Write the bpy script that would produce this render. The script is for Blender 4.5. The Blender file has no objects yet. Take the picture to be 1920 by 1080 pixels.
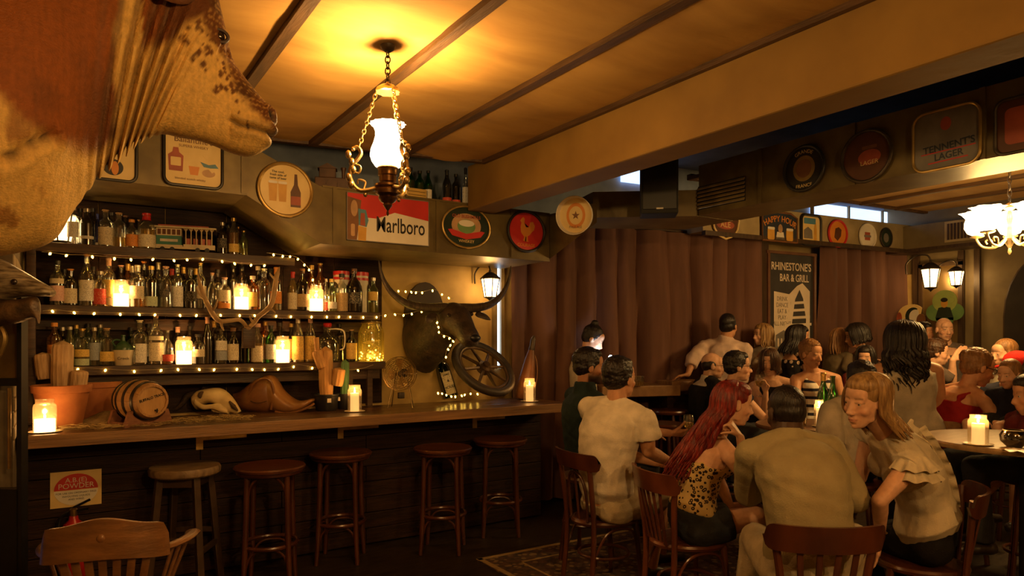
import bpy, bmesh, math, random
import numpy as np
from mathutils import Vector, Matrix, Quaternion, Euler

SC = bpy.context.scene
COL = SC.collection
R = math.radians
# ---------------------------------------------------------------- camera, world, light
H = 1.6; FP = 1300.0; YAW = R(33)
cam = bpy.data.cameras.new('camera'); camo = bpy.data.objects.new('camera', cam); COL.objects.link(camo)
camo.location = (0, 0, H); camo.rotation_euler = (R(90), 0, -YAW)
cam.sensor_width = 36; cam.lens = FP / 1920 * 36; cam.shift_y = 100 / 1920; cam.clip_start = .05
SC.camera = camo
world = bpy.data.worlds.new('world'); SC.world = world; world.use_nodes = True
world.node_tree.nodes['Background'].inputs[0].default_value = (.10, .16, .30, 1)
world.node_tree.nodes['Background'].inputs[1].default_value = .25
SC.view_settings.view_transform = 'Standard'; SC.view_settings.look = 'None'
SC.view_settings.gamma = 1; SC.view_settings.use_curve_mapping = False
SC.view_settings.exposure = 0.45
SC.cycles.use_denoising = True
SC.cycles.max_bounces = 8; SC.cycles.transparent_max_bounces = 24
SC.cycles.sample_clamp_indirect = 4.0; SC.cycles.caustics_reflective = False; SC.cycles.caustics_refractive = False
WARM = (1.0, .565, .16); FLAME = (1.0, .45, .12)
def lamp(name, loc, power, color=WARM, radius=.04, parent=None):
    l = bpy.data.lights.new(name, 'POINT'); l.energy = power; l.color = color; l.shadow_soft_size = radius
    o = bpy.data.objects.new(name, l); COL.objects.link(o); o.location = loc
    if parent is not None:
        o.parent = parent; o.matrix_parent_inverse = Matrix.Translation(-parent.location)
    return o

CY, SY = math.cos(YAW), math.sin(YAW)
def at(px, py, d=None, X=None, Y=None, Z=None):
    """a point of the room from a pixel of the photograph and one known distance or coordinate"""
    r = (px - 960) / FP; v = (640 - py) / FP
    if d is None:
        if X is not None: d = X / (SY + r * CY)
        elif Y is not None: d = Y / (CY - r * SY)
        else: d = (Z - H) / v
    return Vector((d * (SY + r * CY), d * (CY - r * SY), H + d * v))
def DL(d, lat, z=0.0): return Vector((d * SY + lat * CY, d * CY - lat * SY, z))

# ---------------------------------------------------------------- materials
MATS = {}
def nd(nt, t, **kw):
    n = nt.nodes.new(t)
    for k, v in kw.items(): setattr(n, k, v)
    return n
def c4(c): return (c[0], c[1], c[2], 1)
def mat(name, c1, c2=None, scale=8, rough=.6, metal=0, bump=0, bscale=None, stretch=(1, 1, 1), emit=None, estr=0, spec=.5, coat=0, detail=4, lo=.35, hi=.65, sss=0, attr=None, trans=0, alpha=1):
    if name in MATS: return MATS[name]
    m = bpy.data.materials.new(name); m.use_nodes = True; nt = m.node_tree
    b = nt.nodes['Principled BSDF']; L = nt.links.new
    b.inputs['Roughness'].default_value = rough; b.inputs['Metallic'].default_value = metal
    b.inputs['Specular IOR Level'].default_value = spec; b.inputs['Coat Weight'].default_value = coat
    b.inputs['Coat Roughness'].default_value = .25
    b.inputs['Transmission Weight'].default_value = trans
    b.inputs['Alpha'].default_value = alpha
    tc = nd(nt, 'ShaderNodeTexCoord'); mp = nd(nt, 'ShaderNodeMapping'); L(tc.outputs['Object'], mp.inputs[0])
    mp.inputs['Scale'].default_value = stretch
    nz = nd(nt, 'ShaderNodeTexNoise'); nz.inputs['Scale'].default_value = scale; nz.inputs['Detail'].default_value = detail
    L(mp.outputs[0], nz.inputs['Vector'])
    rp = nd(nt, 'ShaderNodeValToRGB'); L(nz.outputs[0], rp.inputs[0])
    c2 = c2 or tuple(x * .72 for x in c1)
    rp.color_ramp.elements[0].position = lo; rp.color_ramp.elements[1].position = hi
    rp.color_ramp.elements[0].color = c4(c2); rp.color_ramp.elements[1].color = c4(c1)
    if attr:
        at_ = nd(nt, 'ShaderNodeAttribute'); at_.attribute_name = attr
        mx = nd(nt, 'ShaderNodeMix', data_type='RGBA', blend_type='MULTIPLY'); mx.inputs[0].default_value = 1
        L(at_.outputs['Color'], mx.inputs[6]); L(rp.outputs[0], mx.inputs[7]); L(mx.outputs[2], b.inputs['Base Color'])
    else:
        L(rp.outputs[0], b.inputs['Base Color'])
    if sss:
        b.inputs['Subsurface Weight'].default_value = sss; b.inputs['Subsurface Radius'].default_value = (.02, .008, .004); b.inputs['Subsurface Scale'].default_value = .5
    if bump:
        n2 = nd(nt, 'ShaderNodeTexNoise'); n2.inputs['Scale'].default_value = bscale or scale * 4; n2.inputs['Detail'].default_value = 3
        L(mp.outputs[0], n2.inputs['Vector'])
        bp = nd(nt, 'ShaderNodeBump'); bp.inputs['Strength'].default_value = bump; bp.inputs['Distance'].default_value = .01
        L(n2.outputs[0], bp.inputs['Height']); L(bp.outputs[0], b.inputs['Normal'])
    if emit:
        b.inputs['Emission Color'].default_value = c4(emit); b.inputs['Emission Strength'].default_value = estr
    MATS[name] = m; return m
def glass(name, tint, rough=.06, body=.0, bodycol=None, gl=.0):
    """thin coloured glass: tinted see-through with a mirror-like sheen that grows towards the edge"""
    if name in MATS: return MATS[name]
    m = bpy.data.materials.new(name); m.use_nodes = True; nt = m.node_tree; L = nt.links.new
    nt.nodes.remove(nt.nodes['Principled BSDF']); out = nt.nodes['Material Output']
    tr = nd(nt, 'ShaderNodeBsdfTransparent'); tr.inputs[0].default_value = c4(tint)
    g = nd(nt, 'ShaderNodeBsdfGlossy'); g.inputs['Roughness'].default_value = rough; g.inputs[0].default_value = (1, 1, 1, 1)
    lw = nd(nt, 'ShaderNodeLayerWeight'); lw.inputs[0].default_value = .25
    nz = nd(nt, 'ShaderNodeTexNoise'); nz.inputs['Scale'].default_value = 30
    mr = nd(nt, 'ShaderNodeMapRange'); L(lw.outputs['Facing'], mr.inputs[0]); mr.inputs[3].default_value = .05 + gl; mr.inputs[4].default_value = .6
    df = nd(nt, 'ShaderNodeBsdfTranslucent'); df.inputs[0].default_value = c4(bodycol or tint)
    d2 = nd(nt, 'ShaderNodeBsdfDiffuse'); d2.inputs[0].default_value = c4(bodycol or tint)
    a1 = nd(nt, 'ShaderNodeMixShader'); a1.inputs[0].default_value = .5; L(df.outputs[0], a1.inputs[1]); L(d2.outputs[0], a1.inputs[2])
    mb = nd(nt, 'ShaderNodeMixShader'); mb.inputs[0].default_value = body; L(tr.outputs[0], mb.inputs[1]); L(a1.outputs[0], mb.inputs[2])
    mx = nd(nt, 'ShaderNodeMixShader'); L(mr.outputs[0], mx.inputs[0]); L(mb.outputs[0], mx.inputs[1]); L(g.outputs[0], mx.inputs[2])
    L(mx.outputs[0], out.inputs[0]); MATS[name] = m; return m
def glow(name, col, strength, c2=None, scale=6):
    if name in MATS: return MATS[name]
    m = bpy.data.materials.new(name); m.use_nodes = True; nt = m.node_tree; L = nt.links.new
    nt.nodes.remove(nt.nodes['Principled BSDF']); out = nt.nodes['Material Output']
    e = nd(nt, 'ShaderNodeEmission'); e.inputs[0].default_value = c4(col); e.inputs[1].default_value = strength
    if c2:
        nz = nd(nt, 'ShaderNodeTexNoise'); nz.inputs['Scale'].default_value = scale
        rp = nd(nt, 'ShaderNodeValToRGB'); L(nz.outputs[0], rp.inputs[0])
        rp.color_ramp.elements[0].color = c4(c2); rp.color_ramp.elements[1].color = c4(col); L(rp.outputs[0], e.inputs[0])
    L(e.outputs[0], out.inputs[0]); MATS[name] = m; return m

# ---------------------------------------------------------------- mesh helpers
class MB:
    def __init__(s): s.v = []; s.f = []; s.m = []
    def add(s, verts, faces, M=None, mi=0):
        o = len(s.v)
        if M is not None: verts = [M @ Vector(v) for v in verts]
        s.v += [tuple(v) for v in verts]; s.f += [tuple(i + o for i in f) for f in faces]; s.m += [mi] * len(faces); return s
    def box(s, c, size, M=None, bev=0, mi=0):
        x, y, z = (k / 2 for k in size)
        if bev:
            bm = bmesh.new(); bmesh.ops.create_cube(bm, size=1)
            for v in bm.verts: v.co = Vector((v.co.x * size[0], v.co.y * size[1], v.co.z * size[2]))
            bmesh.ops.bevel(bm, geom=bm.edges[:], offset=bev, segments=2, affect='EDGES', profile=.5)
            vs = [v.co + Vector(c) for v in bm.verts]; fs = [[v.index for v in f.verts] for f in bm.faces]; bm.free()
            return s.add(vs, fs, M, mi)
        vs = [(c[0] + a * x, c[1] + b * y, c[2] + d * z) for a in (-1, 1) for b in (-1, 1) for d in (-1, 1)]
        return s.add(vs, [(0, 1, 3, 2), (4, 6, 7, 5), (0, 4, 5, 1), (2, 3, 7, 6), (0, 2, 6, 4), (1, 5, 7, 3)], M, mi)
    def bar(s, a, b, w, h, up=(0, 0, 1), bev=0, mi=0):
        """a box from a to b, w wide and h high"""
        a = Vector(a); b = Vector(b); d = (b - a); L = d.length; y = d.normalized(); up = Vector(up)
        x = y.cross(up)
        if x.length < 1e-5: x = y.cross(Vector((1, 0, 0)))
        x.normalize(); z = x.cross(y)
        M = Matrix((x, y, z)).transposed().to_4x4(); M.translation = (a + b) / 2
        return s.box((0, 0, 0), (w, L, h), M, bev, mi)
    def tube(s, path, r, n=8, closed=False, flat=1.0, cap=True, mi=0, up=None):
        path = [Vector(p) for p in path]; k = len(path)
        rs = r if hasattr(r, '__len__') else [r] * k
        vs = []; nrm = None
        for i, p in enumerate(path):
            if closed: t = path[(i + 1) % k] - path[i - 1]
            else: t = path[min(i + 1, k - 1)] - path[max(i - 1, 0)]
            if t.length < 1e-9: t = Vector((0, 0, 1))
            t.normalize()
            if up is not None: nrm = t.cross(Vector(up)); nrm = nrm if nrm.length > 1e-4 else t.orthogonal()
            elif nrm is None: nrm = t.orthogonal()
            nrm = nrm - t * nrm.dot(t)
            if nrm.length < 1e-6: nrm = t.orthogonal()
            nrm.normalize(); bn = t.cross(nrm)
            for j in range(n):
                a = 2 * math.pi * j / n
                vs.append(p + (nrm * math.cos(a) + bn * (math.sin(a) * flat)) * rs[i])
        fs = []
        for i in range(k if closed else k - 1):
            for j in range(n):
                a = i * n + j; b = i * n + (j + 1) % n; i2 = (i + 1) % k
                fs.append((a, b, i2 * n + (j + 1) % n, i2 * n + j))
        if cap and not closed:
            fs.append(tuple(range(n - 1, -1, -1))); fs.append(tuple((k - 1) * n + j for j in range(n)))
        return s.add(vs, fs, None, mi)
    def lathe(s, prof, n=24, M=None, wav=None, mi=0, capb=True, capt=True):
        """prof: (radius, height) pairs from bottom to top; wav(angle, index) scales the radius"""
        vs = []; fs = []; k = len(prof)
        for i, (r, z) in enumerate(prof):
            for j in range(n):
                a = 2 * math.pi * j / n; q = r * (wav(a, i) if wav else 1)
                vs.append((q * math.cos(a), q * math.sin(a), z))
        for i in range(k - 1):
            for j in range(n):
                j2 = (j + 1) % n; fs.append((i * n + j, i * n + j2, (i + 1) * n + j2, (i + 1) * n + j))
        if capb and prof[0][0] > 1e-6: fs.append(tuple(range(n - 1, -1, -1)))
        if capt and prof[-1][0] > 1e-6: fs.append(tuple((k - 1) * n + j for j in range(n)))
        return s.add(vs, fs, M, mi)
    def ball(s, c, r, n=12, m=8, M=None, mi=0):
        r = r if hasattr(r, '__len__') else (r, r, r)
        vs = [(c[0], c[1], c[2] - r[2])]; fs = []
        for i in range(1, m):
            t = -math.pi / 2 + math.pi * i / m
            for j in range(n):
                a = 2 * math.pi * j / n
                vs.append((c[0] + r[0] * math.cos(t) * math.cos(a), c[1] + r[1] * math.cos(t) * math.sin(a), c[2] + r[2] * math.sin(t)))
        vs.append((c[0], c[1], c[2] + r[2])); e = len(vs) - 1
        for j in range(n):
            j2 = (j + 1) % n
            fs.append((0, 1 + j2, 1 + j)); fs.append((e, e - n + j, e - n + j2))
            for i in range(m - 2): fs.append((1 + i * n + j, 1 + i * n + j2, 1 + (i + 1) * n + j2, 1 + (i + 1) * n + j))
        return s.add(vs, fs, M, mi)
    def prism(s, poly, y0, y1, M=None, mi=0):
        """outline in x,z pulled along y"""
        n = len(poly); vs = [(x, y0, z) for x, z in poly] + [(x, y1, z) for x, z in poly]
        fs = [tuple(range(n)), tuple(range(2 * n - 1, n - 1, -1))] + [(i, i + n, (i + 1) % n + n, (i + 1) % n) for i in range(n)]
        return s.add(vs, fs, M, mi)
    def torus(s, c, Rr, r, n=24, m=8, M=None, mi=0, sx=1):
        M2 = (M or Matrix()) @ Matrix.Translation(c)
        return s.tube([M2 @ Vector((sx * Rr * math.cos(2 * math.pi * i / n), Rr * math.sin(2 * math.pi * i / n), 0)) for i in range(n)], r, m, closed=True, mi=mi)
    def mesh(s, name, smooth=True, fix=False):
        me = bpy.data.meshes.new(name); me.from_pydata(s.v, [], s.f)
        if fix or True:
            bm = bmesh.new(); bm.from_mesh(me); bmesh.ops.recalc_face_normals(bm, faces=bm.faces[:]); bm.to_mesh(me); bm.free()
        if any(s.m): me.polygons.foreach_set('material_index', s.m)
        if smooth: me.polygons.foreach_set('use_smooth', [True] * len(me.polygons)); me.set_sharp_from_angle(angle=R(38))
        return me
def obj(name, mb, m, parent=None, smooth=True, local=False):
    """one mesh object; coordinates of a part are room coordinates unless local"""
    me = mb.mesh(name, smooth) if isinstance(mb, MB) else mb
    if len(me.materials) == 0:
        for k in (m if isinstance(m, (list, tuple)) else [m]): me.materials.append(k)
    o = bpy.data.objects.new(name, me); COL.objects.link(o)
    if parent is not None:
        o.parent = parent
        if not local: o.matrix_parent_inverse = world_of(parent).inverted()
    return o
def world_of(o):
    M = o.matrix_basis.copy()
    if o.parent is not None: M = world_of(o.parent) @ o.matrix_parent_inverse @ M
    return M
def tag(o, label=None, cat=None, group=None, kind=None):
    for k, v in (('label', label), ('category', cat), ('group', group), ('kind', kind)):
        if v: o[k] = v
    return o
def thing(name, label, cat, loc=(0, 0, 0), rz=0, group=None):
    o = bpy.data.objects.new(name, None); COL.objects.link(o); o.empty_display_size = .05
    o.location = loc; o.rotation_euler = (0, 0, rz); return tag(o, label, cat, group)
def struct(name, mb, m, parent=None, smooth=False):
    o = obj(name, mb, m, parent, smooth)
    if parent is None: o['kind'] = 'structure'
    return o
def copy_tree(o, parent=None):
    c = o.copy(); COL.objects.link(c)
    if parent is not None: c.parent = parent
    for ch in list(o.children): copy_tree(ch, c)
    return c
WORK = bpy.data.scenes.new('workbench')      # a bare scene in which modifiers and lettering are turned into meshes
def evaluated_mesh(o):
    WORK.collection.objects.link(o); vl = WORK.view_layers[0]; vl.update(); dg = vl.depsgraph; dg.update()
    me = bpy.data.meshes.new_from_object(o.evaluated_get(dg)); bpy.data.objects.remove(o); return me
def text_mesh(s, size=.1, ext=.001, align='CENTER', sx=1.0, bold=0.0, arc=None):
    cu = bpy.data.curves.new('lettering', 'FONT'); cu.body = s; cu.size = size; cu.extrude = ext; cu.align_x = align; cu.align_y = 'CENTER'; cu.offset = bold; cu.resolution_u = 3
    o = bpy.data.objects.new('lettering', cu); me = evaluated_mesh(o); bpy.data.curves.remove(cu); me.materials.clear()
    for v in me.vertices:
        v.co.x *= sx
        if arc:   # bend along a circle of this radius (letters stand outwards)
            a = v.co.x / arc; rr = arc + v.co.y; v.co.x = rr * math.sin(a); v.co.y = rr * math.cos(a) - arc
    return me
def face_frame(p, n, up=(0, 0, 1), roll=0):
    """matrix: local x to the right, local y up and local z out of a surface with normal n, as seen from the front"""
    z = Vector(n).normalized(); x = Vector(up).cross(z).normalized(); y = z.cross(x)
    M = Matrix((x, y, z)).transposed().to_4x4(); M.translation = Vector(p)
    return M @ Matrix.Rotation(roll, 4, 'Z')
def lobj(name, mb, m, parent, M, smooth=True):
    """a part whose coordinates are given in the frame M (room space)"""
    me = mb.mesh(name, smooth) if isinstance(mb, MB) else mb
    me.transform(M); return obj(name, me, m, parent, smooth)
def vcol(me, cols):
    a = me.color_attributes.new('Col', 'FLOAT_COLOR', 'POINT')
    arr = np.ones((len(me.vertices), 4), dtype=np.float32); arr[:, :3] = cols; a.data.foreach_set('color', arr.ravel())
def coords(me):
    a = np.empty(len(me.vertices) * 3, dtype=np.float32); me.vertices.foreach_get('co', a); return a.reshape(-1, 3)
def noise3(P, s, seed=0):
    """cheap smooth value noise in [-1, 1]"""
    r = np.random.RandomState(seed); out = np.zeros(len(P))
    for k in range(6):
        w = r.normal(size=3); w /= np.linalg.norm(w); out += np.sin(P @ w * s * (1 + .35 * k) * 2.2 + r.uniform(0, 6.28)) * math.pow(.86, k)
    return out / 2.6
def spline(pts, n):
    """smooth curve through points of any dimension"""
    P = np.array([list(p) for p in pts], dtype=float); k = len(P); out = []
    for i in range(n):
        t = i / (n - 1) * (k - 1); a = min(int(t), k - 2); u = t - a
        p0, p1, p2, p3 = P[max(a - 1, 0)], P[a], P[a + 1], P[min(a + 2, k - 1)]
        out.append(.5 * ((2 * p1) + (-p0 + p2) * u + (2 * p0 - 5 * p1 + 4 * p2 - p3) * u * u + (-p0 + 3 * p1 - 3 * p2 + p3) * u ** 3))
    return out
random.seed(7)
# ================================================================ the room
m_floor = mat('floor_boards', (.035, .022, .013), (.014, .009, .006), 5, .45, bump=.25, stretch=(1, 6, 1))
m_plaster = mat('olive_plaster', (.34, .24, .10), (.25, .17, .065), 3, .75, bump=.1)
m_wallgold = mat('gold_plaster', (.50, .34, .12), (.36, .24, .08), 4, .7, bump=.15)
m_upper = mat('blue_daylit_wall', (.30, .36, .46), (.18, .22, .30), 3, .7)  # bluish daylight on the upper walls put into the colour
m_slab = mat('slab_paint', (.16, .17, .19), (.10, .10, .12), 3, .8)
m_canvas = mat('ochre_canvas', (.53, .30, .072), (.39, .205, .046), 3.0, .85, bump=.25, bscale=22, stretch=(.35, 1.5, 1))
m_batten = mat('batten_wood', (.11, .055, .022), (.06, .03, .012), 10, .55, bump=.3, stretch=(3, .4, 3))
m_beam = mat('beam_plaster', (.31, .175, .034), (.23, .125, .024), 2.5, .7, bump=.3, bscale=9)
m_duct = mat('duct_metal', (.19, .140, .050), (.115, .080, .028), 5, .42, .25, bump=.12, bscale=10)
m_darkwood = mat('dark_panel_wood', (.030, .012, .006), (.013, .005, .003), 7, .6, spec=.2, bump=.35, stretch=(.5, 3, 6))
m_brick = mat('painted_brick', (.42, .33, .20), (.26, .19, .10), 9, .75, bump=.5)
m_mortar = mat('mortar', (.16, .12, .07), None, 12, .9)
XW = 9.6
struct('floor', MB().box((4.3, 1.8, -.05), (12, 9.4, .1)), m_floor)
struct('wall_back', MB().box((1.45, 5.84, 1.45), (4.6, .12, 2.9)), m_wallgold)
struct('wall_back_upper', MB().box((1.45, 5.84, 3.25), (4.6, .12, .7)), m_upper)
struct('wall_left', MB().box((-1.36, 1.0, 1.8), (.12, 7.2, 3.6)), m_plaster)
struct('wall_front', MB().box((4.2, -2.6, 1.8), (11.2, .12, 3.6)), m_plaster)
# curtained wall runs from the bar corner to the far corner at a slight angle
CA = Vector((3.42, 5.78, 0)); CB = Vector((XW, 5.12, 0)); CD = (CB - CA).normalized(); CN = Vector((CD.y, -CD.x, 0))
struct('wall_curtain_side', MB().bar(CA + CN * -.2 + Vector((0, 0, 1.45)), CB + CN * -.2 + CD * .3 + Vector((0, 0, 1.45)), .1, 2.9), m_plaster)
struct('wall_curtain_side_upper', MB().bar(CA + CN * -.2 + Vector((0, 0, 3.25)), CB + CN * -.2 + CD * .3 + Vector((0, 0, 3.25)), .1, .7), m_upper)
struct('ceiling', MB().box((4.3, 1.8, 3.65), (12, 9.4, .1)), m_slab)
# daylight: gap beside the curtain and a high strip window
m_day = glow('daylight_pane', (.62, .80, 1.0), 3.2, (.5, .7, 1.0), 2)
m_day2 = glow('daylight_strip', (.50, .68, 1.0), 1.6, (.38, .55, .95), 3)
a = at(934, 600, Y=5.72); b = at(940.5, 600, Y=5.72)
w = struct('window_1', MB().box(((a.x + b.x) / 2, 5.77, 1.86), (b.x - a.x, .02, 1.02)), m_day)
m_frame = mat('window_paint', (.30, .22, .10), None, 8, .6)
struct('window_frame', MB().box((a.x - .02, 5.755, 1.86), (.035, .05, 1.06)), m_frame, w)
struct('window_frame', MB().box((b.x + .02, 5.755, 1.86), (.035, .05, 1.06)), m_frame, w)
def cpt(px, py, off=0):          # a point on the curtain wall seen at a pixel
    r = (px - 960) / FP; dirx, diry = SY + r * CY, CY - r * SY
    o = CA + CN * off; dd = (o.x * CN.x + o.y * CN.y) / (dirx * CN.x + diry * CN.y)
    return Vector((dd * dirx, dd * diry, H + dd * (640 - py) / FP))
p0, p1 = cpt(1165, 335, -.12), cpt(1235, 318, -.12)
w = struct('window_2', MB().bar(p0.xy.to_3d() + Vector((0, 0, 3.43)), p1.xy.to_3d() + Vector((0, 0, 3.43)), .03, .16), m_day2)
p0, p1 = cpt(1520, 335, -.12), cpt(1710, 318, -.12)
w3 = struct('window_3', MB().bar(p0.xy.to_3d() + Vector((0, 0, 3.28)), p1.xy.to_3d() + Vector((0, 0, 3.28)), .03, .22), m_day2)
for k in range(4):
    q = p0.lerp(p1, k / 3); struct('window_frame', MB().box((q.x, q.y - .02, 3.28), (.03, .04, .24)), m_frame, w3)
# brick end wall left of the bar
bw = struct('wall_bar_end', MB().box((-.42, 5.2, 1.8), (.40, 1.26, 3.6)), m_mortar)
bm_ = MB().box((0, 0, 0), (.012, .205, .068), bev=.004).mesh('brick', False); bm_.materials.append(m_brick)
bmh = MB().box((0, 0, 0), (.012, .098, .068), bev=.004).mesh('brick', False); bmh.materials.append(m_brick)
for r_ in range(13):
    z = 1.10 + r_ * .078
    y = 4.585
    k = 0
    while y < 5.80:
        half = (k == 0 and r_ % 2)
        ln = .098 if half else .205
        o = bpy.data.objects.new('brick', bmh if half else bm_); COL.objects.link(o)
        o.location = (-.217 + random.uniform(-.003, .003), y + ln / 2, z); o.parent = bw; y += ln + .010; k += 1
# canvas ceiling with battens
EDGE = lambda x: 5.13 - .19 * x
BX = [-1.3, -.43, .205, .845, 1.472, 2.118, 2.735]
cc = struct('ceiling_canvas_frame', MB().bar((-1.3, EDGE(-1.3), 3.0), (2.735, EDGE(2.735), 3.0), .05, .05), m_batten)
for i in range(len(BX) - 1):
    x0, x1 = BX[i], BX[i + 1]; nx, ny = 8, 40; mb = MB(); vs = []; fs = []
    for jy in range(ny + 1):
        for jx in range(nx + 1):
            x = x0 + (x1 - x0) * jx / nx; y = -2.54 + (EDGE(x) + 2.54) * jy / ny
            sag = math.sin(math.pi * jx / nx); zz = 3.0 - .018 * sag - .012 * sag * math.sin(y * 9 + x * 7 + i) - .008 * sag * math.sin(y * 21 + x * 13 + 2 * i)
            vs.append((x, y, zz))
    for jy in range(ny):
        for jx in range(nx): q = jy * (nx + 1) + jx; fs.append((q, q + 1, q + nx + 2, q + nx + 1))
    mb.add(vs, fs); struct('canvas_panel', mb, m_canvas, cc, True)
for i, x in enumerate(BX):
    struct('batten', MB().bar((x, -2.54, 2.985), (x, EDGE(x), 2.985), .055, .035), m_batten, cc)
struct('beam', MB().box((2.865, 1.155, 2.83), (.25, 7.45, .36), bev=.012), m_beam)
tag(bpy.data.objects['beam'], kind='structure')
# right hand wall with panelling
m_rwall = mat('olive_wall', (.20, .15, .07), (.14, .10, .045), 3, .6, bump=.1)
m_rtrim = mat('dark_trim', (.07, .04, .02), (.04, .022, .012), 8, .45, stretch=(4, 4, .5))
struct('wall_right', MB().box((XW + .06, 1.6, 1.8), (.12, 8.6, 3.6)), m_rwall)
for k, (pa, pb, z0, z1) in enumerate([(1800, 1806, 0, 2.75), (1830, 1836, 0, 2.75), (1715, 1722, 0, 2.75)]):
    A = at(pa, 600, X=XW - .02); B = at(pb, 600, X=XW - .02)
    struct('trim_%d' % (k + 1), MB().box((XW - .02, (A.y + B.y) / 2, (z0 + z1) / 2), (.05, abs(A.y - B.y) + .03, z1 - z0)), m_rtrim)
# arched door at the far right edge
A = at(1886, 600, X=XW - .01); d1 = thing('door_1', None, None, (XW - .02, A.y, 0)); d1['kind'] = 'structure'
m_door = mat('door_dark', (.028, .022, .018), (.015, .012, .010), 6, .35)
aw = .5; pts = [(-aw, 0), (aw, 0), (aw, 1.9)] + [(aw * math.cos(t), 1.9 + .75 * math.sin(t)) for t in [math.pi * k / 12 for k in range(1, 12)]] + [(-aw, 1.9)]
MD = Matrix.Translation((XW - .03, A.y - aw, 0)) @ Matrix.Rotation(R(90), 4, 'Z')
lobj('door_panel', MB().prism(pts, -.02, .02), m_door, d1, MD, False)
lobj('door_arch', MB().tube([(x, -.03, z) for x, z in pts[1:] + [(-aw, 0)]], .035, 6, cap=True), m_rtrim, d1, MD)
# ---------------------------------------------------------------- ducts
def duct(name, label, poly, z0, z1, m=m_duct):
    """closed outline in plan pulled up"""
    n = len(poly); mb = MB(); vs = [(x, y, z0) for x, y in poly] + [(x, y, z1) for x, y in poly]
    fs = [tuple(range(n)), tuple(range(2 * n - 1, n - 1, -1))] + [(i, i + n, (i + 1) % n + n, (i + 1) % n) for i in range(n)]
    mb.add(vs, fs); return tag(obj(name, mb, m, None, False), label, 'duct')
YD = 4.9
XR = at(1030, 483, Y=YD).x; XL0 = at(462, 365, Y=YD).x; XL1 = at(604, 457, Y=YD).x
dk = thing('air_duct', 'olive metal air duct with stepped underside hung with signs above the bar', 'duct', (1.5, YD, 2.3))
zl = at(440, 362, Y=YD).z; zr = 2.303; zt = 2.71; ztl = 2.925
prof = [(-.2, zl), (XL0, zl), (XL1, zr), (XR, zr), (XR, zt), (XL1 - .02, zt), (at(470, 280, Y=YD).x, ztl), (-.2, ztl)]
obj('duct_body', MB().prism(prof, YD, 5.70), m_duct, dk, False)
for x in [XL0 - .02, XL1 + .09, at(960, 400, Y=YD).x, at(820, 400, Y=YD).x]:
    z0, z1 = (zl, ztl) if x < XL0 else (zr, zt)
    obj('flange', MB().box((x, YD - .006, (z0 + z1) / 2), (.03, .012, z1 - z0)), m_duct, dk)
for p, q in [((XL0, zl), (XL1, zr)), ((XL1, zr), (XR, zr)), ((XL1, zt), (XR, zt)), ((-.2, zl), (XL0, zl))]:
    obj('seam', MB().bar((p[0], YD - .004, p[1]), (q[0], YD - .004, q[1]), .008, .014), m_duct, dk)
# elbow and the run that comes towards the camera
S0 = at(1112, 408, Z=2.635); XT = 4.4
e0 = Vector((XR, YD, 0))
duct('air_duct_elbow', 'dark duct elbow behind the loudspeaker joining the two ducts', [(S0.x, S0.y), (XT - .004, 3.97), (XT + .44, 3.97), (XT + .44, 4.5), (S0.x + .15, S0.y + .55)], 2.635, 2.85)
mb = MB(); q = at(1119, 412, d=5.6)
vs = [(XR + .004, YD + .02, zr + .01), (XR + .004, 5.69, zr + .01), (q.x + .25, q.y + .9, 2.55), (q.x, q.y, 2.56), (XR + .004, YD + .02, zt), (XR + .004, 5.69, zt), (q.x + .25, q.y + .9, 2.72), (q.x, q.y, 2.72)]
mb.add(vs, [(0, 1, 2, 3), (4, 7, 6, 5), (0, 3, 7, 4), (0, 4, 5, 1), (1, 5, 6, 2), (2, 6, 7, 3)])
obj('duct_transition', mb, m_duct, dk, False)
dt = thing('air_duct', 'long dark duct on the right carrying round drinks trays', 'duct', (XT, 1, 2.56))
obj('duct_body', MB().box((XT + .225, .75, 2.84), (.45, 6.4, .41)), m_duct, dt, False)
for yy in (3.35, 2.62, 1.85): obj('flange', MB().box((XT - .005, yy, 2.84), (.012, .03, .41)), m_duct, dt)
m_vent = mat('vent_louver', (.50, .38, .16), (.35, .26, .11), 10, .4, .6)
m_black = mat('black_gloss', (.012, .011, .010), (.006, .006, .006), 8, .35)
m_matblack = mat('black_matt', (.010, .009, .008), (.006, .006, .005), 8, .7)
vg = thing('vent_grille', 'brassy louvred vent grille on the long dark duct', 'vent', at(1350, 365, X=XT - .01))
va, vb = at(1308, 370, X=XT - .012), at(1396, 350, X=XT - .012)
obj('backing', MB().box((XT - .004, (va.y + vb.y) / 2, 2.775), (.006, abs(va.y - vb.y), .19)), m_matblack, vg, False)
for k in range(6):
    obj('slat', MB().box((0, 0, 0), (.008, abs(va.y - vb.y), .02), Matrix.Translation((XT - .014, (va.y + vb.y) / 2, 2.695 + k * .031)) @ Matrix.Rotation(R(35), 4, 'Y')), m_vent, vg, False)
sp = thing('loudspeaker', 'black box loudspeaker hanging beside the vent grille', 'loudspeaker', at(1235, 405, d=5.15))
s0 = at(1235, 355, d=5.2)
MS = Matrix.Translation(s0) @ Matrix.Rotation(-YAW - R(8), 4, 'Z')
lobj('cabinet', MB().box((0, 0, 0), (.27, .22, .40), bev=.008), m_matblack, sp, MS, False)
lobj('front_grille', MB().box((0, -.114, .01), (.245, .008, .36), bev=.003), m_black, sp, MS, False)
lobj('badge', MB().box((.0, -.12, -.165), (.05, .006, .012)), mat('badge_silver', (.4, .36, .3), None, 5, .4, .8), sp, MS, False)
lobj('bracket', MB().box((0, .05, .69), (.03, .03, 1.02)), m_black, sp, MS, False)
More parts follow.
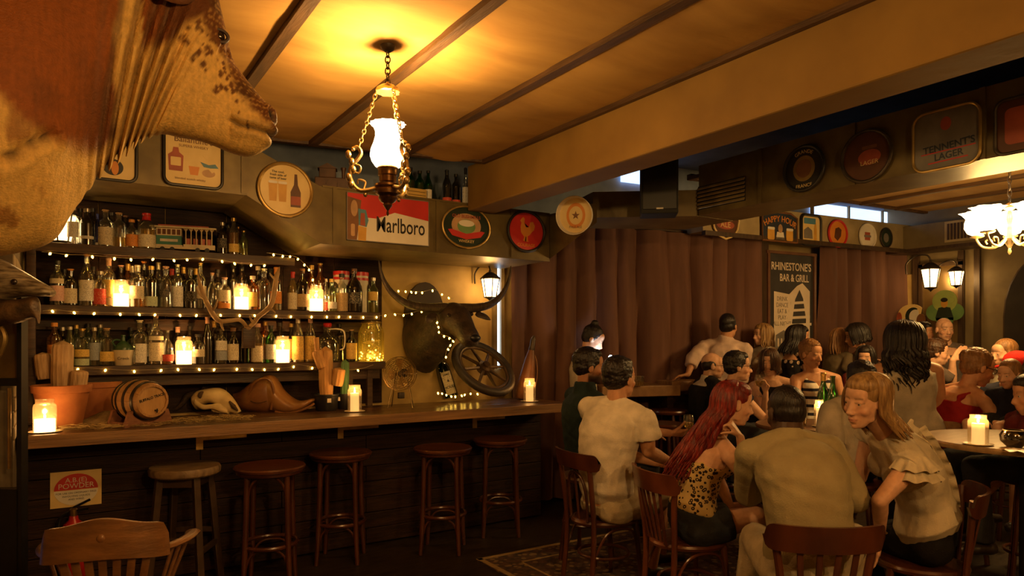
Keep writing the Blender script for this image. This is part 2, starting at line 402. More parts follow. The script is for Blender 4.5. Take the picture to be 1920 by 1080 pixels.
# far soffit with pub signs above the curtain
f0, f1 = cpt(1318, 440, .32), Vector((XW, 0, 0)); f1 = CB + CN * .32
fs_ = thing('far_soffit', 'far olive soffit with pub signs above the brown curtain', 'soffit', f0.xy.to_3d() + Vector((0, 0, 2.83)))
z0 = 2.80; z1 = 3.13
mb = MB(); A0, A1 = f0.xy.to_3d(), f1.xy.to_3d(); bk = CN * -.42
vs = [A0, A1, A1 + bk, A0 + bk]; vs = [(v.x, v.y, z0) for v in vs] + [(v.x, v.y, z1) for v in vs]
mb.add(vs, [(0, 1, 2, 3), (4, 7, 6, 5), (0, 4, 5, 1), (1, 5, 6, 2), (2, 6, 7, 3), (3, 7, 4, 0)])
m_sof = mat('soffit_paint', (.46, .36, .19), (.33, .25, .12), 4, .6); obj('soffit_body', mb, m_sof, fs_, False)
obj('lower_rail', MB().bar(A0 + Vector((0, 0, z0 - .02)) + CN * .01, A1 + Vector((0, 0, z0 - .02)) + CN * .01, .06, .05), m_rtrim, fs_, False)
# soffit along the right wall with an air conditioner grille
rs = thing('side_soffit', 'dim olive soffit with air grille along the right wall', 'soffit', (XW - .3, 3, 2.8))
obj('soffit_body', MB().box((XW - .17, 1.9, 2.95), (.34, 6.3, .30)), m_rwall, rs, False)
obj('lower_rail', MB().box((XW - .17, 1.9, 2.78), (.38, 6.3, .04)), m_rtrim, rs, False)
ga, gb = at(1776, 440, X=XW - .35), at(1834, 440, X=XW - .35)
obj('grille_frame', MB().box((XW - .35, (ga.y + gb.y) / 2, 2.96), (.02, ga.y - gb.y + .06, .26), bev=.004), m_sof, rs, False)
for k in range(9): obj('grille_slat', MB().box((XW - .364, gb.y + (ga.y - gb.y) * (k + .5) / 9, 2.96), (.012, .025, .2)), m_rtrim, rs, False)
# canvas ceiling of the right hand room
RX = [5.12, 5.75, 6.4, 7.05, 7.7, 8.35, 8.95]
m_canvas2 = mat('tan_canvas', (.56, .34, .12), (.46, .26, .085), 3, .85, bump=.2, stretch=(.4, 1.5, 1))
c2 = struct('ceiling_canvas_side', MB().bar((5.12, 4.72, 3.2), (8.95, 4.4, 3.2), .06, .05), m_batten)
for i in range(len(RX) - 1):
    x0, x1 = RX[i], RX[i + 1]; ya, yb = 4.72 - .084 * (x0 - 5.12), 4.72 - .084 * (x1 - 5.12)
    struct('canvas_panel', MB().add([(x0, -2.5, 3.2), (x1, -2.5, 3.2), (x1, yb, 3.2), (x0, ya, 3.2)], [(0, 1, 2, 3)]), m_canvas2, c2)
    struct('batten', MB().bar((x0, -2.5, 3.18), (x0, ya, 3.18), .05, .035), m_batten, c2)
# ---------------------------------------------------------------- curtains
m_curt = mat('brown_velvet', (.155, .072, .046), (.10, .043, .027), 6, .85, bump=.12, stretch=(1, 1, .15))
def curtain(name, label, px0, px1, ztop, zbot, seed, off=.0, pinch=None):
    A, B = cpt(px0, 600, off), cpt(px1, 600, off); A.z = B.z = 0; D = (B - A).normalized(); N = Vector((D.y, -D.x, 0)); L = (B - A).length
    nx = int(L * 46); nz = 22; rr = random.Random(seed); ph = [rr.uniform(0, 6.28) for _ in range(6)]
    vs = []; fs = []
    for j in range(nz + 1):
        t = j / nz; z = ztop + (zbot - ztop) * t
        for i in range(nx + 1):
            s = L * i / nx
            f = (abs(math.sin(s * 10.5 + ph[0] + .8 * math.sin(s * 3.1 + ph[1]) + .18 * math.sin(z * 1.7 + s * 2))) ** .7 - .55) * .15 + math.sin(s * 9.2 + ph[2] + .3 * z) * .045 + math.sin(s * 43 + ph[3] + z) * .008
            f *= .55 + .6 * t
            x = s
            if pinch:
                for (ps, pz, pw, amt) in pinch:
                    g = math.exp(-((s - ps) / pw) ** 2) * math.exp(-((z - pz) / .55) ** 2); x -= (s - ps) * amt * g; f += .05 * g
            p = A + D * x + N * (f + .10); vs.append((p.x, p.y, z))
    for j in range(nz):
        for i in range(nx): q = j * (nx + 1) + i; fs.append((q, q + 1, q + nx + 2, q + nx + 1))
    o = obj(name, MB().add(vs, fs), m_curt); return tag(o, label, 'curtain', 'brown curtains along the far wall')
curtain('curtain', 'wide brown curtain hanging between the window gap and the poster', 946, 1416, 2.80, .03, 3, 0, [(2.3, 1.8, .35, .35)])
curtain('curtain', 'brown curtain hanging between the poster and the gold corner', 1528, 1684, 2.80, .03, 5)
tag(obj('curtain_pole', MB().tube([cpt(942, 450, .05).xy.to_3d() + Vector((0, 0, 2.83)), cpt(1318, 450, .05).xy.to_3d() + Vector((0, 0, 2.83))], .018, 8), m_rtrim), 'dark pole along the top of the wide brown curtain', 'curtain pole')
# ================================================================ the bar
m_counter = mat('counter_wood', (.115, .058, .022), (.05, .024, .010), 4, .30, bump=.15, stretch=(.5, 5, 5), coat=.15, lo=.3, hi=.7)
m_edge = mat('counter_edge', (.30, .155, .055), (.13, .062, .022), 5, .5, bump=.25, stretch=(.35, 6, 6), lo=.3, hi=.7)
m_shelf = mat('shelf_wood', (.070, .034, .015), (.032, .015, .007), 6, .5, bump=.3, stretch=(.4, 6, 6))
m_brass = mat('old_brass', (.45, .30, .10), (.28, .17, .05), 12, .35, .85)
m_iron = mat('old_iron', (.09, .07, .05), (.05, .04, .03), 14, .45, .6)
CZ = 1.06; CF = 4.8; CX0 = -.214; CX1 = at(1075, 755, Y=CF).x
ct = thing('bar_counter', 'long thick dark wooden bar counter top in front of the bottle shelves', 'counter', (1.8, CF, CZ - .07))
for k in range(3):
    y0 = CF + .012 + k * .245; obj('counter_plank', MB().box(((CX0 + CX1) / 2, y0 + .122, CZ - .035), (CX1 - CX0, .242, .07), bev=.004), m_counter, ct, False)
obj('front_edge', MB().box(((CX0 + CX1) / 2, CF + .004, CZ - .036), (CX1 - CX0, .02, .074), bev=.003), m_edge, ct, False)
bf = thing('bar_cabinet', 'dark planked bar body below the counter', 'bar', (1.8, 5.2, 0))
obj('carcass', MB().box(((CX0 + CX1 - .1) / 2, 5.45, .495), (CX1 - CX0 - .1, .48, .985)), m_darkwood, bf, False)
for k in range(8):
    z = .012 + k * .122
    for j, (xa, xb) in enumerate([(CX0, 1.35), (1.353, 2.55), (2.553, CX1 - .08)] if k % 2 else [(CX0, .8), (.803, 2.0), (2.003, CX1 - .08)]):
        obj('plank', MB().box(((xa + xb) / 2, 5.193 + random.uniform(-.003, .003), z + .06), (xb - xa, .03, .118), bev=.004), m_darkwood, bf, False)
for px in (375, 892, 640):
    x = at(px, 840, Y=5.15).x
    obj('bracket', MB().box((x, 5.172, .92), (.045, .012, .13)).box((x, 5.03, .983), (.045, .29, .010)).box((x + .16, 5.174, .945), (.30, .006, .055)), m_brass, bf, False)
# ---------------------------------------------------------------- back shelves
SF = 5.45; SB = 5.765
SZ = [1.432, 1.838, 2.248]
def sx(px, Y=SF): return at(px, 600, Y=Y).x
bk = thing('back_panel', 'dark wooden back panel behind the rows of bottles', 'panel', (.8, 5.77, CZ))
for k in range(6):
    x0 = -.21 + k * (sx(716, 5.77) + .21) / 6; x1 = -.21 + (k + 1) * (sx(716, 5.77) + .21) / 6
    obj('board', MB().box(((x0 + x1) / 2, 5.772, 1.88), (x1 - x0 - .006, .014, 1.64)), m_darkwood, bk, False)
shelves = []
for k, (z, pl, pr, nm) in enumerate([(SZ[0], 78, 722, 'lowest'), (SZ[1], 78, 712, 'middle'), (SZ[2], 72, 552, 'top')]):
    x0 = -.19 ; x1 = sx(pr)
    s = thing('bottle_shelf', '%s dark wooden shelf of bottles behind the bar' % nm, 'shelf', ((x0 + x1) / 2, SF, z - .05), 0, 'bottle shelves behind the bar')
    obj('shelf_board', MB().box(((x0 + x1) / 2, (SF + SB) / 2, z - .022), (x1 - x0, SB - SF, .044), bev=.004), m_shelf, s, False)
    obj('lip', MB().box(((x0 + x1) / 2, SF - .006, z - .030), (x1 - x0, .014, .062), bev=.003), m_shelf, s, False)
    if k < 2: obj('fascia', MB().box(((x0 + x1) / 2, SF + (.29 if k else .10), z - (.115 if k else .105)), (x1 - x0 - .02, .02, .085), bev=.003), m_shelf, s, False)
    if k == 0:
        for px in (655, 692): obj('post', MB().box((sx(px, SF + .1), SF + .1, (CZ + z - .044) / 2), (.045, .045, z - .044 - CZ)), m_shelf, s, False)
    shelves.append(s)
tag(obj('shelf_post', MB().box((-.165, SF - .035, 1.66), (.05, .05, 1.19), bev=.004), m_shelf), 'upright dark post at the left end of the bottle shelves', 'post')
# ---------------------------------------------------------------- bottles
PROF = {
 'std': [(0, 0), (.93, 0), (1, .02), (1, .60), (.95, .66), (.70, .72), (.42, .77), (.36, .82), (.35, .93), (.42, .935), (.42, .96), (.36, .962)],
 'tall': [(0, 0), (.94, 0), (1, .015), (1, .50), (.94, .58), (.72, .68), (.48, .76), (.38, .83), (.36, .95), (.43, .955), (.43, .975), (.36, .977)],
 'round': [(0, 0), (.6, 0), (.80, .03), (.96, .15), (1, .30), (.95, .45), (.78, .58), (.52, .68), (.32, .74), (.27, .80), (.27, .92), (.36, .925), (.36, .955), (.27, .957)],
 'squat': [(0, 0), (.94, 0), (1, .03), (1, .55), (.93, .64), (.70, .72), (.45, .76), (.38, .80), (.38, .90), (.46, .905), (.46, .95), (.38, .955)],
 'flask': [(0, 0), (.90, 0), (.98, .02), (1, .30), (.97, .62), (.85, .70), (.55, .76), (.40, .79), (.36, .83), (.36, .92), (.45, .925), (.45, .955), (.36, .957)],
 'jug': [(0, 0), (.88, 0), (.98, .03), (1, .20), (1, .48), (.92, .60), (.68, .70), (.40, .77), (.30, .81), (.28, .90), (.36, .905), (.36, .94), (.28, .945)],
}
def interp_r(prof, t):
    for (r0, z0), (r1, z1) in zip(prof[1:], prof[2:]):
        if z0 <= t <= z1 and z1 > z0: return r0 + (r1 - r0) * (t - z0) / (z1 - z0)
    return prof[-1][0]
BANK = {}
def bank(key, make):
    if key not in BANK: BANK[key] = make()
    return BANK[key]
def b_body(ty): return bank(('b', ty), lambda: MB().lathe([(r, z) for r, z in PROF[ty]], 18).mesh('bottle_glass'))
def b_liq(ty, f):
    def mk():
        P = [(r * .92, max(z, .012)) for r, z in PROF[ty] if z <= f]; P.append((interp_r(PROF[ty], f) * .92, f)); return MB().lathe(P, 16).mesh('liquid')
    return bank(('l', ty, round(f, 2)), mk)
def b_cap(ty, kind):
    z0 = PROF[ty][-1][1] - (.0 if kind in ('cork', 'glassball') else .05); rn = PROF[ty][-1][0]
    def mk():
        if kind == 'cork': return MB().lathe([(rn * .9, z0 - .02), (rn * .9, z0 + .02), (rn * 1.25, z0 + .02), (rn * 1.25, 1.0), (rn * 1.1, 1.005)], 12).mesh('cap')
        if kind == 'glassball': return MB().lathe([(rn * .8, z0), (rn * .9, z0 + .01), (rn * 1.3, z0 + .025), (rn * 1.0, z0 + .045), (0.01, z0 + .05)], 12).mesh('cap')
        if kind == 'wax': return MB().lathe([(rn * 1.35, .80), (rn * 1.25, .86), (rn * 1.2, .92), (rn * 1.3, .95), (rn * 1.3, .99), (rn * .9, 1.0)], 12, wav=lambda a, i: 1 + (.12 * math.sin(3 * a) if i == 0 else 0)).mesh('cap')
        if kind == 'foil': return MB().lathe([(rn * 1.12, .84), (rn * 1.12, .94), (rn * 1.25, .945), (rn * 1.25, .985), (rn * 1.0, 1.0)], 12).mesh('cap')
        return MB().lathe([(rn * 1.28, z0), (rn * 1.30, 1.0), (rn * 1.1, 1.005)], 12).mesh('cap')
    return bank(('c', ty, kind), mk)
def b_label(ty, z0, z1, half=70):
    def mk():
        vs = []; fs = []; n = 10; k = 4
        for j in range(k + 1):
            z = z0 + (z1 - z0) * j / k; r = interp_r(PROF[ty], z) * 1.02
            for i in range(n + 1): a = R(-90 - half + 2 * half * i / n); vs.append((r * math.cos(a), r * math.sin(a), z))
        for j in range(k):
            for i in range(n): q = j * (n + 1) + i; fs.append((q, q + 1, q + n + 2, q + n + 1))
        mb = MB(); mb.add(vs, fs); return mb.mesh('paper_label')
    return bank(('p', ty, z0, z1, half), mk)
def print_mat(name, col, ink, lines=9.0, amount=.5):
    """paper with rows of tiny print"""
    if name in MATS: return MATS[name]
    m = mat(name, col, tuple(c * .85 for c in col), 14, .65); nt = m.node_tree; L = nt.links.new
    b = nt.nodes['Principled BSDF']; src = b.inputs['Base Color'].links[0].from_socket
    tc = nd(nt, 'ShaderNodeTexCoord'); br = nd(nt, 'ShaderNodeTexBrick'); mp = nd(nt, 'ShaderNodeMapping')
    mp.inputs['Rotation'].default_value = (R(90), 0, 0); L(tc.outputs['Generated'], mp.inputs[0]); L(mp.outputs[0], br.inputs[0])
    br.inputs['Scale'].default_value = lines; br.inputs['Mortar Size'].default_value = .035; br.inputs['Color1'].default_value = (0, 0, 0, 1); br.inputs['Color2'].default_value = (1, 1, 1, 1); br.inputs['Mortar'].default_value = (1, 1, 1, 1)
    br.inputs['Brick Width'].default_value = .45; br.inputs['Row Height'].default_value = .3
    rp = nd(nt, 'ShaderNodeValToRGB'); rp.color_ramp.interpolation = 'CONSTANT'; rp.color_ramp.elements[0].color = (amount,) * 3 + (1,); rp.color_ramp.elements[1].color = (0, 0, 0, 1); rp.color_ramp.elements[1].position = .28
    L(br.outputs[0], rp.inputs[0]); mx = nd(nt, 'ShaderNodeMix', data_type='RGBA'); L(rp.outputs[0], mx.inputs[0]); L(src, mx.inputs[6]); mx.inputs[7].default_value = c4(ink); L(mx.outputs[2], b.inputs['Base Color'])
    return m
GL = {'clear': glass('clear_glass', (.86, .88, .84), .05, .05, (.5, .5, .45), .05), 'black': glass('black_glass', (.03, .025, .02), .12, .0, None, .06), 'green': glass('green_glass', (.10, .32, .08), .08, .08, (.05, .2, .04), .03),
      'amber': glass('amber_glass', (.62, .30, .07), .08, .10, (.5, .22, .05), .03), 'blue': glass('blue_glass', (.05, .10, .45), .1, .15, (.05, .1, .5), .02), 'pale': glass('pale_green_glass', (.62, .74, .50), .08, .08, (.4, .5, .3), .03),
      'smoke': glass('smoke_glass', (.30, .27, .22), .08, .05, (.2, .18, .14), .03)}
LQ = {'whisky': glass('whisky', (.85, .50, .14), .1, .30, (.80, .42, .10)), 'gold': glass('gold_spirit', (.92, .70, .22), .1, .28, (.9, .62, .16)), 'rum': glass('dark_rum', (.25, .10, .03), .1, .35, (.2, .08, .02)), 'water': glass('clear_spirit', (.92, .92, .86), .1, .08, (.6, .6, .5))}
PL = {'cream': print_mat('label_cream', (.80, .70, .48), (.16, .09, .04)), 'white': print_mat('label_white', (.84, .80, .70), (.10, .08, .07)), 'yellow': print_mat('label_yellow', (.82, .55, .13), (.20, .08, .02)),
      'red': print_mat('label_red', (.66, .055, .035), (.8, .55, .3)), 'orange': print_mat('label_orange', (.80, .30, .055), (.15, .05, .02)), 'mint': print_mat('label_mint', (.60, .68, .45), (.1, .12, .06)),
      'tan': print_mat('label_tan', (.55, .38, .18), (.12, .07, .03)), 'pink': print_mat('label_pink', (.80, .52, .42), (.55, .12, .08)), 'grey': print_mat('label_blue_grey', (.36, .40, .44), (.1, .1, .1)), 'black': print_mat('label_black', (.03, .028, .025), (.7, .6, .4))}
CP = {'black': mat('cap_black', (.02, .018, .016), None, 9, .4), 'cork': mat('cap_cork', (.55, .34, .16), (.42, .25, .11), 40, .85), 'orange': mat('cap_orange', (.78, .32, .06), None, 9, .5), 'red': mat('cap_red', (.62, .03, .03), None, 9, .35),
      'silver': mat('cap_silver', (.62, .56, .46), None, 9, .3, .8), 'gold': mat('cap_gold', (.65, .42, .12), None, 9, .35, .8), 'white': mat('cap_white', (.78, .70, .56), None, 9, .5), 'rose': mat('cap_rose', (.72, .42, .30), None, 9, .5), 'blue': mat('cap_blue', (.04, .07, .40), None, 9, .4), 'brown': mat('cap_brown', (.20, .09, .04), None, 9, .5)}
GLN = {'clear': 'clear', 'black': 'black', 'green': 'green', 'amber': 'amber', 'blue': 'blue', 'pale': 'pale green', 'smoke': 'smoky'}
bottle_count = {}
def bottle(px, w, h, ty, gl, lab, cap, z, Y, label, group, liq=None, rz=None, base=None):
    """px, w and h are pixels of the photograph; lab: list of (paper, z0, z1[, half angle])"""
    p = at(px, 600, Y=Y); sc = (p.x * SY + p.y * CY) / FP
    if base: p = Vector(base)
    t = thing('bottle', label, 'bottle', (p.x, p.y, z), 0, group); t.scale = (w * sc / 2, w * sc / 2, h * sc)
    t.rotation_euler.z = math.atan2(p.x, p.y) * -1 + (rz if rz is not None else random.uniform(-.35, .35))
    def part(nm, me, m, idx=0):
        key = ('m', me.name, m.name)
        if key not in BANK:
            q = me.copy() if len(me.materials) else me; q.materials.clear(); q.materials.append(m); BANK[key] = q
        o = bpy.data.objects.new(nm, BANK[key]); COL.objects.link(o); o.parent = t; return o
    part('bottle_glass', b_body(ty), GL[gl])
    if liq: part('liquid', b_liq(ty, liq[1]), LQ[liq[0]])
    if cap: part('cap', b_cap(ty, cap[1]), CP[cap[0]])
    for l in lab or []: part('paper_label', b_label(ty, l[1], l[2], *(l[3:] or (70,))), PL[l[0]])
    return t
ORD = ['first', 'second', 'third', 'fourth', 'fifth', 'sixth', 'seventh', 'eighth', 'ninth', 'tenth', 'eleventh', 'twelfth', 'thirteenth', 'fourteenth', 'fifteenth', 'sixteenth', 'seventeenth', 'eighteenth', 'nineteenth', 'twentieth', 'twenty-first', 'twenty-second', 'twenty-third', 'twenty-fourth', 'twenty-fifth', 'twenty-sixth']
def row(specs, z, Y, where, grp):
    specs = sorted(specs, key=lambda s: s[0])
    for i, s in enumerate(specs):
        px, w, h, ty, gl, lab, cap = s[:7]; liq = s[7] if len(s) > 7 else None
        d = GLN[gl] + ' bottle'
        if lab: d += ' with %s label' % {'mint': 'pale green', 'grey': 'blue-grey'}.get(lab[0][0], lab[0][0])
        bottle(px, w, h, ty, gl, lab, cap, z, Y, '%s, %s from left %s' % (d, ORD[i], where), grp, liq)
YF, YB = 5.535, 5.685
row([(137, 20, 72, 'std', 'clear', [('white', .2, .6)], ('white', 'screw')), (163, 23, 70, 'std', 'black', [('white', .18, .26)], ('silver', 'screw')), (183, 10, 62, 'tall', 'blue', [('white', .05, .12)], ('blue', 'foil')),
     (198, 27, 70, 'std', 'clear', [('cream', .05, .52)], ('cork', 'cork'), ('water', .55)), (223, 26, 66, 'flask', 'clear', None, ('cork', 'cork'), ('gold', .3)), (247, 21, 55, 'squat', 'clear', [('orange', .08, .48)], ('orange', 'screw'), ('whisky', .5)),
     (275, 31, 69, 'squat', 'clear', [('cream', .06, .40)], ('red', 'wax'), ('gold', .55)), (417, 19, 60, 'std', 'black', [('silver' if 0 else 'black', .2, .5)], ('silver', 'screw')), (438, 20, 70, 'std', 'clear', [('yellow', .08, .3)], ('gold', 'screw'), ('whisky', .6)), (457, 16, 47, 'squat', 'pale', None, ('gold', 'cork'), ('gold', .3))],
    SZ[2], YF, 'on the top shelf', 'bottles on the top shelf')
row([(150, 20, 74, 'std', 'smoke', None, ('black', 'screw')), (174, 20, 76, 'std', 'black', None, ('black', 'screw')), (210, 20, 70, 'tall', 'smoke', None, ('black', 'screw')), (236, 20, 66, 'std', 'smoke', [('white', .1, .5)], ('brown', 'cork')), (262, 18, 60, 'std', 'clear', None, ('cork', 'cork'), ('gold', .4)), (428, 18, 60, 'std', 'smoke', None, ('black', 'screw')), (447, 18, 58, 'round', 'amber', None, ('gold', 'cork'))],
    SZ[2], YB, 'in the back row of the top shelf', 'bottles in the back row of the top shelf')
row([(108, 25, 84, 'std', 'clear', [('cream', .49, .60), ('pink', .10, .44)], ('black', 'screw')), (132, 25, 69, 'squat', 'black', [('cream', .07, .47)], ('orange', 'cork')), (163, 27, 97, 'tall', 'clear', [('white', .10, .5)], ('orange', 'cork')),
     (188, 27, 66, 'flask', 'clear', [('red', .06, .50)], ('silver', 'screw'), ('whisky', .3)), (204, 22, 92, 'std', 'clear', [('yellow', .20, .55), ('tan', .03, .18)], ('rose', 'foil'), ('gold', .55)),
     (258, 27, 80, 'std', 'clear', [('cream', .20, .50)], ('silver', 'foil'), ('whisky', .2)), (284, 24, 78, 'std', 'black', [('mint', .04, .27)], ('gold', 'screw')), (311, 25, 78, 'squat', 'clear', [('black', .25, .45, 40)], ('rose', 'cork'), ('water', .4)),
     (333, 21, 82, 'std', 'clear', [('white', .04, .50)], ('silver', 'cork')), (357, 24, 76, 'std', 'black', [('black', .18, .42)], ('silver', 'glassball')), (376, 20, 86, 'std', 'clear', [('cream', .22, .5)], ('gold', 'cork')), (398, 22, 68, 'round', 'clear', None, ('rose', 'cork')),
     (421, 24, 60, 'squat', 'clear', [('cream', .25, .60), ('orange', .04, .2)], ('rose', 'cork'), ('whisky', .35)), (474, 22, 64, 'flask', 'amber', [('yellow', .10, .52, 55)], ('white', 'screw')), (495, 27, 78, 'squat', 'clear', None, ('silver', 'cork'), ('water', .3)), (518, 21, 82, 'std', 'clear', [('orange', .16, .44)], ('orange', 'foil'), ('gold', .2)),
     (549, 19, 74, 'tall', 'clear', [('cream', .05, .46)], ('red', 'foil'), ('gold', .78)), (567, 26, 80, 'jug', 'smoke', [('tan', .1, .4)], ('brown', 'screw'), ('rum', .6)), (612, 10, 62, 'tall', 'clear', [('red', .05, .3)], ('silver', 'screw')), (622, 20, 62, 'squat', 'pale', [('white', .1, .3)], ('gold', 'screw'), ('gold', .5)),
     (641, 23, 72, 'std', 'clear', [('tan', .03, .50)], ('black', 'screw')), (664, 31, 82, 'jug', 'smoke', [('black', .2, .45)], ('brown', 'screw'), ('rum', .72)), (700, 19, 66, 'std', 'pale', [('yellow', .35, .6)], ('silver', 'screw'), ('gold', .3))],
    SZ[1], YF, 'on the middle shelf', 'bottles on the middle shelf')
row([(120, 20, 70, 'std', 'smoke', None, ('black', 'screw')), (175, 20, 76, 'std', 'smoke', None, ('black', 'screw')), (227, 24, 80, 'std', 'smoke', [('cream', .1, .4)], ('rose', 'cork')), (240, 20, 84, 'tall', 'amber', None, ('gold', 'foil')), (248, 20, 80, 'std', 'clear', None, ('silver', 'foil')), (270, 21, 88, 'std', 'smoke', None, ('orange', 'cork')), (297, 20, 88, 'tall', 'clear', None, ('silver', 'foil')), (322, 20, 76, 'std', 'amber', None, ('red', 'foil')), (344, 20, 80, 'std', 'smoke', None, ('gold', 'foil')),
     (367, 18, 78, 'tall', 'green', None, ('gold', 'foil')), (408, 20, 76, 'std', 'smoke', None, ('black', 'screw')), (437, 22, 88, 'std', 'smoke', None, ('black', 'screw')), (453, 26, 90, 'flask', 'smoke', [('tan', .3, .5)], ('silver', 'glassball')), (484, 20, 84, 'std', 'smoke', None, ('white', 'screw')), (507, 20, 80, 'tall', 'smoke', None, ('black', 'screw')), (584, 22, 88, 'std', 'amber', None, ('gold', 'screw')), (600, 24, 92, 'std', 'amber', None, ('gold', 'cork')), (631, 18, 76, 'std', 'smoke', None, ('gold', 'screw')), (686, 18, 76, 'std', 'smoke', None, ('gold', 'screw'))],
    SZ[1], YB, 'in the back row of the middle shelf', 'bottles in the back row of the middle shelf')
row([(102, 25, 82, 'std', 'amber', [('orange', .28, .50), ('cream', .05, .2)], ('orange', 'screw'), ('whisky', .55)), (131, 21, 74, 'tall', 'pale', None, ('silver', 'screw'), ('water', .4)), (154, 27, 70, 'flask', 'clear', [('yellow', .25, .45), ('mint', .02, .2)], ('gold', 'cork'), ('gold', .3)), (177, 20, 72, 'std', 'clear', [('grey', .15, .6)], ('silver', 'screw')),
     (200, 28, 70, 'flask', 'clear', [('yellow', .12, .38)], ('cork', 'cork')), (262, 27, 84, 'std', 'clear', [('white', .06, .48, 45)], ('white', 'cork')), (292, 26, 93, 'std', 'clear', [('cream', .08, .45), ('cream', .50, .58)], ('rose', 'cork')), (314, 23, 64, 'round', 'clear', [('red', .10, .30)], ('silver', 'cork'), ('whisky', .1)),
     (372, 24, 56, 'squat', 'smoke', [('cream', .25, .5)], ('black', 'screw')), (389, 18, 90, 'tall', 'black', None, ('rose', 'foil')), (415, 21, 70, 'std', 'clear', [('white', .36, .62), ('grey', .10, .35)], ('black', 'cork')), (437, 22, 67, 'squat', 'smoke', [('cream', .10, .55)], ('brown', 'screw'), ('rum', .5)), (483, 24, 74, 'std', 'clear', [('cream', .04, .44)], ('rose', 'screw'), ('gold', .5)),
     (508, 20, 70, 'std', 'green', [('white', .10, .50)], ('black', 'screw')), (559, 22, 88, 'tall', 'clear', [('yellow', .06, .56)], ('silver', 'foil'), ('gold', .5)), (582, 21, 88, 'tall', 'clear', [('yellow', .06, .56)], ('rose', 'foil'), ('gold', .5)), (659, 21, 60, 'std', 'black', [('yellow', .08, .58)], ('cork', 'cork'))],
    SZ[0], YF, 'on the lowest shelf', 'bottles on the lowest shelf')
row([(117, 20, 72, 'std', 'smoke', None, ('silver', 'screw')), (143, 20, 76, 'std', 'pale', None, ('gold', 'screw')), (165, 20, 78, 'std', 'pale', None, ('black', 'screw')), (188, 20, 76, 'tall', 'pale', None, ('silver', 'screw')), (245, 18, 70, 'std', 'green', None, ('black', 'screw')), (278, 22, 76, 'std', 'smoke', [('white', .2, .5)], ('black', 'screw')), (333, 20, 70, 'std', 'smoke', None, ('rose', 'foil')), (356, 20, 70, 'std', 'smoke', None, ('black', 'screw')), (402, 20, 80, 'std', 'smoke', None, ('gold', 'foil')),
     (459, 22, 66, 'std', 'smoke', None, ('brown', 'cork')), (497, 18, 76, 'std', 'amber', None, ('gold', 'screw')), (525, 22, 74, 'std', 'smoke', None, ('black', 'screw')), (546, 18, 72, 'std', 'smoke', [('orange', .1, .6)], ('gold', 'screw')), (636, 20, 70, 'std', 'smoke', None, ('black', 'screw'))],
    SZ[0], YB, 'in the back row of the lowest shelf', 'bottles in the back row of the lowest shelf')
# bottles standing on top of the duct
row([(769, 20, 62, 'std', 'green', None, ('black', 'screw')), (787, 18, 58, 'std', 'green', None, ('black', 'screw')), (803, 16, 60, 'tall', 'green', [('white', .1, .4)], ('black', 'screw')), (838, 18, 66, 'tall', 'smoke', [('red', .02, .2)], ('black', 'foil')), (855, 17, 60, 'std', 'smoke', [('red', .02, .18)], ('black', 'screw')), (873, 14, 74, 'tall', 'clear', [('white', .1, .5)], ('black', 'foil')), (888, 13, 70, 'tall', 'black', [('white', .08, .42)], ('black', 'foil'))],
    zt, YD + .13, 'on top of the duct', 'bottles on top of the air duct')
# ---------------------------------------------------------------- candle jars
m_jar = glass('jar_glass', (.95, .92, .84), .15, .16, (.9, .75, .5), .02)
m_wax = mat('candle_wax', (.95, .78, .52), None, 5, .5, emit=(1, .56, .20), estr=5.5)  # flame glow inside the wax put into the material as emission
m_wax2 = mat('candle_wax_dim', (.92, .74, .46), None, 5, .5, emit=(1, .50, .16), estr=.9)  # same flame glow in the wax, put in weaker
m_flame = glow('flame', (1, .62, .22), 60)
m_saucer = mat('saucer', (.70, .60, .42), None, 8, .4)
JAR = [(0, 0), (.80, 0), (.96, .03), (1, .10), (1, .76), (.94, .83), (.80, .87), (.80, .99), (.86, 1.0)]
def candle(p, r, h, label, power=1.0, fill=.3, saucer=False, group='lit candle jars', dim=False):
    t = thing('candle_jar', label, 'candle', p, 0, group)
    T = Matrix.Translation(p)
    lobj('jar_glass', MB().lathe([(r * a, h * b + .001) for a, b in JAR], 20, capt=False), m_jar, t, T)
    wx = r * .90 if not dim else r * .62
    lobj('wax', MB().lathe([(0, .004), (wx, .004), (wx, h * fill), (wx * .8, h * fill - .003), (0, h * fill - .004)], 16), m_wax2 if dim else m_wax, t, T)
    z = h * fill + .004
    lobj('flame', MB().lathe([(.001, z), (.006, z + .007), (.005, z + .016), (.001, z + .030)], 8), m_flame, t, T)
    if saucer: lobj('saucer', MB().lathe([(0, -.0005), (r * 1.25, 0), (r * 1.5, .006), (r * 1.45, .008), (r * 1.2, .0035), (0, .003)], 20), m_saucer, t, T)
    lamp('candle_light', (p[0], p[1], p[2] + z + .022), power, FLAME, .012, t)
for px, Y, z, w_, h_, nm in [(227, 5.475, SZ[1], 29, 50, 'candle jar glowing among bottles at the left of the middle shelf'), (453, 5.475, SZ[1], 28, 48, 'candle jar glowing behind the antler on the middle shelf'), (593, 5.475, SZ[1], 27, 48, 'candle jar glowing at the right of the middle shelf'),
                             (345, 5.475, SZ[0], 30, 52, 'candle jar glowing above the barrel on the lowest shelf'), (530, 5.475, SZ[0], 27, 50, 'candle jar glowing above the saddle on the lowest shelf')]:
    p = at(px, 600, Y=Y + .025); sc_ = (p.x * SY + p.y * CY) / FP
    candle((p.x, p.y, z), w_ * sc_ / 2, h_ * sc_, nm, 3.0, .50, group='candle jars on the bottle shelves')
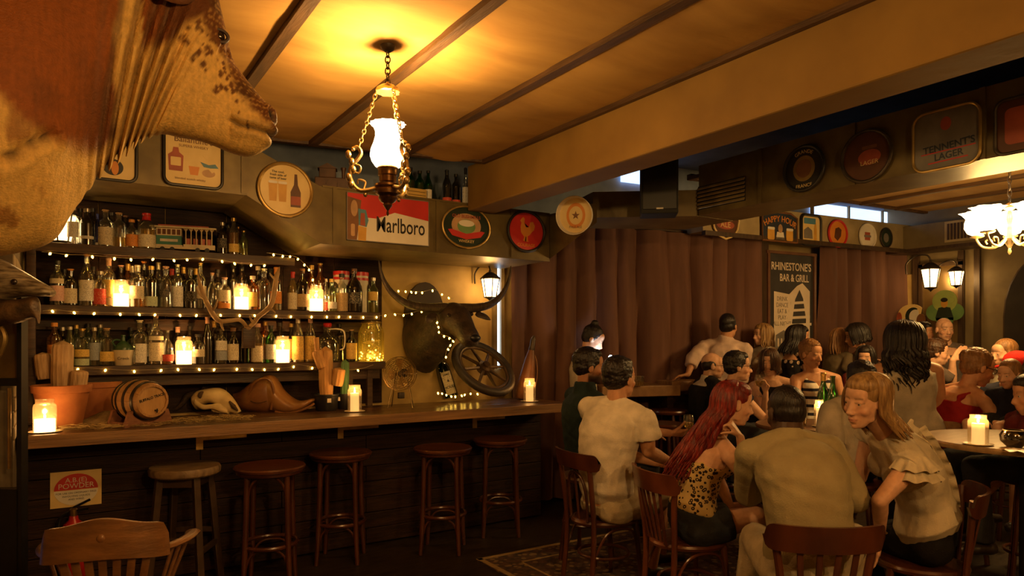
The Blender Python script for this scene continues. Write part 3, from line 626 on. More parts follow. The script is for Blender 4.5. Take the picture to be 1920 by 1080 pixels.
for px, y, w_, h_, nm, pw in [(84, 803, 38, 62, 'candle jar in front of the flower pot at the left end of the bar', 1.6), ]:
    p = at(px, y, Y=4.965); p.z = CZ; sc_ = (p.x * SY + p.y * CY) / FP; candle(p, w_ * sc_ / 2, h_ * sc_, nm, pw, .40, True, 'candle jars on the bar counter')
for px, y, w_, h_, nm, pw in [(665, 768, 26, 50, 'tall candle jar beside the standing cactus on the bar', 1.6), (993, 747, 23, 44, 'candle jar in front of the leather flask at the right of the bar', 1.6)]:
    p = at(px, y, Y=5.12); p.z = CZ; sc_ = (p.x * SY + p.y * CY) / FP; candle(p, w_ * sc_ / 2, h_ * sc_, nm, pw, .70, True, 'candle jars on the bar counter', True)
# ---------------------------------------------------------------- fairy lights
m_bulb = glow('fairy_bulb', (1, .55, .07), 16)
m_wire = mat('clear_wire', (.42, .34, .20), None, 8, .4)
bulb_me = MB().lathe([(.001, -.021), (.006, -.016), (.0075, -.009), (.005, -.002), (.002, 0)], 8).mesh('bulb'); bulb_me.materials.append(m_bulb)
def fairy(label, pts, step=.118, drop=.018, seed=1):
    rr = random.Random(seed); pts = [Vector(p) for p in pts]; path = [Vector(q) for q in spline(pts, len(pts) * 8)]
    t = thing('fairy_light_string', label, 'string lights', path[0], 0, 'strings of fairy lights around the bar')
    obj('wire', MB().tube(path, .0016, 4), m_wire, t); L = 0; nxt = .05
    for a_, b_ in zip(path, path[1:]):
        d = (b_ - a_).length
        while L + d > nxt:
            q = a_.lerp(b_, (nxt - L) / d); o = bpy.data.objects.new('bulb', bulb_me); COL.objects.link(o); o.parent = t; o.matrix_parent_inverse = Matrix.Translation(-path[0])
            o.location = q + Vector((0, -.004, -.001)); o.rotation_euler = (rr.uniform(-.6, .6), rr.uniform(-.6, .6), 0); nxt += step * rr.uniform(.7, 1.35)
        L += d
YS = SF - .026
def E(px, py, Y=YS): return at(px, py, Y=Y)
fairy('fairy lights strung under the edge of the top shelf', [E(78, 472), E(100, 474), E(125, 477), E(160, 478), E(200, 481), E(240, 484), E(280, 484), E(330, 486), E(372, 484), E(405, 486), E(452, 494), E(500, 496)], .12, seed=2)
fairy('fairy lights drooping from the end of the top shelf to the middle one', [E(500, 474), E(517, 476), E(536, 479), E(553, 481), E(566, 490), E(583, 510, YS + .1), E(590, 540, YS + .1)], .075, seed=3)
fairy('fairy lights strung under the edge of the middle shelf', [E(80, 583), E(105, 581), E(135, 584), E(190, 586), E(240, 587), E(285, 588), E(335, 589), E(390, 589), E(440, 589), E(500, 590), E(560, 592), E(630, 592), E(700, 593), E(712, 592)], .125, seed=4)
fairy('fairy lights strung along the edge of the lowest shelf', [E(130, 690), E(168, 690), E(200, 692), E(240, 694), E(290, 693), E(340, 690), E(400, 691), E(450, 690), E(500, 691), E(540, 689), E(560, 684), E(600, 690), E(665, 693), E(700, 684)], .13, seed=5)
fairy('fairy lights looped over the buffalo head', [E(712, 592), E(735, 588, 5.4), E(760, 589, 5.35), E(785, 583, 5.3), E(805, 580, 5.25)], .07, seed=6)
fairy('fairy lights hanging from the horn and down the buffalo neck', [E(720, 542, 5.5), E(760, 545, 5.5), E(790, 547, 5.5), E(815, 543, 5.45), E(835, 555, 5.4), E(850, 560, 5.35)], .07, seed=7)
fairy('fairy lights falling over the buffalo neck to the green bottle', [E(819, 592, 5.14), E(821, 612, 5.12), E(825, 625, 5.1), E(842, 632, 5.05), E(848, 640, 5.02), E(838, 655, 5.0), E(835, 672, 4.99)], .05, seed=8)
fairy('fairy lights lying on the counter behind the green bottle', [at(812, 740, Y=5.30), at(822, 735, Y=5.28), at(850, 742, Y=5.35), at(885, 736, Y=5.4), at(900, 739, Y=5.4)], .06, seed=9)
# ================================================================ the mounted cow head
YB_ = 2.5
def bp(px, py): p = at(px, py, Y=YB_); return (p.x, p.z)
ST = [((515, 222), (508, 250), .028), ((509, 206), (495, 280), .068), ((494, 192), (470, 292), .085), ((474, 168), (440, 287), .086), ((452, 140), (405, 273), .084), ((434, 112), (372, 262), .088), ((424, 78), (338, 256), .105), ((414, 30), (306, 250), .115), ((394, -30), (268, 262), .125),
      ((330, -80), (232, 288), .145), ((240, -105), (186, 330), .185), ((130, -120), (138, 395), .235), ((20, -130), (100, 450), .28), ((-110, -135), (30, 474), .31), ((-240, -140), (-80, 488), .33), ((-330, -140), (-200, 492), .34)]
rows_ = spline([bp(*a) + bp(*b) + (w,) for a, b, w in ST], 210)
NA = 120; vs = []; fs = []; info = []
for i, r_ in enumerate(rows_):
    tx, tz, bx, bz, w = r_; c = Vector(((tx + bx) / 2, YB_, (tz + bz) / 2)); up = Vector((tx - bx, 0, tz - bz)); hh = up.length / 2; up.normalize()
    t = i / 209
    for j in range(NA):
        a = 2 * math.pi * j / NA; ca, sa = math.cos(a), math.sin(a); e = .82
        yy = -math.copysign(abs(sa) ** e, sa); uu = math.copysign(abs(ca) ** .95, ca)
        nar = 1 - .30 * max(0, -uu) ** 2 if t > .5 else 1 - .22 * max(0, uu) ** 2 * (1 if t < .42 else 0)
        q = c + up * (uu * hh) + Vector((0, yy * w * nar, 0))
        # throat wrinkles
        g = math.exp(-((t - .60) / .075) ** 2) * (.35 + .65 * max(0, -uu + .55))
        ph = 78 * math.pi * (t - .6) + 1.3 * math.sin(uu * 2.2)
        nrm = (q - c).normalized(); q = q + nrm * (.019 * g * math.sin(ph))
        # mouth line, nostril, eye socket and cheek
        ez = ((t - .375) / .028) ** 2 + ((uu - .80) / .10) ** 2; q = q + nrm * (.014 * math.exp(-ez * .35) - .020 * math.exp(-ez * 1.3))
        ck = ((t - .42) / .08) ** 2 + ((uu + .15) / .5) ** 2; q = q + Vector((0, yy, 0)) * (.014 * math.exp(-ck))
        vs.append(tuple(q)); info.append((t, uu, yy))
for i in range(209):
    for j in range(NA): j2 = (j + 1) % NA; fs.append((i * NA + j, i * NA + j2, (i + 1) * NA + j2, (i + 1) * NA + j))
fs.append(tuple(range(NA - 1, -1, -1))); fs.append(tuple(209 * NA + j for j in range(NA)))
def normals_(me):
    a = np.empty(len(me.vertices) * 3, dtype=np.float32); me.vertices.foreach_get('normal', a); return a.reshape(-1, 3)
cow = thing('mounted_cow_head', 'brown and cream taxidermy cow head with wrinkled neck hung high at the left', 'taxidermy', (-.6, YB_, 2.3))
me = MB().add(vs, fs).mesh('head_and_neck')
V = coords(me).astype(float); inf = np.array(info); t_, u_, y_ = inf[:, 0], inf[:, 1], inf[:, 2]
# colour: where the pixel of the photograph would be, to place brown patches and freckles
dd = V[:, 0] * SY + V[:, 1] * CY; 
P2 = V.copy(); P2[:, 1] = YB_; d2 = P2[:, 0] * SY + P2[:, 1] * CY; lt = P2[:, 0] * CY - P2[:, 1] * SY
PX = 960 + FP * lt / d2; PY = 640 - FP * (P2[:, 2] - H) / d2
n1 = noise3(V, 14, 1); n2 = noise3(V, 55, 2); n3 = noise3(V, 150, 3)
def sm(x, a, b): x = np.clip((x - a) / (b - a), 0, 1); return x * x * (3 - 2 * x)
N_ = normals_(me).astype(float)
def pdist(poly):
    d = np.full(len(PX), 1e9)
    for (x0, y0), (x1, y1) in zip(poly, poly[1:]):
        t = np.clip(((PX - x0) * (x1 - x0) + (PY - y0) * (y1 - y0)) / ((x1 - x0) ** 2 + (y1 - y0) ** 2), 0, 1); d = np.minimum(d, np.hypot(PX - x0 - t * (x1 - x0), PY - y0 - t * (y1 - y0)))
    return d
dm = pdist([(424, 236), (440, 246), (462, 250), (484, 257), (506, 262)]); side = np.abs(y_) > .12
nos = ((PX - 502) / 7.0) ** 2 + ((PY - 227 - (PX - 502) * .8) / 13.0) ** 2
fold = pdist([(18, 334), (42, 322), (60, 312), (78, 296), (100, 292)])
disp = -.016 * np.exp(-(dm / 4.5) ** 2) * side + .010 * np.exp(-((dm - 11) / 8) ** 2) * side * (PX > 425) - .028 * np.exp(-nos * 1.2) * side + .008 * np.exp(-((np.sqrt(nos) - 1.5) / .4) ** 2) * side - .03 * np.exp(-(fold / 7) ** 2) + .016 * np.exp(-((fold - 17) / 9) ** 2)
V = V + N_ * disp[:, None]; me.vertices.foreach_set('co', V.astype(np.float32).ravel()); me.update()
brown = np.array([.27, .078, .012]); dark = np.array([.060, .022, .008]); cream = np.array([.74, .475, .14])
edge = np.interp(PX, [-80, 0, 50, 110, 185, 215], [190, 228, 266, 298, 306, 270]) + 10 * n1
neck = (1 - sm(PY, edge - 14, edge + 14)) * (1 - sm(PX + 9 * n1 - np.interp(PY, [0, 60, 180, 260], [228, 217, 199, 214]), -8, 8))
blot = sm(n1 + .3 * n2, .72, .95) * (PX < 160) * .7
f_ = (PX - 324) * .86 - (PY - 75) * .51
bridge = sm(f_ + 7 * n1 + 5 * n2 - np.clip(PY - 170, 0, 120) * .12, 34, 54) * (PX > 300) * (1 - .35 * sm(noise3(V, 120, 9), .1, .6))
frec = np.zeros(len(PX)); rs_ = np.random.RandomState(4)
for k in range(190):
    fx, fy = rs_.uniform(315, 470), rs_.uniform(60, 250); ff = (fx - 324) * .86 - (fy - 75) * .51
    if rs_.rand() > np.clip((ff + 14) / 40, 0, 1) or (fy > 205 and rs_.rand() > .35): continue
    r0 = rs_.uniform(2.2, 5.2) * (1 if fy < 190 else .6); frec = np.maximum(frec, 1 - sm(np.hypot(PX - fx, (PY - fy) * rs_.uniform(.7, 1)) + 1.2 * n3, r0 - 1.2, r0 + 1.4))
top = (1 - sm(PY + 10 * n1 + np.clip(PX - 290, 0, 200) * .75, 100, 128)) * (PX > 258)
pat = np.clip(np.maximum.reduce([neck, bridge, frec * .95, top, blot]), 0, 1)
dk_ = np.clip(sm(PX, 250, 330) * .75 + sm(n1, .3, .9) * .35 + sm(PX, 120, 190) * sm(PY, 120, 220) * (PX < 230) * .6, 0, 1)[:, None]
bc = brown * (1 - dk_) + dark * 1.5 * dk_
col_ = cream * (1 + .10 * n3 + .07 * n2)[:, None] * (1 - pat[:, None]) + bc * (1 + .12 * n3)[:, None] * pat[:, None]
strip = sm(np.abs(t_ - .60), .11, .07) * (1 - sm(PX, 300, 330)) * sm(np.sin(78 * np.pi * (t_ - .6) + 1.3 * np.sin(u_ * 2.2)), .25, -.6)  # shade in the valleys between neck wrinkles, put into the colour
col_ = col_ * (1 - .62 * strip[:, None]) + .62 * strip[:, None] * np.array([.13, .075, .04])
for w_, c_ in ((np.exp(-(dm / 3.2) ** 2) * side * .85, (.03, .016, .01)), (sm(nos, 1.5, .7) * side, (.018, .011, .008)), (np.exp(-(fold / 5) ** 2) * .85, (.05, .022, .01)), (sm(PX + .15 * PY, 535, 548) * .8, (.10, .055, .03)), (np.exp(-((dm - 9) / 7) ** 2) * side * .25 * (PX > 430), (.06, .03, .02))):  # mouth, nostril, fold: crease shade put into the colour; muzzle, lip tones own
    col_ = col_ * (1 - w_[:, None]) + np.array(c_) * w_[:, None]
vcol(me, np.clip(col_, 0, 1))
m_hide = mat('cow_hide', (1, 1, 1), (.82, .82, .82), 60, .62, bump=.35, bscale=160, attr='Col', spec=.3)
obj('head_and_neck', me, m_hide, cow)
ep = at(411, 68, Y=YB_ - .085)
m_eye = mat('glass_eye', (.02, .012, .008), None, 5, .05, spec=.8)
m_lid = mat('eyelid_hide', (.05, .022, .012), None, 20, .6)
obj('eye', MB().ball((ep.x, YB_ - .075, ep.z), .021, 16, 12), m_eye, cow)
obj('eyelid', MB().tube([(ep.x + .027 * math.cos(a), YB_ - .088, ep.z + .020 * math.sin(a)) for a in [2 * math.pi * k / 20 for k in range(20)]], .006, 6, closed=True), m_lid, cow)
m_earh = mat('ear_hide', (.20, .07, .022), (.09, .032, .012), 20, .75, bump=.4, bscale=90)
ea = at(352, -5, Y=YB_ - .11)
obj('ear', MB().tube(spline([(ea.x + .02, YB_ - .10, ea.z + .03), (ea.x - .04, YB_ - .17, ea.z + .0), (ea.x - .10, YB_ - .22, ea.z - .012), (ea.x - .16, YB_ - .25, ea.z + .01)], 12), [.028, .036, .044, .05, .053, .054, .052, .047, .04, .03, .018, .005], 12, flat=.35, up=(0, 1, .2)), m_earh, cow)
h0 = at(385, -60, Y=YB_ - .09); m_horn = mat('horn', (.42, .33, .20), (.16, .11, .06), 6, .4, stretch=(6, 6, 1))
obj('horn', MB().tube(spline([(h0.x, YB_ - .08, h0.z), (h0.x - .02, YB_ - .2, h0.z + .05), (h0.x + .03, YB_ - .3, h0.z + .16)], 12), [.034 * (1 - k / 13) for k in range(12)], 10), m_horn, cow)
obj('mount_board', MB().box((-.95, YB_, 2.45), (.78, .5, .75), bev=.02), m_rtrim, cow)
# ---------------------------------------------------------------- fish at the left edge
m_fish = mat('fish_skin', (.40, .33, .22), (.10, .07, .04), 26, .3, bump=.4, bscale=50, stretch=(.6, 1, 3), coat=.3)
m_fishb = mat('fish_belly', (.16, .09, .04), (.05, .03, .015), 18, .4, bump=.4)
DF = 3.35
def fpt(px, py, off=0): p = at(px, py, d=DF); return p + Vector((-SY, -CY, 0)) * off
fish = thing('mounted_fish', 'mounted silvery fish head with open jaw at the left edge', 'taxidermy', fpt(-120, 600))
def loft(stations, nseg, depthdir, n=24):
    rr = spline([tuple(fpt(*a)) + tuple(fpt(*b)) + (w,) for a, b, w in stations], nseg); vs = []; fs = []
    for r_ in rr:
        T = Vector(r_[:3]); B = Vector(r_[3:6]); c = (T + B) / 2; up = (T - B) / 2
        for j in range(n):
            a = 2 * math.pi * j / n; vs.append(c + up * math.cos(a) + depthdir * (math.sin(a) * r_[6]))
    for i in range(nseg - 1):
        for j in range(n): j2 = (j + 1) % n; fs.append((i * n + j, i * n + j2, (i + 1) * n + j2, (i + 1) * n + j))
    fs.append(tuple(range(n - 1, -1, -1))); fs.append(tuple((nseg - 1) * n + j for j in range(n)))
    return MB().add(vs, fs)
DV = Vector((SY, CY, 0))
obj('upper_head', loft([((-190, 470), (-190, 590), .10), ((-80, 472), (-80, 580), .11), ((-10, 482), (-10, 570), .10), ((30, 502), (30, 558), .085), ((65, 522), (62, 556), .065), ((90, 536), (88, 556), .045), ((101, 544), (98, 556), .022)], 40, DV), m_fish, fish)
obj('lower_jaw', loft([((-190, 560), (-190, 650), .08), ((-60, 560), (-60, 630), .085), ((0, 562), (0, 612), .075), ((40, 560), (36, 605), .055), ((66, 556), (64, 596), .035), ((72, 566), (73, 607), .014)], 30, DV), m_fishb, fish)
obj('gill_plate', loft([((-60, 480), (-70, 600), .118), ((-20, 495), (-26, 590), .116), ((2, 520), (-2, 575), .10)], 14, DV), m_fish, fish)
pe = fpt(48, 531, .078); obj('eye', MB().ball(pe, .014, 12, 8), m_eye, fish)
# dark carved stand with turned bars under the fish
DS = 3.62
st = thing('iron_stand', 'dark stand with brass upright bars and scroll below the fish', 'stand', at(10, 900, d=DS).xy.to_3d())
def ipt(px, py): return at(px, py, d=DS)
a_, b_ = ipt(-60, 600), ipt(38, 700)
MI = Matrix.Translation(at(-12, 655, d=DS)) @ Matrix.Rotation(-YAW, 4, 'Z')
m_goldp = mat('dull_gold_panel', (.34, .23, .07), (.22, .14, .04), 6, .4, .5)
lobj('panel', MB().box((0, .02, .02), (.27, .03, .34)), m_goldp, st, MI, False)
lobj('frame', MB().box((.150, 0, -.55), (.025, .05, 1.80)).box((0, 0, -.17), (.30, .05, .04)).box((-.15, 0, -.55), (.025, .05, 1.8)), m_black, st, MI, False)
for k in range(4): lobj('upright_bar', MB().tube([(-.10 + k * .065, -.02, -.20), (-.10 + k * .065, -.02, -.62)], .010, 8), m_brass if k % 2 else m_iron, st, MI)
lobj('scroll', MB().tube(spline([(.00, -.05, .05), (.05, -.05, .12), (.09, -.05, .06), (.06, -.05, -.03), (.01, -.05, -.10), (-.03, -.05, -.13)], 24), .018, 8), m_goldp, st, MI)
lobj('foot_board', MB().box((0, .0, -1.15), (.29, .05, .85)), m_black, st, MI, False)
# ================================================================ pendant lamp
m_shade = glow('lit_opal_glass', (1.0, .74, .40), 7)
m_bronze = mat('bronze', (.24, .13, .045), (.10, .05, .02), 20, .32, .9)
m_chain = mat('brass_chain', (.62, .45, .20), (.40, .27, .10), 20, .3, .9)
def chain(a, b, n, r, wire, m, parent, name='chain', sag=0):
    a, b = Vector(a), Vector(b); mb = MB(); D = (b - a); L = D.length / n
    for i in range(n):
        p = a.lerp(b, (i + .5) / n); t = D.normalized(); x = t.orthogonal() if abs(t.z) > .99 else t.cross(Vector((0, 0, 1))).normalized()
        if i % 2: x = t.cross(x)
        x.normalize()
        mb.tube([p + t * (L * .68 * math.cos(q)) + x * (r * math.sin(q)) for q in [2 * math.pi * k / 10 for k in range(10)]], wire, 5, closed=True)
    return obj(name, mb, m, parent)
def pendant(base, label, power, off=False):
    """base: the hook on the canvas"""
    x, y, z = base; t = thing('pendant_lamp', label, 'lamp', base, 0, 'pendant lamps with opal shades')
    T = Matrix.Translation(base)
    lobj('ceiling_hook', MB().lathe([(.012, -.035), (.03, -.022), (.036, -.005), (.03, 0)], 16), m_iron, t, T)
    chain((x, y, z - .03), (x, y, z - .19), 6, .012, .0035, m_iron, t, 'top_chain')
    lobj('crown', MB().lathe([(.052, -.225), (.056, -.222), (.050, -.205), (.034, -.192), (.012, -.186), (.006, -.175)], 20, wav=lambda a, i: 1 + .07 * math.cos(8 * a) * (i < 3)), m_chain, t, T)
    zs = -.37        # rim of the shade
    def shw(a, i): return 1 + (.05 * math.cos(14 * a) if i >= 9 else 0)
    lobj('opal_shade', MB().lathe([(.042, zs - .205), (.058, zs - .198), (.074, zs - .175), (.082, zs - .150), (.078, zs - .120), (.066, zs - .090), (.058, zs - .060), (.058, zs - .035), (.066, zs - .015), (.076, zs - .004), (.082, zs)], 42, wav=shw, capt=False), m_shade, t, T)
    lobj('burner', MB().lathe([(.036, zs - .275), (.040, zs - .27), (.040, zs - .245), (.045, zs - .24), (.045, zs - .215), (.050, zs - .208), (.046, zs - .20)], 24), m_bronze, t, T)
    lobj('font', MB().lathe([(.001, zs - .43), (.007, zs - .42), (.004, zs - .405), (.012, zs - .395), (.022, zs - .38), (.020, zs - .372), (.036, zs - .362), (.044, zs - .345), (.040, zs - .338), (.054, zs - .328), (.058, zs - .31), (.052, zs - .302), (.060, zs - .294), (.060, zs - .284), (.040, zs - .278), (.034, zs - .272)], 28), m_bronze, t, T)
    for k in range(3):
        a = R(157 + 120 * k); c, s_ = math.cos(a), math.sin(a)
        def P(r, h): r = .05 + (r - .05) * 1.5 if r > .05 else r; return (r * c, r * s_, h)
        arm = MB().tube(spline([P(.050, zs - .30), P(.10, zs - .315), P(.128, zs - .27), P(.128, zs - .21), P(.108, zs - .17), P(.098, zs - .14), P(.108, zs - .115), P(.122, zs - .125)], 30), .0095, 8)
        arm.tube(spline([P(.128, zs - .225), P(.105, zs - .235), P(.10, zs - .205), P(.115, zs - .195)], 14), .005, 6)
        arm.tube(spline([P(.09, zs - .31), P(.085, zs - .275), P(.105, zs - .265), P(.108, zs - .285)], 14), .005, 6)
        arm.ball(P(.122, zs - .125), .011, 8, 6).ball(P(.085, zs - .335), .010, 8, 6)
        for q in range(5): arm.ball(P(.128 + .008 * math.sin(q * 2), zs - .29 + q * .035), (.015, .015, .020), 8, 6)
        lobj('scroll_arm', arm, m_chain, t, T)
        chain(Vector(base) + Vector(P(.050, -.215)), Vector(base) + Vector(P(.104, zs - .113)), 13, .0085, .0028, m_chain, t)
    l = lamp('pendant_light', (x, y, z + zs - .09), power, (1, .60, .22), .05, t)
    return t
pl = at(727, 84, Z=2.985); pendant((pl.x, pl.y, 2.985), 'lit brass oil lamp pendant with opal shade hanging from the canvas', 100)
pendant((.85, -.35, 2.985), 'second pendant lamp hanging behind the viewer', 250)
pendant((2.2, -1.5, 2.985), 'third pendant lamp hanging behind the viewer', 270)
# shade glass must let the lamp inside shine out
sh = MATS['lit_opal_glass']; nt = sh.node_tree; e_ = [n for n in nt.nodes if n.type == 'EMISSION'][0]; ou = nt.nodes['Material Output']
tr_ = nd(nt, 'ShaderNodeBsdfTransparent'); tr_.inputs[0].default_value = (1, .93, .82, 1); ms_ = nd(nt, 'ShaderNodeMixShader'); ms_.inputs[0].default_value = .72
nt.links.new(tr_.outputs[0], ms_.inputs[1]); nt.links.new(e_.outputs[0], ms_.inputs[2]); nt.links.new(ms_.outputs[0], ou.inputs[0])
# ================================================================ chandelier in the side room
m_tulip = glow('lit_frosted_tulip', (1.0, .70, .36), 14)
m_gilt = mat('cream_gilt', (.62, .50, .30), (.42, .30, .14), 18, .4, .5)
ch0 = at(1893, 402, d=5.6); ch0.z = 3.2
chn = thing('chandelier', 'gilt chandelier with lit frilled glass tulip shades', 'lamp', ch0)
zc = at(1893, 440, d=5.6).z
chain((ch0.x, ch0.y, 3.2), (ch0.x, ch0.y, zc + .26), 9, .014, .004, m_iron, chn)
T = Matrix.Translation((ch0.x, ch0.y, zc))
lobj('stem', MB().lathe([(.004, -.16), (.014, -.14), (.008, -.11), (.03, -.07), (.04, -.03), (.02, 0), (.014, .08), (.026, .14), (.012, .19), (.05, .215), (.045, .235), (.008, .26)], 20), m_gilt, chn, T)
for k in range(5):
    a = R(20 + 72 * k); c, s_ = math.cos(a), math.sin(a)
    def P(r, h): return Vector((r * c, r * s_, h))
    lobj('arm', MB().tube(spline([P(.02, -.02), P(.10, -.09), P(.19, -.08), P(.235, -.02), P(.235, .01)], 20), .010, 8).tube(spline([P(.12, -.09), P(.13, -.03), P(.17, -.03), P(.16, -.06)], 12), .006, 6), m_gilt, chn, T)
    lobj('drip_tray', MB().lathe([(.01, 0), (.05, .012), (.055, .022), (.02, .02)], 16, M=Matrix.Translation(P(.235, -.005))), m_gilt, chn, T)
    lobj('tulip_shade', MB().lathe([(.02, .015), (.05, .03), (.068, .065), (.066, .10), (.058, .125), (.075, .155), (.09, .165)], 30, M=Matrix.Translation(P(.235, 0)) @ Matrix.Scale(1.28, 4), wav=lambda an, i: 1 + (.16 if i >= 5 else .06) * math.cos(6 * an), capt=False), m_tulip, chn, T)
lamp('chandelier_light', (ch0.x, ch0.y, zc - .02), 115, WARM, .25, chn)
# ================================================================ lanterns
m_lpane = glow('lantern_pane', (1.0, .66, .30), 7)
def lantern(p, s, label, ang, power, back=.12, group='lit carriage lanterns', hang=True):
    t = thing('wall_lantern', label, 'lamp', p, 0, group); M = Matrix.Translation(p) @ Matrix.Rotation(ang, 4, 'Z') @ Matrix.Scale(s, 4)
    n = 6
    for k in range(n):
        a0, a1 = 2 * math.pi * k / n, 2 * math.pi * (k + 1) / n; q = MB()
        q.add([(.055 * math.cos(a0), .055 * math.sin(a0), -.085), (.055 * math.cos(a1), .055 * math.sin(a1), -.085), (.085 * math.cos(a1), .085 * math.sin(a1), .08), (.085 * math.cos(a0), .085 * math.sin(a0), .08)], [(0, 1, 2, 3)])
        lobj('pane', q, m_lpane, t, M, False)
        lobj('corner_bar', MB().tube([(.056 * math.cos(a0), .056 * math.sin(a0), -.088), (.087 * math.cos(a0), .087 * math.sin(a0), .083)], .005, 6), m_iron, t, M)
    lobj('roof', MB().lathe([(.10, .083), (.098, .092), (.06, .125), (.03, .145), (.012, .15), (.014, .165), (.004, .175)], 6), m_iron, t, M)
    lobj('floor_plate', MB().lathe([(.004, -.125), (.012, -.115), (.03, -.1), (.06, -.09), (.058, -.083)], 6), m_iron, t, M)
    if hang: lobj('bracket', MB().tube(spline([(0, 0, .17), (0, .03, .22), (0, back * .6, .22), (0, back, .15), (0, back, .05)], 18), .008, 6), m_iron, t, M)
    lamp('lantern_light', Vector(p) + Vector((0, 0, .0)), power, WARM, .05, t)
    return t
lp = at(919, 540, Y=5.55); lantern(lp, 1.0, 'lit hexagonal wall lantern beside the window gap', R(15), 7, .2)
lp = at(115, 428, Y=5.60); lantern(lp, 1.05, 'lit lantern on the top shelf beside the cow neck', R(10), 6, .12, hang=False)
lp = at(1745, 522, X=XW - .35); lantern(lp, 1.35, 'amber lit lantern in front of the dark mirror on the right wall', R(20), 9, .2)
for m_ in (m_lpane, m_tulip):
    nt = m_.node_tree; e_ = [n for n in nt.nodes if n.type == 'EMISSION'][0]; ou = nt.nodes['Material Output']
    tr_ = nd(nt, 'ShaderNodeBsdfTransparent'); tr_.inputs[0].default_value = (1, .9, .75, 1); ms_ = nd(nt, 'ShaderNodeMixShader'); ms_.inputs[0].default_value = .6
    nt.links.new(tr_.outputs[0], ms_.inputs[1]); nt.links.new(e_.outputs[0], ms_.inputs[2]); nt.links.new(ms_.outputs[0], ou.inputs[0])
# ================================================================ things on the bar
def ctr(px, py): return at(px, py, Z=CZ)
m_terra = mat('terracotta', (.46, .17, .055), (.34, .115, .035), 9, .75, bump=.15)
m_cact = mat('carved_cactus_wood', (.58, .40, .22), (.42, .27, .13), 14, .75, bump=.4, stretch=(5, 5, .6))
m_cact2 = mat('orange_cactus', (.62, .34, .11), (.48, .24, .07), 14, .7, bump=.4, stretch=(5, 5, .6))
m_green = mat('cactus_green', (.10, .24, .08), (.06, .15, .05), 12, .55)
m_soil = mat('soil', (.05, .03, .018), None, 30, .95, bump=.6)
m_straw = mat('straw', (.48, .34, .13), (.30, .20, .07), 40, .85, bump=.5)
def ribbed(p0, p1, r, ribs=14, amp=.04, n=56, rings=12, lean=(0, 0, 0)):
    p0, p1 = Vector(p0), Vector(p1); L = (p1 - p0).length; q = (p1 - p0).to_track_quat('Z', 'Y').to_matrix().to_4x4(); q.translation = p0
    prof = []
    for i in range(rings + 1):
        t = i / rings; rr = r * (.86 + .14 * min(1, t * 5)) * (1 if t < .86 else math.sqrt(max(0.002, 1 - ((t - .86) / .14) ** 2))); prof.append((rr, L * t))
    return MB().lathe(prof, n, q, wav=lambda a, i: 1 + amp * math.cos(ribs * a))
# terracotta pots with carved cactus
pp = at(116, 790, Y=5.25); pp.z = CZ; dsc = (pp.x * SY + pp.y * CY) / FP
pot = thing('cactus_pot', 'big terracotta flower pot holding a carved wooden cactus', 'plant pot', pp)
T = Matrix.Translation(pp)
lobj('pot', MB().lathe([(0, .001), (.105, .001), (.112, .01), (.152, .215), (.164, .218), (.168, .262), (.160, .266), (.150, .262), (.146, .235), (.0, .232)], 36), m_terra, pot, T)
lobj('soil', MB().lathe([(0, .236), (.146, .236)], 24, capt=False), m_soil, pot, T)
RX_ = Vector((CY, -SY, 0))
lobj('cactus_trunk', ribbed((-.0, 0, .23), (.005, 0, .545), .060), m_cact, pot, T)
lobj('cactus_arm', ribbed(RX_ * -.105 + Vector((0, 0, .30)), RX_ * -.125 + Vector((0, 0, .47)), .046, 12), m_cact, pot, T)
lobj('cactus_arm', ribbed(RX_ * .10 + Vector((0, 0, .235)), RX_ * .115 + Vector((0, 0, .36)), .048, 12), m_cact, pot, T)
p2 = pp + Vector((.19, .31, 0)); t2 = thing('flower_pot', 'second terracotta pot standing behind the cactus pot', 'plant pot', p2)
lobj('pot', MB().lathe([(0, .001), (.10, .001), (.108, .01), (.150, .225), (.162, .228), (.166, .262), (.158, .265), (.148, .25), (0, .22)], 32), m_terra, t2, Matrix.Translation(p2))
lobj('soil', MB().lathe([(0, .222), (.14, .222)], 20, capt=False), m_soil, t2, Matrix.Translation(p2))
# straw scattered round the barrel
rr = random.Random(5)
def straw_heap(label, px0, px1, Y0, Y1, n):
    mb = MB()
    for k in range(n):
        p = at(rr.uniform(px0, px1), 770, Y=rr.uniform(Y0, Y1)); p.z = CZ + rr.uniform(.003, .02); a = rr.uniform(0, 3.1); L = rr.uniform(.03, .09); d = Vector((math.cos(a), math.sin(a), rr.uniform(-.15, .15))) * L / 2
        mb.tube([p - d, p + d], .0016, 3)
    o = obj('straw', mb, m_straw); tag(o, label, 'straw', None, 'stuff')
straw_heap('dry straw scattered on the counter round the barrel', 120, 330, 4.92, 5.2, 420)
straw_heap('dry straw scattered on the counter round the skull', 330, 470, 4.95, 5.25, 300)
# sack behind the barrel
sk = at(190, 770, Y=5.33)
m_sack = mat('sackcloth', (.30, .20, .09), (.20, .13, .055), 30, .9, bump=.5, bscale=200)
mb = MB(); nx, ny = 22, 14; vs = []; fs = []
for j in range(ny + 1):
    for i in range(nx + 1):
        u, v = i / nx, j / ny; hgt = .075 * math.sin(math.pi * u) ** .8 * math.sin(math.pi * v) ** .7 * (1 + .25 * math.sin(u * 9 + v * 5)) * (.35 + .8 * u)
        vs.append((sk.x - .17 + .34 * u, sk.y - .1 + .24 * v, CZ + .003 + max(0, hgt)))
for j in range(ny):
    for i in range(nx): q = j * (nx + 1) + i; fs.append((q, q + 1, q + nx + 2, q + nx + 1))
tag(obj('sack', mb.add(vs, fs), m_sack), 'crumpled sackcloth heap behind the small barrel', 'sack')
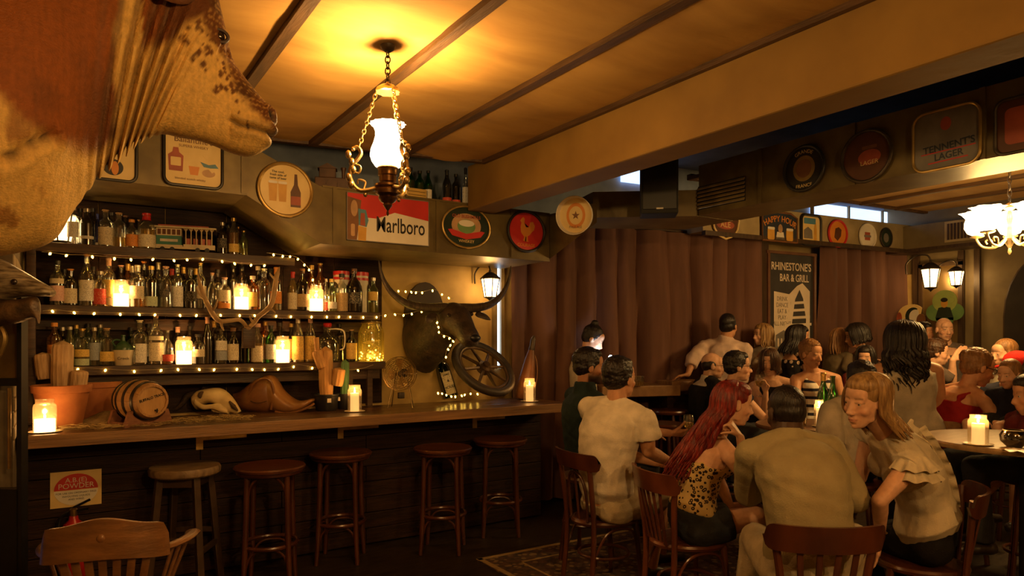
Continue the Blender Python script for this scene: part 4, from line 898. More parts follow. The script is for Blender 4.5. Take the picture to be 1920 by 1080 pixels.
# ---------------------------------------------------------------- small barrel on its cradle
bc_ = at(262, 782, Y=5.10); bc_.z = CZ; bt = thing('small_barrel', 'small oak barrel with black hoops on a wooden cradle', 'barrel', bc_)
axis = Vector((.42, -.90, 0)).normalized()      # the lid looks towards the viewer and a little to the right
side = Vector((axis.y, -axis.x, 0)) * -1
MBR = Matrix((side, Vector((0, 0, 1)), axis)).transposed().to_4x4(); MBR.translation = bc_ + Vector((0, 0, .160)); MBR = MBR @ Matrix.Scale(1.03, 4)
m_oak = mat('barrel_oak', (.46, .25, .085), (.32, .16, .05), 7, .55, bump=.25, stretch=(6, 6, .6))
m_oaklid = mat('barrel_lid', (.52, .30, .11), (.40, .22, .07), 6, .6, bump=.2, stretch=(1, 8, 1))
BL = .145; RB = .128; NS = 14
def rad(z): return RB * (1 - .20 * (z / BL) ** 2)
for k in range(NS):
    a0 = 2 * math.pi * k / NS + .006; a1 = 2 * math.pi * (k + 1) / NS - .006; vs = []; fs = []; nz = 9
    for i in range(nz):
        z = -BL + 2 * BL * i / (nz - 1); r = rad(z)
        for a, q in ((a0, r), ((a0 + a1) / 2, r * 1.004), (a1, r), (a1, r - .014), (a0, r - .014)): vs.append((q * math.cos(a), q * math.sin(a), z))
    for i in range(nz - 1):
        for j in range(5): fs.append((i * 5 + j, i * 5 + (j + 1) % 5, i * 5 + 5 + (j + 1) % 5, i * 5 + 5 + j))
    fs.append((0, 1, 2, 3, 4)); fs.append(tuple((nz - 1) * 5 + j for j in (4, 3, 2, 1, 0)))
    lobj('stave', MB().add(vs, fs), m_oak, bt, MBR)
m_hoop = mat('hoop_iron', (.035, .028, .022), None, 10, .4, .5)
for z in (-.105, -.045, .035, .105):
    lobj('hoop', MB().lathe([(rad(z - .009) + .002, z - .009), (rad(z - .009) + .005, z - .009), (rad(z + .009) + .005, z + .009), (rad(z + .009) + .002, z + .009)], 36), m_hoop, bt, MBR)
lid = lobj('lid', MB().lathe([(0, BL - .016), (rad(BL) - .010, BL - .016), (rad(BL) - .010, BL - .012), (0, BL - .012)], 32), m_oaklid, bt, MBR)
lobj('back_lid', MB().lathe([(0, -BL + .016), (rad(BL) - .010, -BL + .016), (rad(BL) - .010, -BL + .012), (0, -BL + .012)], 32), m_oaklid, bt, MBR)
lobj('lettering', text_mesh('BUFFALO TRACE', .0235, .0006, sx=.92, bold=.0006), m_matblack, lid, MBR @ Matrix.Translation((0, .018, BL - .0105)) @ Matrix.Rotation(R(14), 4, 'Z'), False)
lobj('spigot', MB().tube([(.022, -.062, BL - .012), (.022, -.062, BL + .012)], .006, 8).tube([(.022, -.075, BL + .008), (.022, -.050, BL + .010)], .004, 6), m_hoop, bt, MBR)
m_cradle = mat('cradle_wood', (.24, .095, .04), (.16, .06, .024), 8, .6, stretch=(1, 6, 6))
for zz in (-.085, .095):
    pts = [(-.155, -.155), (.155, -.155), (.125, -.06), (.098, -.055)] + [((RB + .004) * math.sin(t), -(RB + .004) * math.cos(t)) for t in [R(52 - 13 * k) for k in range(9)]] + [(-.098, -.055), (-.125, -.06)]
    n = len(pts); vs = [(x, y, zz - .012) for x, y in pts] + [(x, y, zz + .012) for x, y in pts]
    # split the concave outline in quads to the base
    f2 = [(i, i + n, (i + 1) % n + n, (i + 1) % n) for i in range(n)]; f2 += [tuple(range(n)), tuple(range(2 * n - 1, n - 1, -1))]
    bmx = bmesh.new(); bv = [bmx.verts.new(v) for v in vs]
    for f in f2: bmx.faces.new([bv[i] for i in f])
    bmesh.ops.triangulate(bmx, faces=[f for f in bmx.faces if len(f.verts) > 4]); q = bpy.data.meshes.new('cradle'); bmx.to_mesh(q); bmx.free()
    lobj('cradle', q, m_cradle, bt, MBR, False)
for x_ in (-.12, .12): lobj('cradle_rail', MB().box((x_, -.142, .0), (.02, .024, .20)), m_cradle, bt, MBR, False)
# ---------------------------------------------------------------- cow skull
m_bone = mat('old_bone', (.78, .60, .30), (.58, .42, .18), 10, .6, bump=.2)
m_bonehole = mat('bone_hollow', (.10, .06, .03), None, 10, .9)
m_dhorn = mat('dark_horn', (.055, .035, .022), (.03, .02, .014), 14, .5, bump=.4, stretch=(2, 2, 6))
SKD = ctr(405, 776).xy.length; dS = ctr(405, 776); dsk = dS.x * SY + dS.y * CY + .06
def sp_(px, py, off=0): return at(px, py, d=dsk + off)
sku = thing('cow_skull', 'bleached cow skull with dark curved horns lying on the bar', 'skull', (sp_(405, 776).x, sp_(405, 776).y, CZ))
def loft3(stations, nseg, n=28, e=.9, ridge=None):
    rr = spline(stations, nseg); vs = []; fs = []
    for i, r_ in enumerate(rr):
        T = Vector(r_[:3]); B = Vector(r_[3:6]); c = (T + B) / 2; up = (T - B) / 2
        for j in range(n):
            a = 2 * math.pi * j / n; ca = math.copysign(abs(math.cos(a)) ** e, math.cos(a)); sa = math.copysign(abs(math.sin(a)) ** e, math.sin(a)); k = ridge(i / (nseg - 1), a) if ridge else 1
            vs.append(c + (up * ca + DV * (sa * r_[6])) * k)
    for i in range(nseg - 1):
        for j in range(n): j2 = (j + 1) % n; fs.append((i * n + j, i * n + j2, (i + 1) * n + j2, (i + 1) * n + j))
    fs.append(tuple(range(n - 1, -1, -1))); fs.append(tuple((nseg - 1) * n + j for j in range(n))); return MB().add(vs, fs)
def st3(T, B, w, off=0): return tuple(sp_(*T, off)) + tuple(sp_(*B, off)) + (w,)
obj('cranium', loft3([st3((361, 742), (363, 760), .03), st3((370, 733), (372, 768), .055), st3((388, 729), (388, 757), .075), st3((406, 727), (402, 757), .075), st3((420, 731), (412, 765), .062), st3((433, 742), (424, 772), .05), st3((444, 757), (434, 774), .035), st3((452, 771), (444, 776), .018)], 40), m_bone, sku)
obj('cheek_bone', loft3([st3((366, 748), (366, 760), .012, -.06), st3((380, 758), (380, 768), .014, -.075), st3((396, 758), (398, 767), .014, -.075), st3((412, 756), (414, 773), .02, -.06), st3((428, 768), (428, 776), .02, -.04)], 20, 14), m_bone, sku)
obj('tooth_row', loft3([st3((398, 764), (399, 772), .02, -.035), st3((412, 768), (412, 775), .022, -.035), st3((426, 770), (426, 776), .018, -.03)], 14, 12, ridge=lambda t, a: 1 + .12 * math.sin(t * 50)), m_bone, sku)
q = sp_(379, 741, -.058); obj('eye_socket', MB().ball(q, (.030, .018, .030), 14, 10), m_bonehole, sku)
q = sp_(437, 763, -.045); obj('nose_opening', MB().tube([sp_(430, 752, -.052), sp_(438, 762, -.045), sp_(446, 770, -.03)], [.006, .017, .006], 10), m_bonehole, sku)
obj('horn', MB().tube(spline([sp_(366, 738), sp_(352, 742), sp_(343, 755), sp_(331, 766), sp_(315, 769), sp_(306, 765)], 26), [.030 * (1 - k / 32) for k in range(26)], 12), m_dhorn, sku)
obj('horn', MB().tube(spline([sp_(384, 731, .05), sp_(394, 724, .12), sp_(404, 724, .2), sp_(412, 730, .28)], 18), [.028 * (1 - k / 24) for k in range(18)], 12), m_dhorn, sku)
# ---------------------------------------------------------------- leather saddle
m_leather = mat('saddle_leather', (.24, .10, .032), (.14, .055, .018), 6, .38, bump=.15, bscale=30, coat=.25)
m_leather2 = mat('saddle_light_leather', (.36, .17, .055), (.24, .105, .034), 6, .35, bump=.15, bscale=30, coat=.25)
dSd = ctr(510, 773); dsd = dSd.x * SY + dSd.y * CY + .10
def sd(px, py, off=0): return at(px, py, d=dsd + off)
sad = thing('leather_saddle', 'brown leather saddle lying on the bar counter', 'saddle', (sd(510, 773).x, sd(510, 773).y, CZ))
def sst(T, B, w, off=0): return tuple(sd(*T, off)) + tuple(sd(*B, off)) + (w,)
obj('flap', loft3([sst((438, 738), (442, 752), .03), sst((450, 734), (452, 766), .07), sst((466, 722), (464, 771), .10), sst((484, 708), (480, 773), .115), sst((500, 706), (496, 774), .11), sst((514, 706), (510, 774), .09), sst((520, 716), (516, 774), .06)], 40, 32), m_leather, sad)
obj('seat', loft3([sst((496, 703), (508, 772), .085), sst((508, 702), (514, 773), .10), sst((518, 710), (520, 774), .115), sst((528, 728), (528, 775), .12), sst((542, 742), (540, 776), .12), sst((558, 751), (556, 774), .11), sst((574, 750), (572, 767), .10), sst((586, 747), (584, 757), .075), sst((591, 749), (590, 752), .04)], 46, 32), m_leather2, sad)
obj('knee_roll', MB().tube(spline([sd(466, 745, -.10), sd(474, 722, -.115), sd(492, 710, -.12), sd(508, 716, -.11), sd(513, 740, -.105), sd(508, 768, -.10)], 26), .010, 8), m_leather, sad)
obj('welt', MB().tube(spline([sd(516, 772, -.12), sd(535, 775, -.125), sd(556, 772, -.115), sd(575, 765, -.10), sd(589, 757, -.06)], 20), .009, 8), m_leather, sad)
obj('stitching', MB().tube(spline([sd(470, 752, -.118), sd(484, 756, -.122), sd(500, 752, -.12)], 12), .002, 5), m_matblack, sad)
# ---------------------------------------------------------------- standing cactus and green cactus in black tubs
c1 = at(612, 765, Y=5.33); c1.z = CZ; k1 = thing('carved_cactus', 'tall orange carved cactus with two arms in a black tub', 'ornament', c1); T = Matrix.Translation(c1)
m_tub = mat('black_tub', (.016, .015, .015), None, 8, .4); m_tagw = mat('tub_sticker', (.70, .62, .48), None, 20, .6)
lobj('tub', MB().lathe([(0, .001), (.075, .001), (.082, .01), (.092, .115), (.097, .118), (.097, .130), (.088, .130), (.085, .11), (0, .108)], 28), m_tub, k1, T)
lobj('trunk', ribbed((0, 0, .108), (-.008, 0, .50), .054, 12, .03), m_cact2, k1, T)
lobj('arm', ribbed(RX_ * -.045 + Vector((0, -.05, .335)), RX_ * -.092 + Vector((0, -.05, .475)), .04, 10).tube([RX_ * -.085 + Vector((0, -.05, .44)), RX_ * -.095 + Vector((0, -.05, .57))], .020, 12), m_cact2, k1, T)
lobj('arm', ribbed(RX_ * .075 + Vector((0, -.02, .195)), RX_ * .098 + Vector((0, -.02, .335)), .045, 10), m_cact2, k1, T)
lobj('sticker', MB().box(RX_ * .045 + DV * -.088 + Vector((0, 0, .085)), (.03, .006, .032)), m_tagw, k1, T, False)
c2_ = at(646, 765, Y=5.37); c2_.z = CZ; k2 = thing('green_cactus', 'slim green cactus in a black tub behind the candle jar', 'plant', c2_); T = Matrix.Translation(c2_)
lobj('tub', MB().lathe([(0, .001), (.046, .001), (.052, .01), (.062, .115), (.062, .125), (.055, .12), (0, .108)], 24), m_tub, k2, T)
lobj('stem', ribbed((0, 0, .106), (.006, 0, .395), .030, 9, .10), m_green, k2, T)
lobj('sticker', MB().box(RX_ * -.03 + DV * -.056 + Vector((0, 0, .085)), (.026, .006, .03)), m_tagw, k2, T, False)
# ---------------------------------------------------------------- wire fan
m_wirem = mat('fan_wire', (.26, .18, .07), (.15, .10, .04), 10, .35, .9)
fc = at(752, 700, Y=5.22); fan = thing('wire_fan', 'old wire cage fan on thin splayed legs', 'fan', (fc.x, fc.y, CZ)); MFn = Matrix.Translation(fc) @ Matrix.Rotation(-YAW - R(12), 4, 'Z') @ Matrix.Rotation(R(90), 4, 'X')
cg = MB(); RF = .135
for k in range(9): cg.torus((0, 0, .055 - .05 * (1 - ((k + 1) / 9)) * -0 - .0), RF * (k + 1) / 9, .0022, 36, 5, M=Matrix.Translation((0, 0, .05 * math.sqrt(max(0, 1 - ((k + 1) / 9) ** 2)))))
for k in range(10):
    a = 2 * math.pi * k / 10; cg.tube([(RF * q * math.cos(a), RF * q * math.sin(a), .05 * math.sqrt(max(0, 1 - q * q))) for q in (.1, .3, .5, .7, .85, .95, 1)], .0022, 5)
lobj('front_cage', cg, m_wirem, fan, MFn)
cg = MB()
for k in range(8): cg.torus((0, 0, -.075 * math.sqrt(max(0, 1 - ((k + 1) / 8) ** 2))), RF * (k + 1) / 8, .0022, 36, 5)
lobj('rear_cage', cg, m_wirem, fan, MFn)
for k in range(4):
    a = 2 * math.pi * k / 4; vs = [(.02 * math.cos(a), .02 * math.sin(a), .0), (.11 * math.cos(a - .3), .11 * math.sin(a - .3), .014), (.12 * math.cos(a + .25), .12 * math.sin(a + .25), 0), (.10 * math.cos(a + .6), .10 * math.sin(a + .6), -.014)]
    mb = MB().add(vs + [(x, y, z + .002) for x, y, z in vs], [(0, 1, 2, 3), (7, 6, 5, 4), (0, 4, 5, 1), (1, 5, 6, 2), (2, 6, 7, 3), (3, 7, 4, 0)]); lobj('blade', mb, m_brass, fan, MFn, False)
lobj('motor', MB().lathe([(0, -.09), (.03, -.09), (.036, -.07), (.036, -.02), (.02, .0), (0, .002)], 16), m_iron, fan, MFn)
for dx, dy in ((-.10, -.05), (.10, -.05), (-.09, .08), (.09, .08)):
    q = fc + RX_ * dx + DV * dy; obj('leg', MB().tube([fc + RX_ * dx * .45 + Vector((0, 0, .02)), (q.x, q.y, CZ + .004)], .004, 6), m_wirem, fan)
obj('switch_base', MB().box((fc.x, fc.y, CZ + .1), (.05, .04, .05), bev=.006), m_iron, fan)
# dark lantern-like jar right of the fan
# ---------------------------------------------------------------- tilted green bottle
gb_ = ctr(846, 750) + DV * .06
gbt = thing('leaning_bottle', 'large dark green whiskey bottle with a tall cream label leaning back', 'bottle', gb_); scx = (gb_.x * SY + gb_.y * CY) / FP
MG = Matrix.Translation(gb_) @ Matrix.Rotation(-YAW * 0 - R(2), 4, 'Z') @ Matrix.Rotation(R(-18), 4, DV.normalized()) @ Matrix.Rotation(R(-6), 4, RX_)
hh_ = .47; rr_ = .072
lobj('bottle_glass', MB().lathe([(r * rr_, z * hh_ + .02) for r, z in PROF['std']], 24), glass('deep_green_glass', (.03, .10, .02), .06, .12, (.02, .07, .015), .05), gbt, MG)
mb = MB(); vs = []; fs = []
for j in range(5):
    for i in range(11): a = math.atan2(-gb_.y, -gb_.x) + R(-40 + 8 * i + 18); vs.append((rr_ * 1.012 * math.cos(a), rr_ * 1.012 * math.sin(a), .045 + .215 * j / 4))
for j in range(4):
    for i in range(10): q = j * 11 + i; fs.append((q, q + 1, q + 12, q + 11))
lobj('paper_label', mb.add(vs, fs), PL['cream'], gbt, MG)
lobj('cap', MB().lathe([(.026, .425), (.028, .43), (.028, .485), (.024, .49)], 14), CP['black'], gbt, MG)
af = math.atan2(-gb_.y, -gb_.x) + R(18)
MT = MG @ Matrix.Rotation(af, 4, 'Z') @ Matrix.Translation((rr_ * 1.02, 0, .11)) @ Matrix.Rotation(R(90), 4, 'Z') @ Matrix.Rotation(R(90), 4, 'X')
for s_, sz, dz in (('HOUSE', .034, 0.0), ('JAMES', .022, .12), ('&', .03, .06)):
    q = text_mesh(s_, sz, .0003, bold=.0006)
    for v in q.vertices: v.co.z -= v.co.x ** 2 / (2 * rr_)
    lobj('lettering', q, m_matblack, gbt, MT @ Matrix.Translation((0, dz, .0015)), False)
# ---------------------------------------------------------------- big wheel leaning against the wall
wc = at(907, 690, Y=5.32); wh = thing('wagon_wheel', 'dark spoked wheel leaning below the buffalo head', 'wheel', (wc.x, wc.y, CZ))
nrm = (RX_ * .51 - DV * .53 + Vector((0, 0, .68))).normalized(); ax = (RX_ * .80 + Vector((0, 0, -.60))); ax = (ax - nrm * ax.dot(nrm)).normalized(); ay = nrm.cross(ax)
MW = Matrix((ax, ay, nrm)).transposed().to_4x4(); MW.translation = wc; RWh = .285
m_tyre = mat('wheel_rubber', (.045, .032, .022), (.025, .018, .013), 14, .55, bump=.2)
m_rim = mat('wheel_rim', (.12, .07, .032), (.065, .038, .018), 12, .4, .4)
lobj('tyre', MB().torus((0, 0, 0), RWh, .036, 44, 12), m_tyre, wh, MW)
lobj('rim', MB().torus((0, 0, .006), RWh - .045, .014, 44, 8), m_rim, wh, MW)
lobj('hub', MB().lathe([(.0, -.03), (.06, -.03), (.07, -.01), (.06, .03), (.035, .04), (.03, .06), (0, .062)], 20), m_rim, wh, MW)
for k in range(8):
    a = 2 * math.pi * k / 8 + .2; lobj('spoke', MB().tube([(.05 * math.cos(a), .05 * math.sin(a), .01), ((RWh - .05) * math.cos(a), (RWh - .05) * math.sin(a), .0)], [.016, .012], 8), m_rim, wh, MW)
# ---------------------------------------------------------------- tall leather flask
lf = at(982, 742, Y=5.36); lf.z = CZ; fl = thing('leather_flask', 'tall brown leather flask with dark stopper behind the right candle', 'flask', lf); T = Matrix.Translation(lf) @ Matrix.Rotation(R(9), 4, DV)
m_fl = mat('flask_leather', (.22, .085, .03), (.13, .05, .018), 8, .45, bump=.2)
lobj('body', MB().lathe([(0, .004), (.075, .004), (.084, .02), (.078, .16), (.062, .28), (.048, .38), (.034, .44), (.026, .47)], 24), m_fl, fl, T)
lobj('stopper', MB().lathe([(.028, .465), (.030, .48), (.024, .50), (.026, .56), (.018, .585), (.008, .60)], 16), m_iron, fl, T)
lobj('strap', MB().tube(spline([(.03, 0, .44), (.075, -.01, .36), (.098, -.02, .22), (.088, -.02, .08)], 16), .007, 6, flat=.5), m_leather2, fl, T)
# ================================================================ things on the shelves
# model cable car
tm = at(345, 463, Y=5.56); tr = thing('model_tram', 'model cable car with green cabin and cream open benches on the top shelf', 'model', (tm.x, tm.y, SZ[2])); scx = (tm.x * SY + tm.y * CY) / FP
MTr = Matrix.Translation((tm.x, tm.y, SZ[2])) @ Matrix.Rotation(-R(12), 4, 'Z') @ Matrix.Scale(1.05, 4)
m_tg = mat('tram_green', (.05, .22, .15), None, 10, .4); m_tc = mat('tram_cream', (.74, .60, .36), None, 10, .45); m_tr = mat('tram_red', (.50, .13, .08), None, 10, .4); m_tw = mat('tram_window', (.16, .07, .045), None, 10, .2)
lobj('chassis', MB().box((0, 0, .028), (.40, .10, .016)), m_tc, tr, MTr, False)
lobj('skirt', MB().box((.10, 0, .042), (.20, .102, .022)).box((-.09, 0, .040), (.17, .104, .012)), m_tc, tr, MTr, False)
lobj('cabin', MB().box((-.09, 0, .078), (.155, .098, .062)), m_tg, tr, MTr, False)
lobj('cabin_top', MB().box((-.09, 0, .133), (.155, .096, .052)), m_tc, tr, MTr, False)
for k in range(5): lobj('window', MB().box((-.15 + k * .030, -.049, .134), (.021, .003, .036)), m_tw, tr, MTr, False)
lobj('nameboard', MB().box((-.09, -.0505, .076), (.11, .003, .018)), m_tagw, tr, MTr, False)
lobj('roof', MB().box((0, 0, .168), (.42, .116, .012), bev=.004), m_tc, tr, MTr, False); lobj('clerestory', MB().box((.0, 0, .180), (.32, .06, .014), bev=.004), m_tr, tr, MTr, False)
for k in range(6): lobj('pillar', MB().tube([(.015 + k * .033, -.047, .05), (.015 + k * .033, -.047, .165)], .004, 6).tube([(.003 + k * .033, -.047, .162), (.015 + k * .033, -.047, .140), (.027 + k * .033, -.047, .162)], .003, 5), m_tc, tr, MTr)
for k in range(4): lobj('bench', MB().box((.03 + k * .045, .0, .072), (.03, .07, .05), bev=.004), m_tr, tr, MTr, False)
for x in (-.13, -.07, .09, .15): lobj('wheel', MB().lathe([(0, -.052), (.016, -.052), (.016, -.042), (0, -.042)], 12, M=Matrix.Translation((x, 0, .016)) @ Matrix.Rotation(R(90), 4, 'X') @ Matrix.Translation((0, 0, 95e-3))), m_black, tr, MTr)
for x in (-.185, -.195): lobj('end_post', MB().tube([(x, -.045, .03), (x, -.045, .165)], .003, 6), m_tc, tr, MTr)
# ceramic whisky crock with green bottle top
cr = at(231, 600, Y=5.53); crk = thing('ceramic_crock', 'cream crock with green jug shoulder on the lowest shelf', 'jug', (cr.x, cr.y, SZ[0])); T = Matrix.Translation((cr.x, cr.y, SZ[0]))
lobj('bowl', MB().lathe([(0, .001), (.054, .001), (.070, .108), (.066, .108), (.0, .100)], 28), mat('crock_cream', (.78, .66, .44), None, 8, .35), crk, T)
lobj('green_jug', MB().lathe([(.060, .100), (.062, .112), (.055, .135), (.032, .158), (.014, .172), (.012, .20), (.016, .203), (.015, .212)], 24), mat('crock_green', (.05, .11, .05), None, 8, .25), crk, T)
lobj('handle', MB().tube(spline([(-.05, -.02, .135), (-.068, -.03, .16), (-.05, -.02, .178), (-.02, -.01, .175)], 14), .007, 8), MATS['crock_green'], crk, T)
q = text_mesh('Crock', .028, .0003)
lobj('lettering', q, m_matblack, crk, Matrix.Translation((cr.x, cr.y, SZ[0] + .05)) @ Matrix.Rotation(math.atan2(-cr.y, -cr.x), 4, 'Z') @ Matrix.Translation((.0665, .0, 0)) @ Matrix.Rotation(R(90), 4, 'Z') @ Matrix.Rotation(R(83), 4, 'X'), False)
# glass demijohn with a white hose
dj = at(614, 600, Y=5.56); djt = thing('glass_demijohn', 'clear glass demijohn with red stopper and white hose on the lowest shelf', 'jar', (dj.x, dj.y, SZ[0])); T = Matrix.Translation((dj.x, dj.y, SZ[0]))
lobj('jar_glass', MB().lathe([(r * .098, z * .30) for r, z in PROF['jug']], 26), GL['clear'], djt, T)
lobj('stopper', MB().lathe([(.024, .283), (.032, .29), (.036, .31), (.030, .318)], 14), CP['red'], djt, T)
lobj('hose', MB().tube(spline([(.0, -.035, .265), RX_ * .06 + Vector((0, -.05, .268)), RX_ * .115 + Vector((0, -.05, .25)), RX_ * .125 + Vector((0, -.05, .18)), RX_ * .115 + Vector((0, -.05, .115)), RX_ * .085 + Vector((0, -.05, .10))], 26), .006, 8), CP['white'], djt, T)
# big jar full of fairy lights
bj = at(696, 600, Y=5.54); bjt = thing('light_jar', 'big glass jar full of glowing yellow fairy lights', 'jar', (bj.x, bj.y, SZ[0])); T = Matrix.Translation((bj.x, bj.y, SZ[0]))
lobj('jar_glass', MB().lathe([(0, .001), (.09, .001), (.104, .012), (.108, .05), (.108, .235), (.098, .275), (.080, .30), (.078, .335), (.083, .338)], 28, capt=False), glass('jar_yellow', (.95, .86, .55), .08, .16, (.9, .65, .12), .03), bjt, T)
lobj('rim', MB().torus((0, 0, .325), .081, .006, 28, 6), m_brass, bjt, T)
wr = random.Random(3); pts = [Vector((wr.uniform(-.07, .07), wr.uniform(-.07, .07), .015 + .18 * (k / 40) ** 1.5)) for k in range(40)]
lobj('wire', MB().tube([Vector(q) for q in spline(pts, 160)], .0018, 4), m_brass, bjt, T)
m_bulb2 = glow('jar_bulb', (1, .62, .08), 16)
for k in range(26):
    q = Vector((wr.uniform(-.085, .085), wr.uniform(-.085, .085), .01 + .18 * wr.random() ** 2.2)); lobj('bulb', MB().ball(q, .006, 8, 6), m_bulb2, bjt, T)
lamp('jar_light', (bj.x, bj.y, SZ[0] + .05), 1.6, (1, .62, .12), .04, bjt)
# striped tins at the back of the middle shelf
for px, wd in ((640, 34), (676, 34)):
    q = at(px, 600, Y=5.70); t = thing('striped_tin', 'red and cream striped tin behind the %s of the middle shelf' % ('jugs' if px == 640 else 'last bottles'), 'tin', (q.x, q.y, SZ[1]), 0, 'striped tins on the middle shelf'); T = Matrix.Translation((q.x, q.y, SZ[1]))
    lobj('tin', MB().lathe([(0, .001), (.066, .001), (.066, .34), (0, .34)], 24), CP['white'], t, T)
    for z in (.28, .32): lobj('red_band', MB().lathe([(.0665, z), (.068, z), (.068, z + .022), (.0665, z + .022)], 24), CP['red'], t, T)
    lobj('lid', MB().lathe([(.069, .335), (.069, .352), (0, .356)], 24), CP['red'], t, T)
# antlers
m_antl = mat('antler', (.44, .29, .13), (.28, .17, .07), 14, .6, bump=.3)
an = thing('antlers', 'pale deer antlers spreading in front of the bottle shelves', 'antlers', at(447, 628, Y=5.39))
def ap(px, py, Y=5.36): return at(px, py, Y=Y)
mb = MB()
mb.tube(spline([ap(462, 612, 5.42), ap(450, 600), ap(432, 601), ap(412, 602), ap(400, 590, 5.33), ap(390, 572, 5.30), ap(382, 555, 5.29), ap(374, 530, 5.3), ap(371, 510, 5.32)], 40), [.013 + .005 * math.sin(k / 39 * 3.1) if k < 34 else .013 * (40 - k) / 7 for k in range(40)], 10)
mb.tube(spline([ap(414, 602), ap(416, 612, 5.33), ap(420, 620, 5.31)], 10), [.014 * (1 - k / 12) for k in range(10)], 8)
mb.tube(spline([ap(396, 584, 5.32), ap(404, 574, 5.29), ap(408, 560, 5.27)], 10), [.013 * (1 - k / 12) for k in range(10)], 8)
mb.tube(spline([ap(384, 560, 5.29), ap(374, 552, 5.27), ap(368, 540, 5.26)], 10), [.013 * (1 - k / 12) for k in range(10)], 8)
obj('antler', mb, m_antl, an)
mb = MB()
mb.tube(spline([ap(468, 612, 5.42), ap(476, 606), ap(484, 594, 5.34), ap(498, 583, 5.31), ap(508, 572, 5.29), ap(513, 555, 5.28), ap(516, 535, 5.28), ap(518, 520, 5.29), ap(522, 508, 5.3), ap(524, 500, 5.3)], 40), [.014 + .005 * math.sin(k / 39 * 3.1) if k < 34 else .014 * (40 - k) / 7 for k in range(40)], 10)
mb.tube(spline([ap(502, 580, 5.30), ap(509, 580, 5.27), ap(516, 586, 5.25)], 10), [.013 * (1 - k / 12) for k in range(10)], 8)
mb.tube(spline([ap(518, 525, 5.29), ap(510, 518, 5.27), ap(506, 512, 5.26)], 10), [.016 * (1 - k / 12) for k in range(10)], 8, flat=.7)
mb.tube(spline([ap(476, 606), ap(470, 598, 5.32), ap(468, 592, 5.31)], 10), [.013 * (1 - k / 12) for k in range(10)], 8)
obj('antler', mb, m_antl, an)
obj('skull_plate', MB().ball(ap(465, 616, 5.43), (.03, .03, .022), 12, 8), m_antl, an)
obj('mount_block', MB().box(ap(466, 634, 5.43), (.09, .05, .15), bev=.006), m_shelf, an)
# wooden toy wagon and yellow crate on the duct
zt_ = zt
wg = at(622, 345, Y=YD + .16); wgt = thing('toy_wagon', 'dark wooden toy wagon standing on the air duct', 'model', (wg.x, wg.y, zt_)); T = Matrix.Translation((wg.x, wg.y, zt_)) @ Matrix.Rotation(-R(20), 4, 'Z')
m_toy = mat('toy_wood', (.12, .055, .025), (.07, .03, .014), 12, .5)
lobj('wagon_bed', MB().box((0, 0, .075), (.24, .10, .05), bev=.005), m_toy, wgt, T, False)
lobj('house', MB().box((-.03, 0, .135), (.12, .09, .07), bev=.005), m_toy, wgt, T, False); lobj('roof', MB().prism([(-.10, .165), (.04, .165), (-.03, .205)], -.055, .055), m_toy, wgt, T, False)
lobj('chimney', MB().lathe([(.012, .10), (.014, .16), (.02, .175), (.02, .185)], 12, M=Matrix.Translation((.085, 0, 0))), m_toy, wgt, T)
for x in (-.08, .0, .08):
    for y in (-.056, .056): lobj('wheel', MB().lathe([(0, -.006), (.04, -.006), (.04, .006), (0, .006)], 16, M=Matrix.Translation((x, y, .041)) @ Matrix.Rotation(R(90), 4, 'X')), m_toy, wgt, T)
cr2 = at(772, 374, Y=YD + .07); ct2 = thing('yellow_crate', 'low yellow wooden crate among green bottles on the air duct', 'crate', (cr2.x, cr2.y, zt_)); m_yc = mat('crate_yellow', (.62, .40, .10), None, 8, .6)
for k in range(3): obj('slat', MB().box((cr2.x, cr2.y - .05, zt_ + .013 + k * .026), (.20, .008, .022)), m_yc, ct2, False)
for sx_ in (-.1, .1): obj('end_board', MB().box((cr2.x + sx_, cr2.y, zt_ + .039), (.008, .10, .076)), m_yc, ct2, False)
obj('bottom', MB().box((cr2.x, cr2.y, zt_ + .004), (.192, .09, .006)), m_yc, ct2, False)
# ================================================================ water buffalo head on the wall
m_buf = mat('buffalo_hide', (.060, .036, .020), (.022, .014, .010), 16, .55, bump=.6, bscale=60)
m_bhorn = mat('buffalo_horn', (.085, .058, .034), (.035, .024, .016), 10, .42, bump=.5, bscale=30, stretch=(8, 1, 1))
bu = thing('mounted_buffalo_head', 'dark water buffalo head with wide sweeping horns at the right of the bar', 'taxidermy', at(845, 640, Y=5.7))
def bq(px, py, Y): return at(px, py, Y=Y)
SHP = [(790, 590), (812, 545), (860, 530)]
bc2 = bq(800, 595, 5.73); 
obj('mount_board', MB().prism([(-.20 * math.cos(t) * (1 if abs(math.sin(t)) < .98 else .9), .34 * math.sin(t)) for t in [2 * math.pi * k / 28 for k in range(28)]], -.02, .02, Matrix.Translation((bc2.x - .02, 5.735, bc2.z - .02))), mat('dark_mount', (.035, .02, .012), None, 8, .5), bu, False)
def lo2(stations, nseg, n=32, e=.9):
    rr = spline([tuple(c) + (a, b) for c, a, b in stations], nseg); vs = []; fs = []; C = [Vector(r_[:3]) for r_ in rr]
    for i, r_ in enumerate(rr):
        tn = (C[min(i + 1, nseg - 1)] - C[max(i - 1, 0)]).normalized(); sd_ = tn.cross(Vector((0, 0, 1))).normalized(); up = sd_.cross(tn)
        for j in range(n):
            a = 2 * math.pi * j / n; vs.append(C[i] + sd_ * (r_[3] * math.cos(a)) + up * (r_[4] * math.sin(a)))
    for i in range(nseg - 1):
        for j in range(n): j2 = (j + 1) % n; fs.append((i * n + j, i * n + j2, (i + 1) * n + j2, (i + 1) * n + j))
    fs.append(tuple(range(n - 1, -1, -1))); fs.append(tuple((nseg - 1) * n + j for j in range(n))); return MB().add(vs, fs)
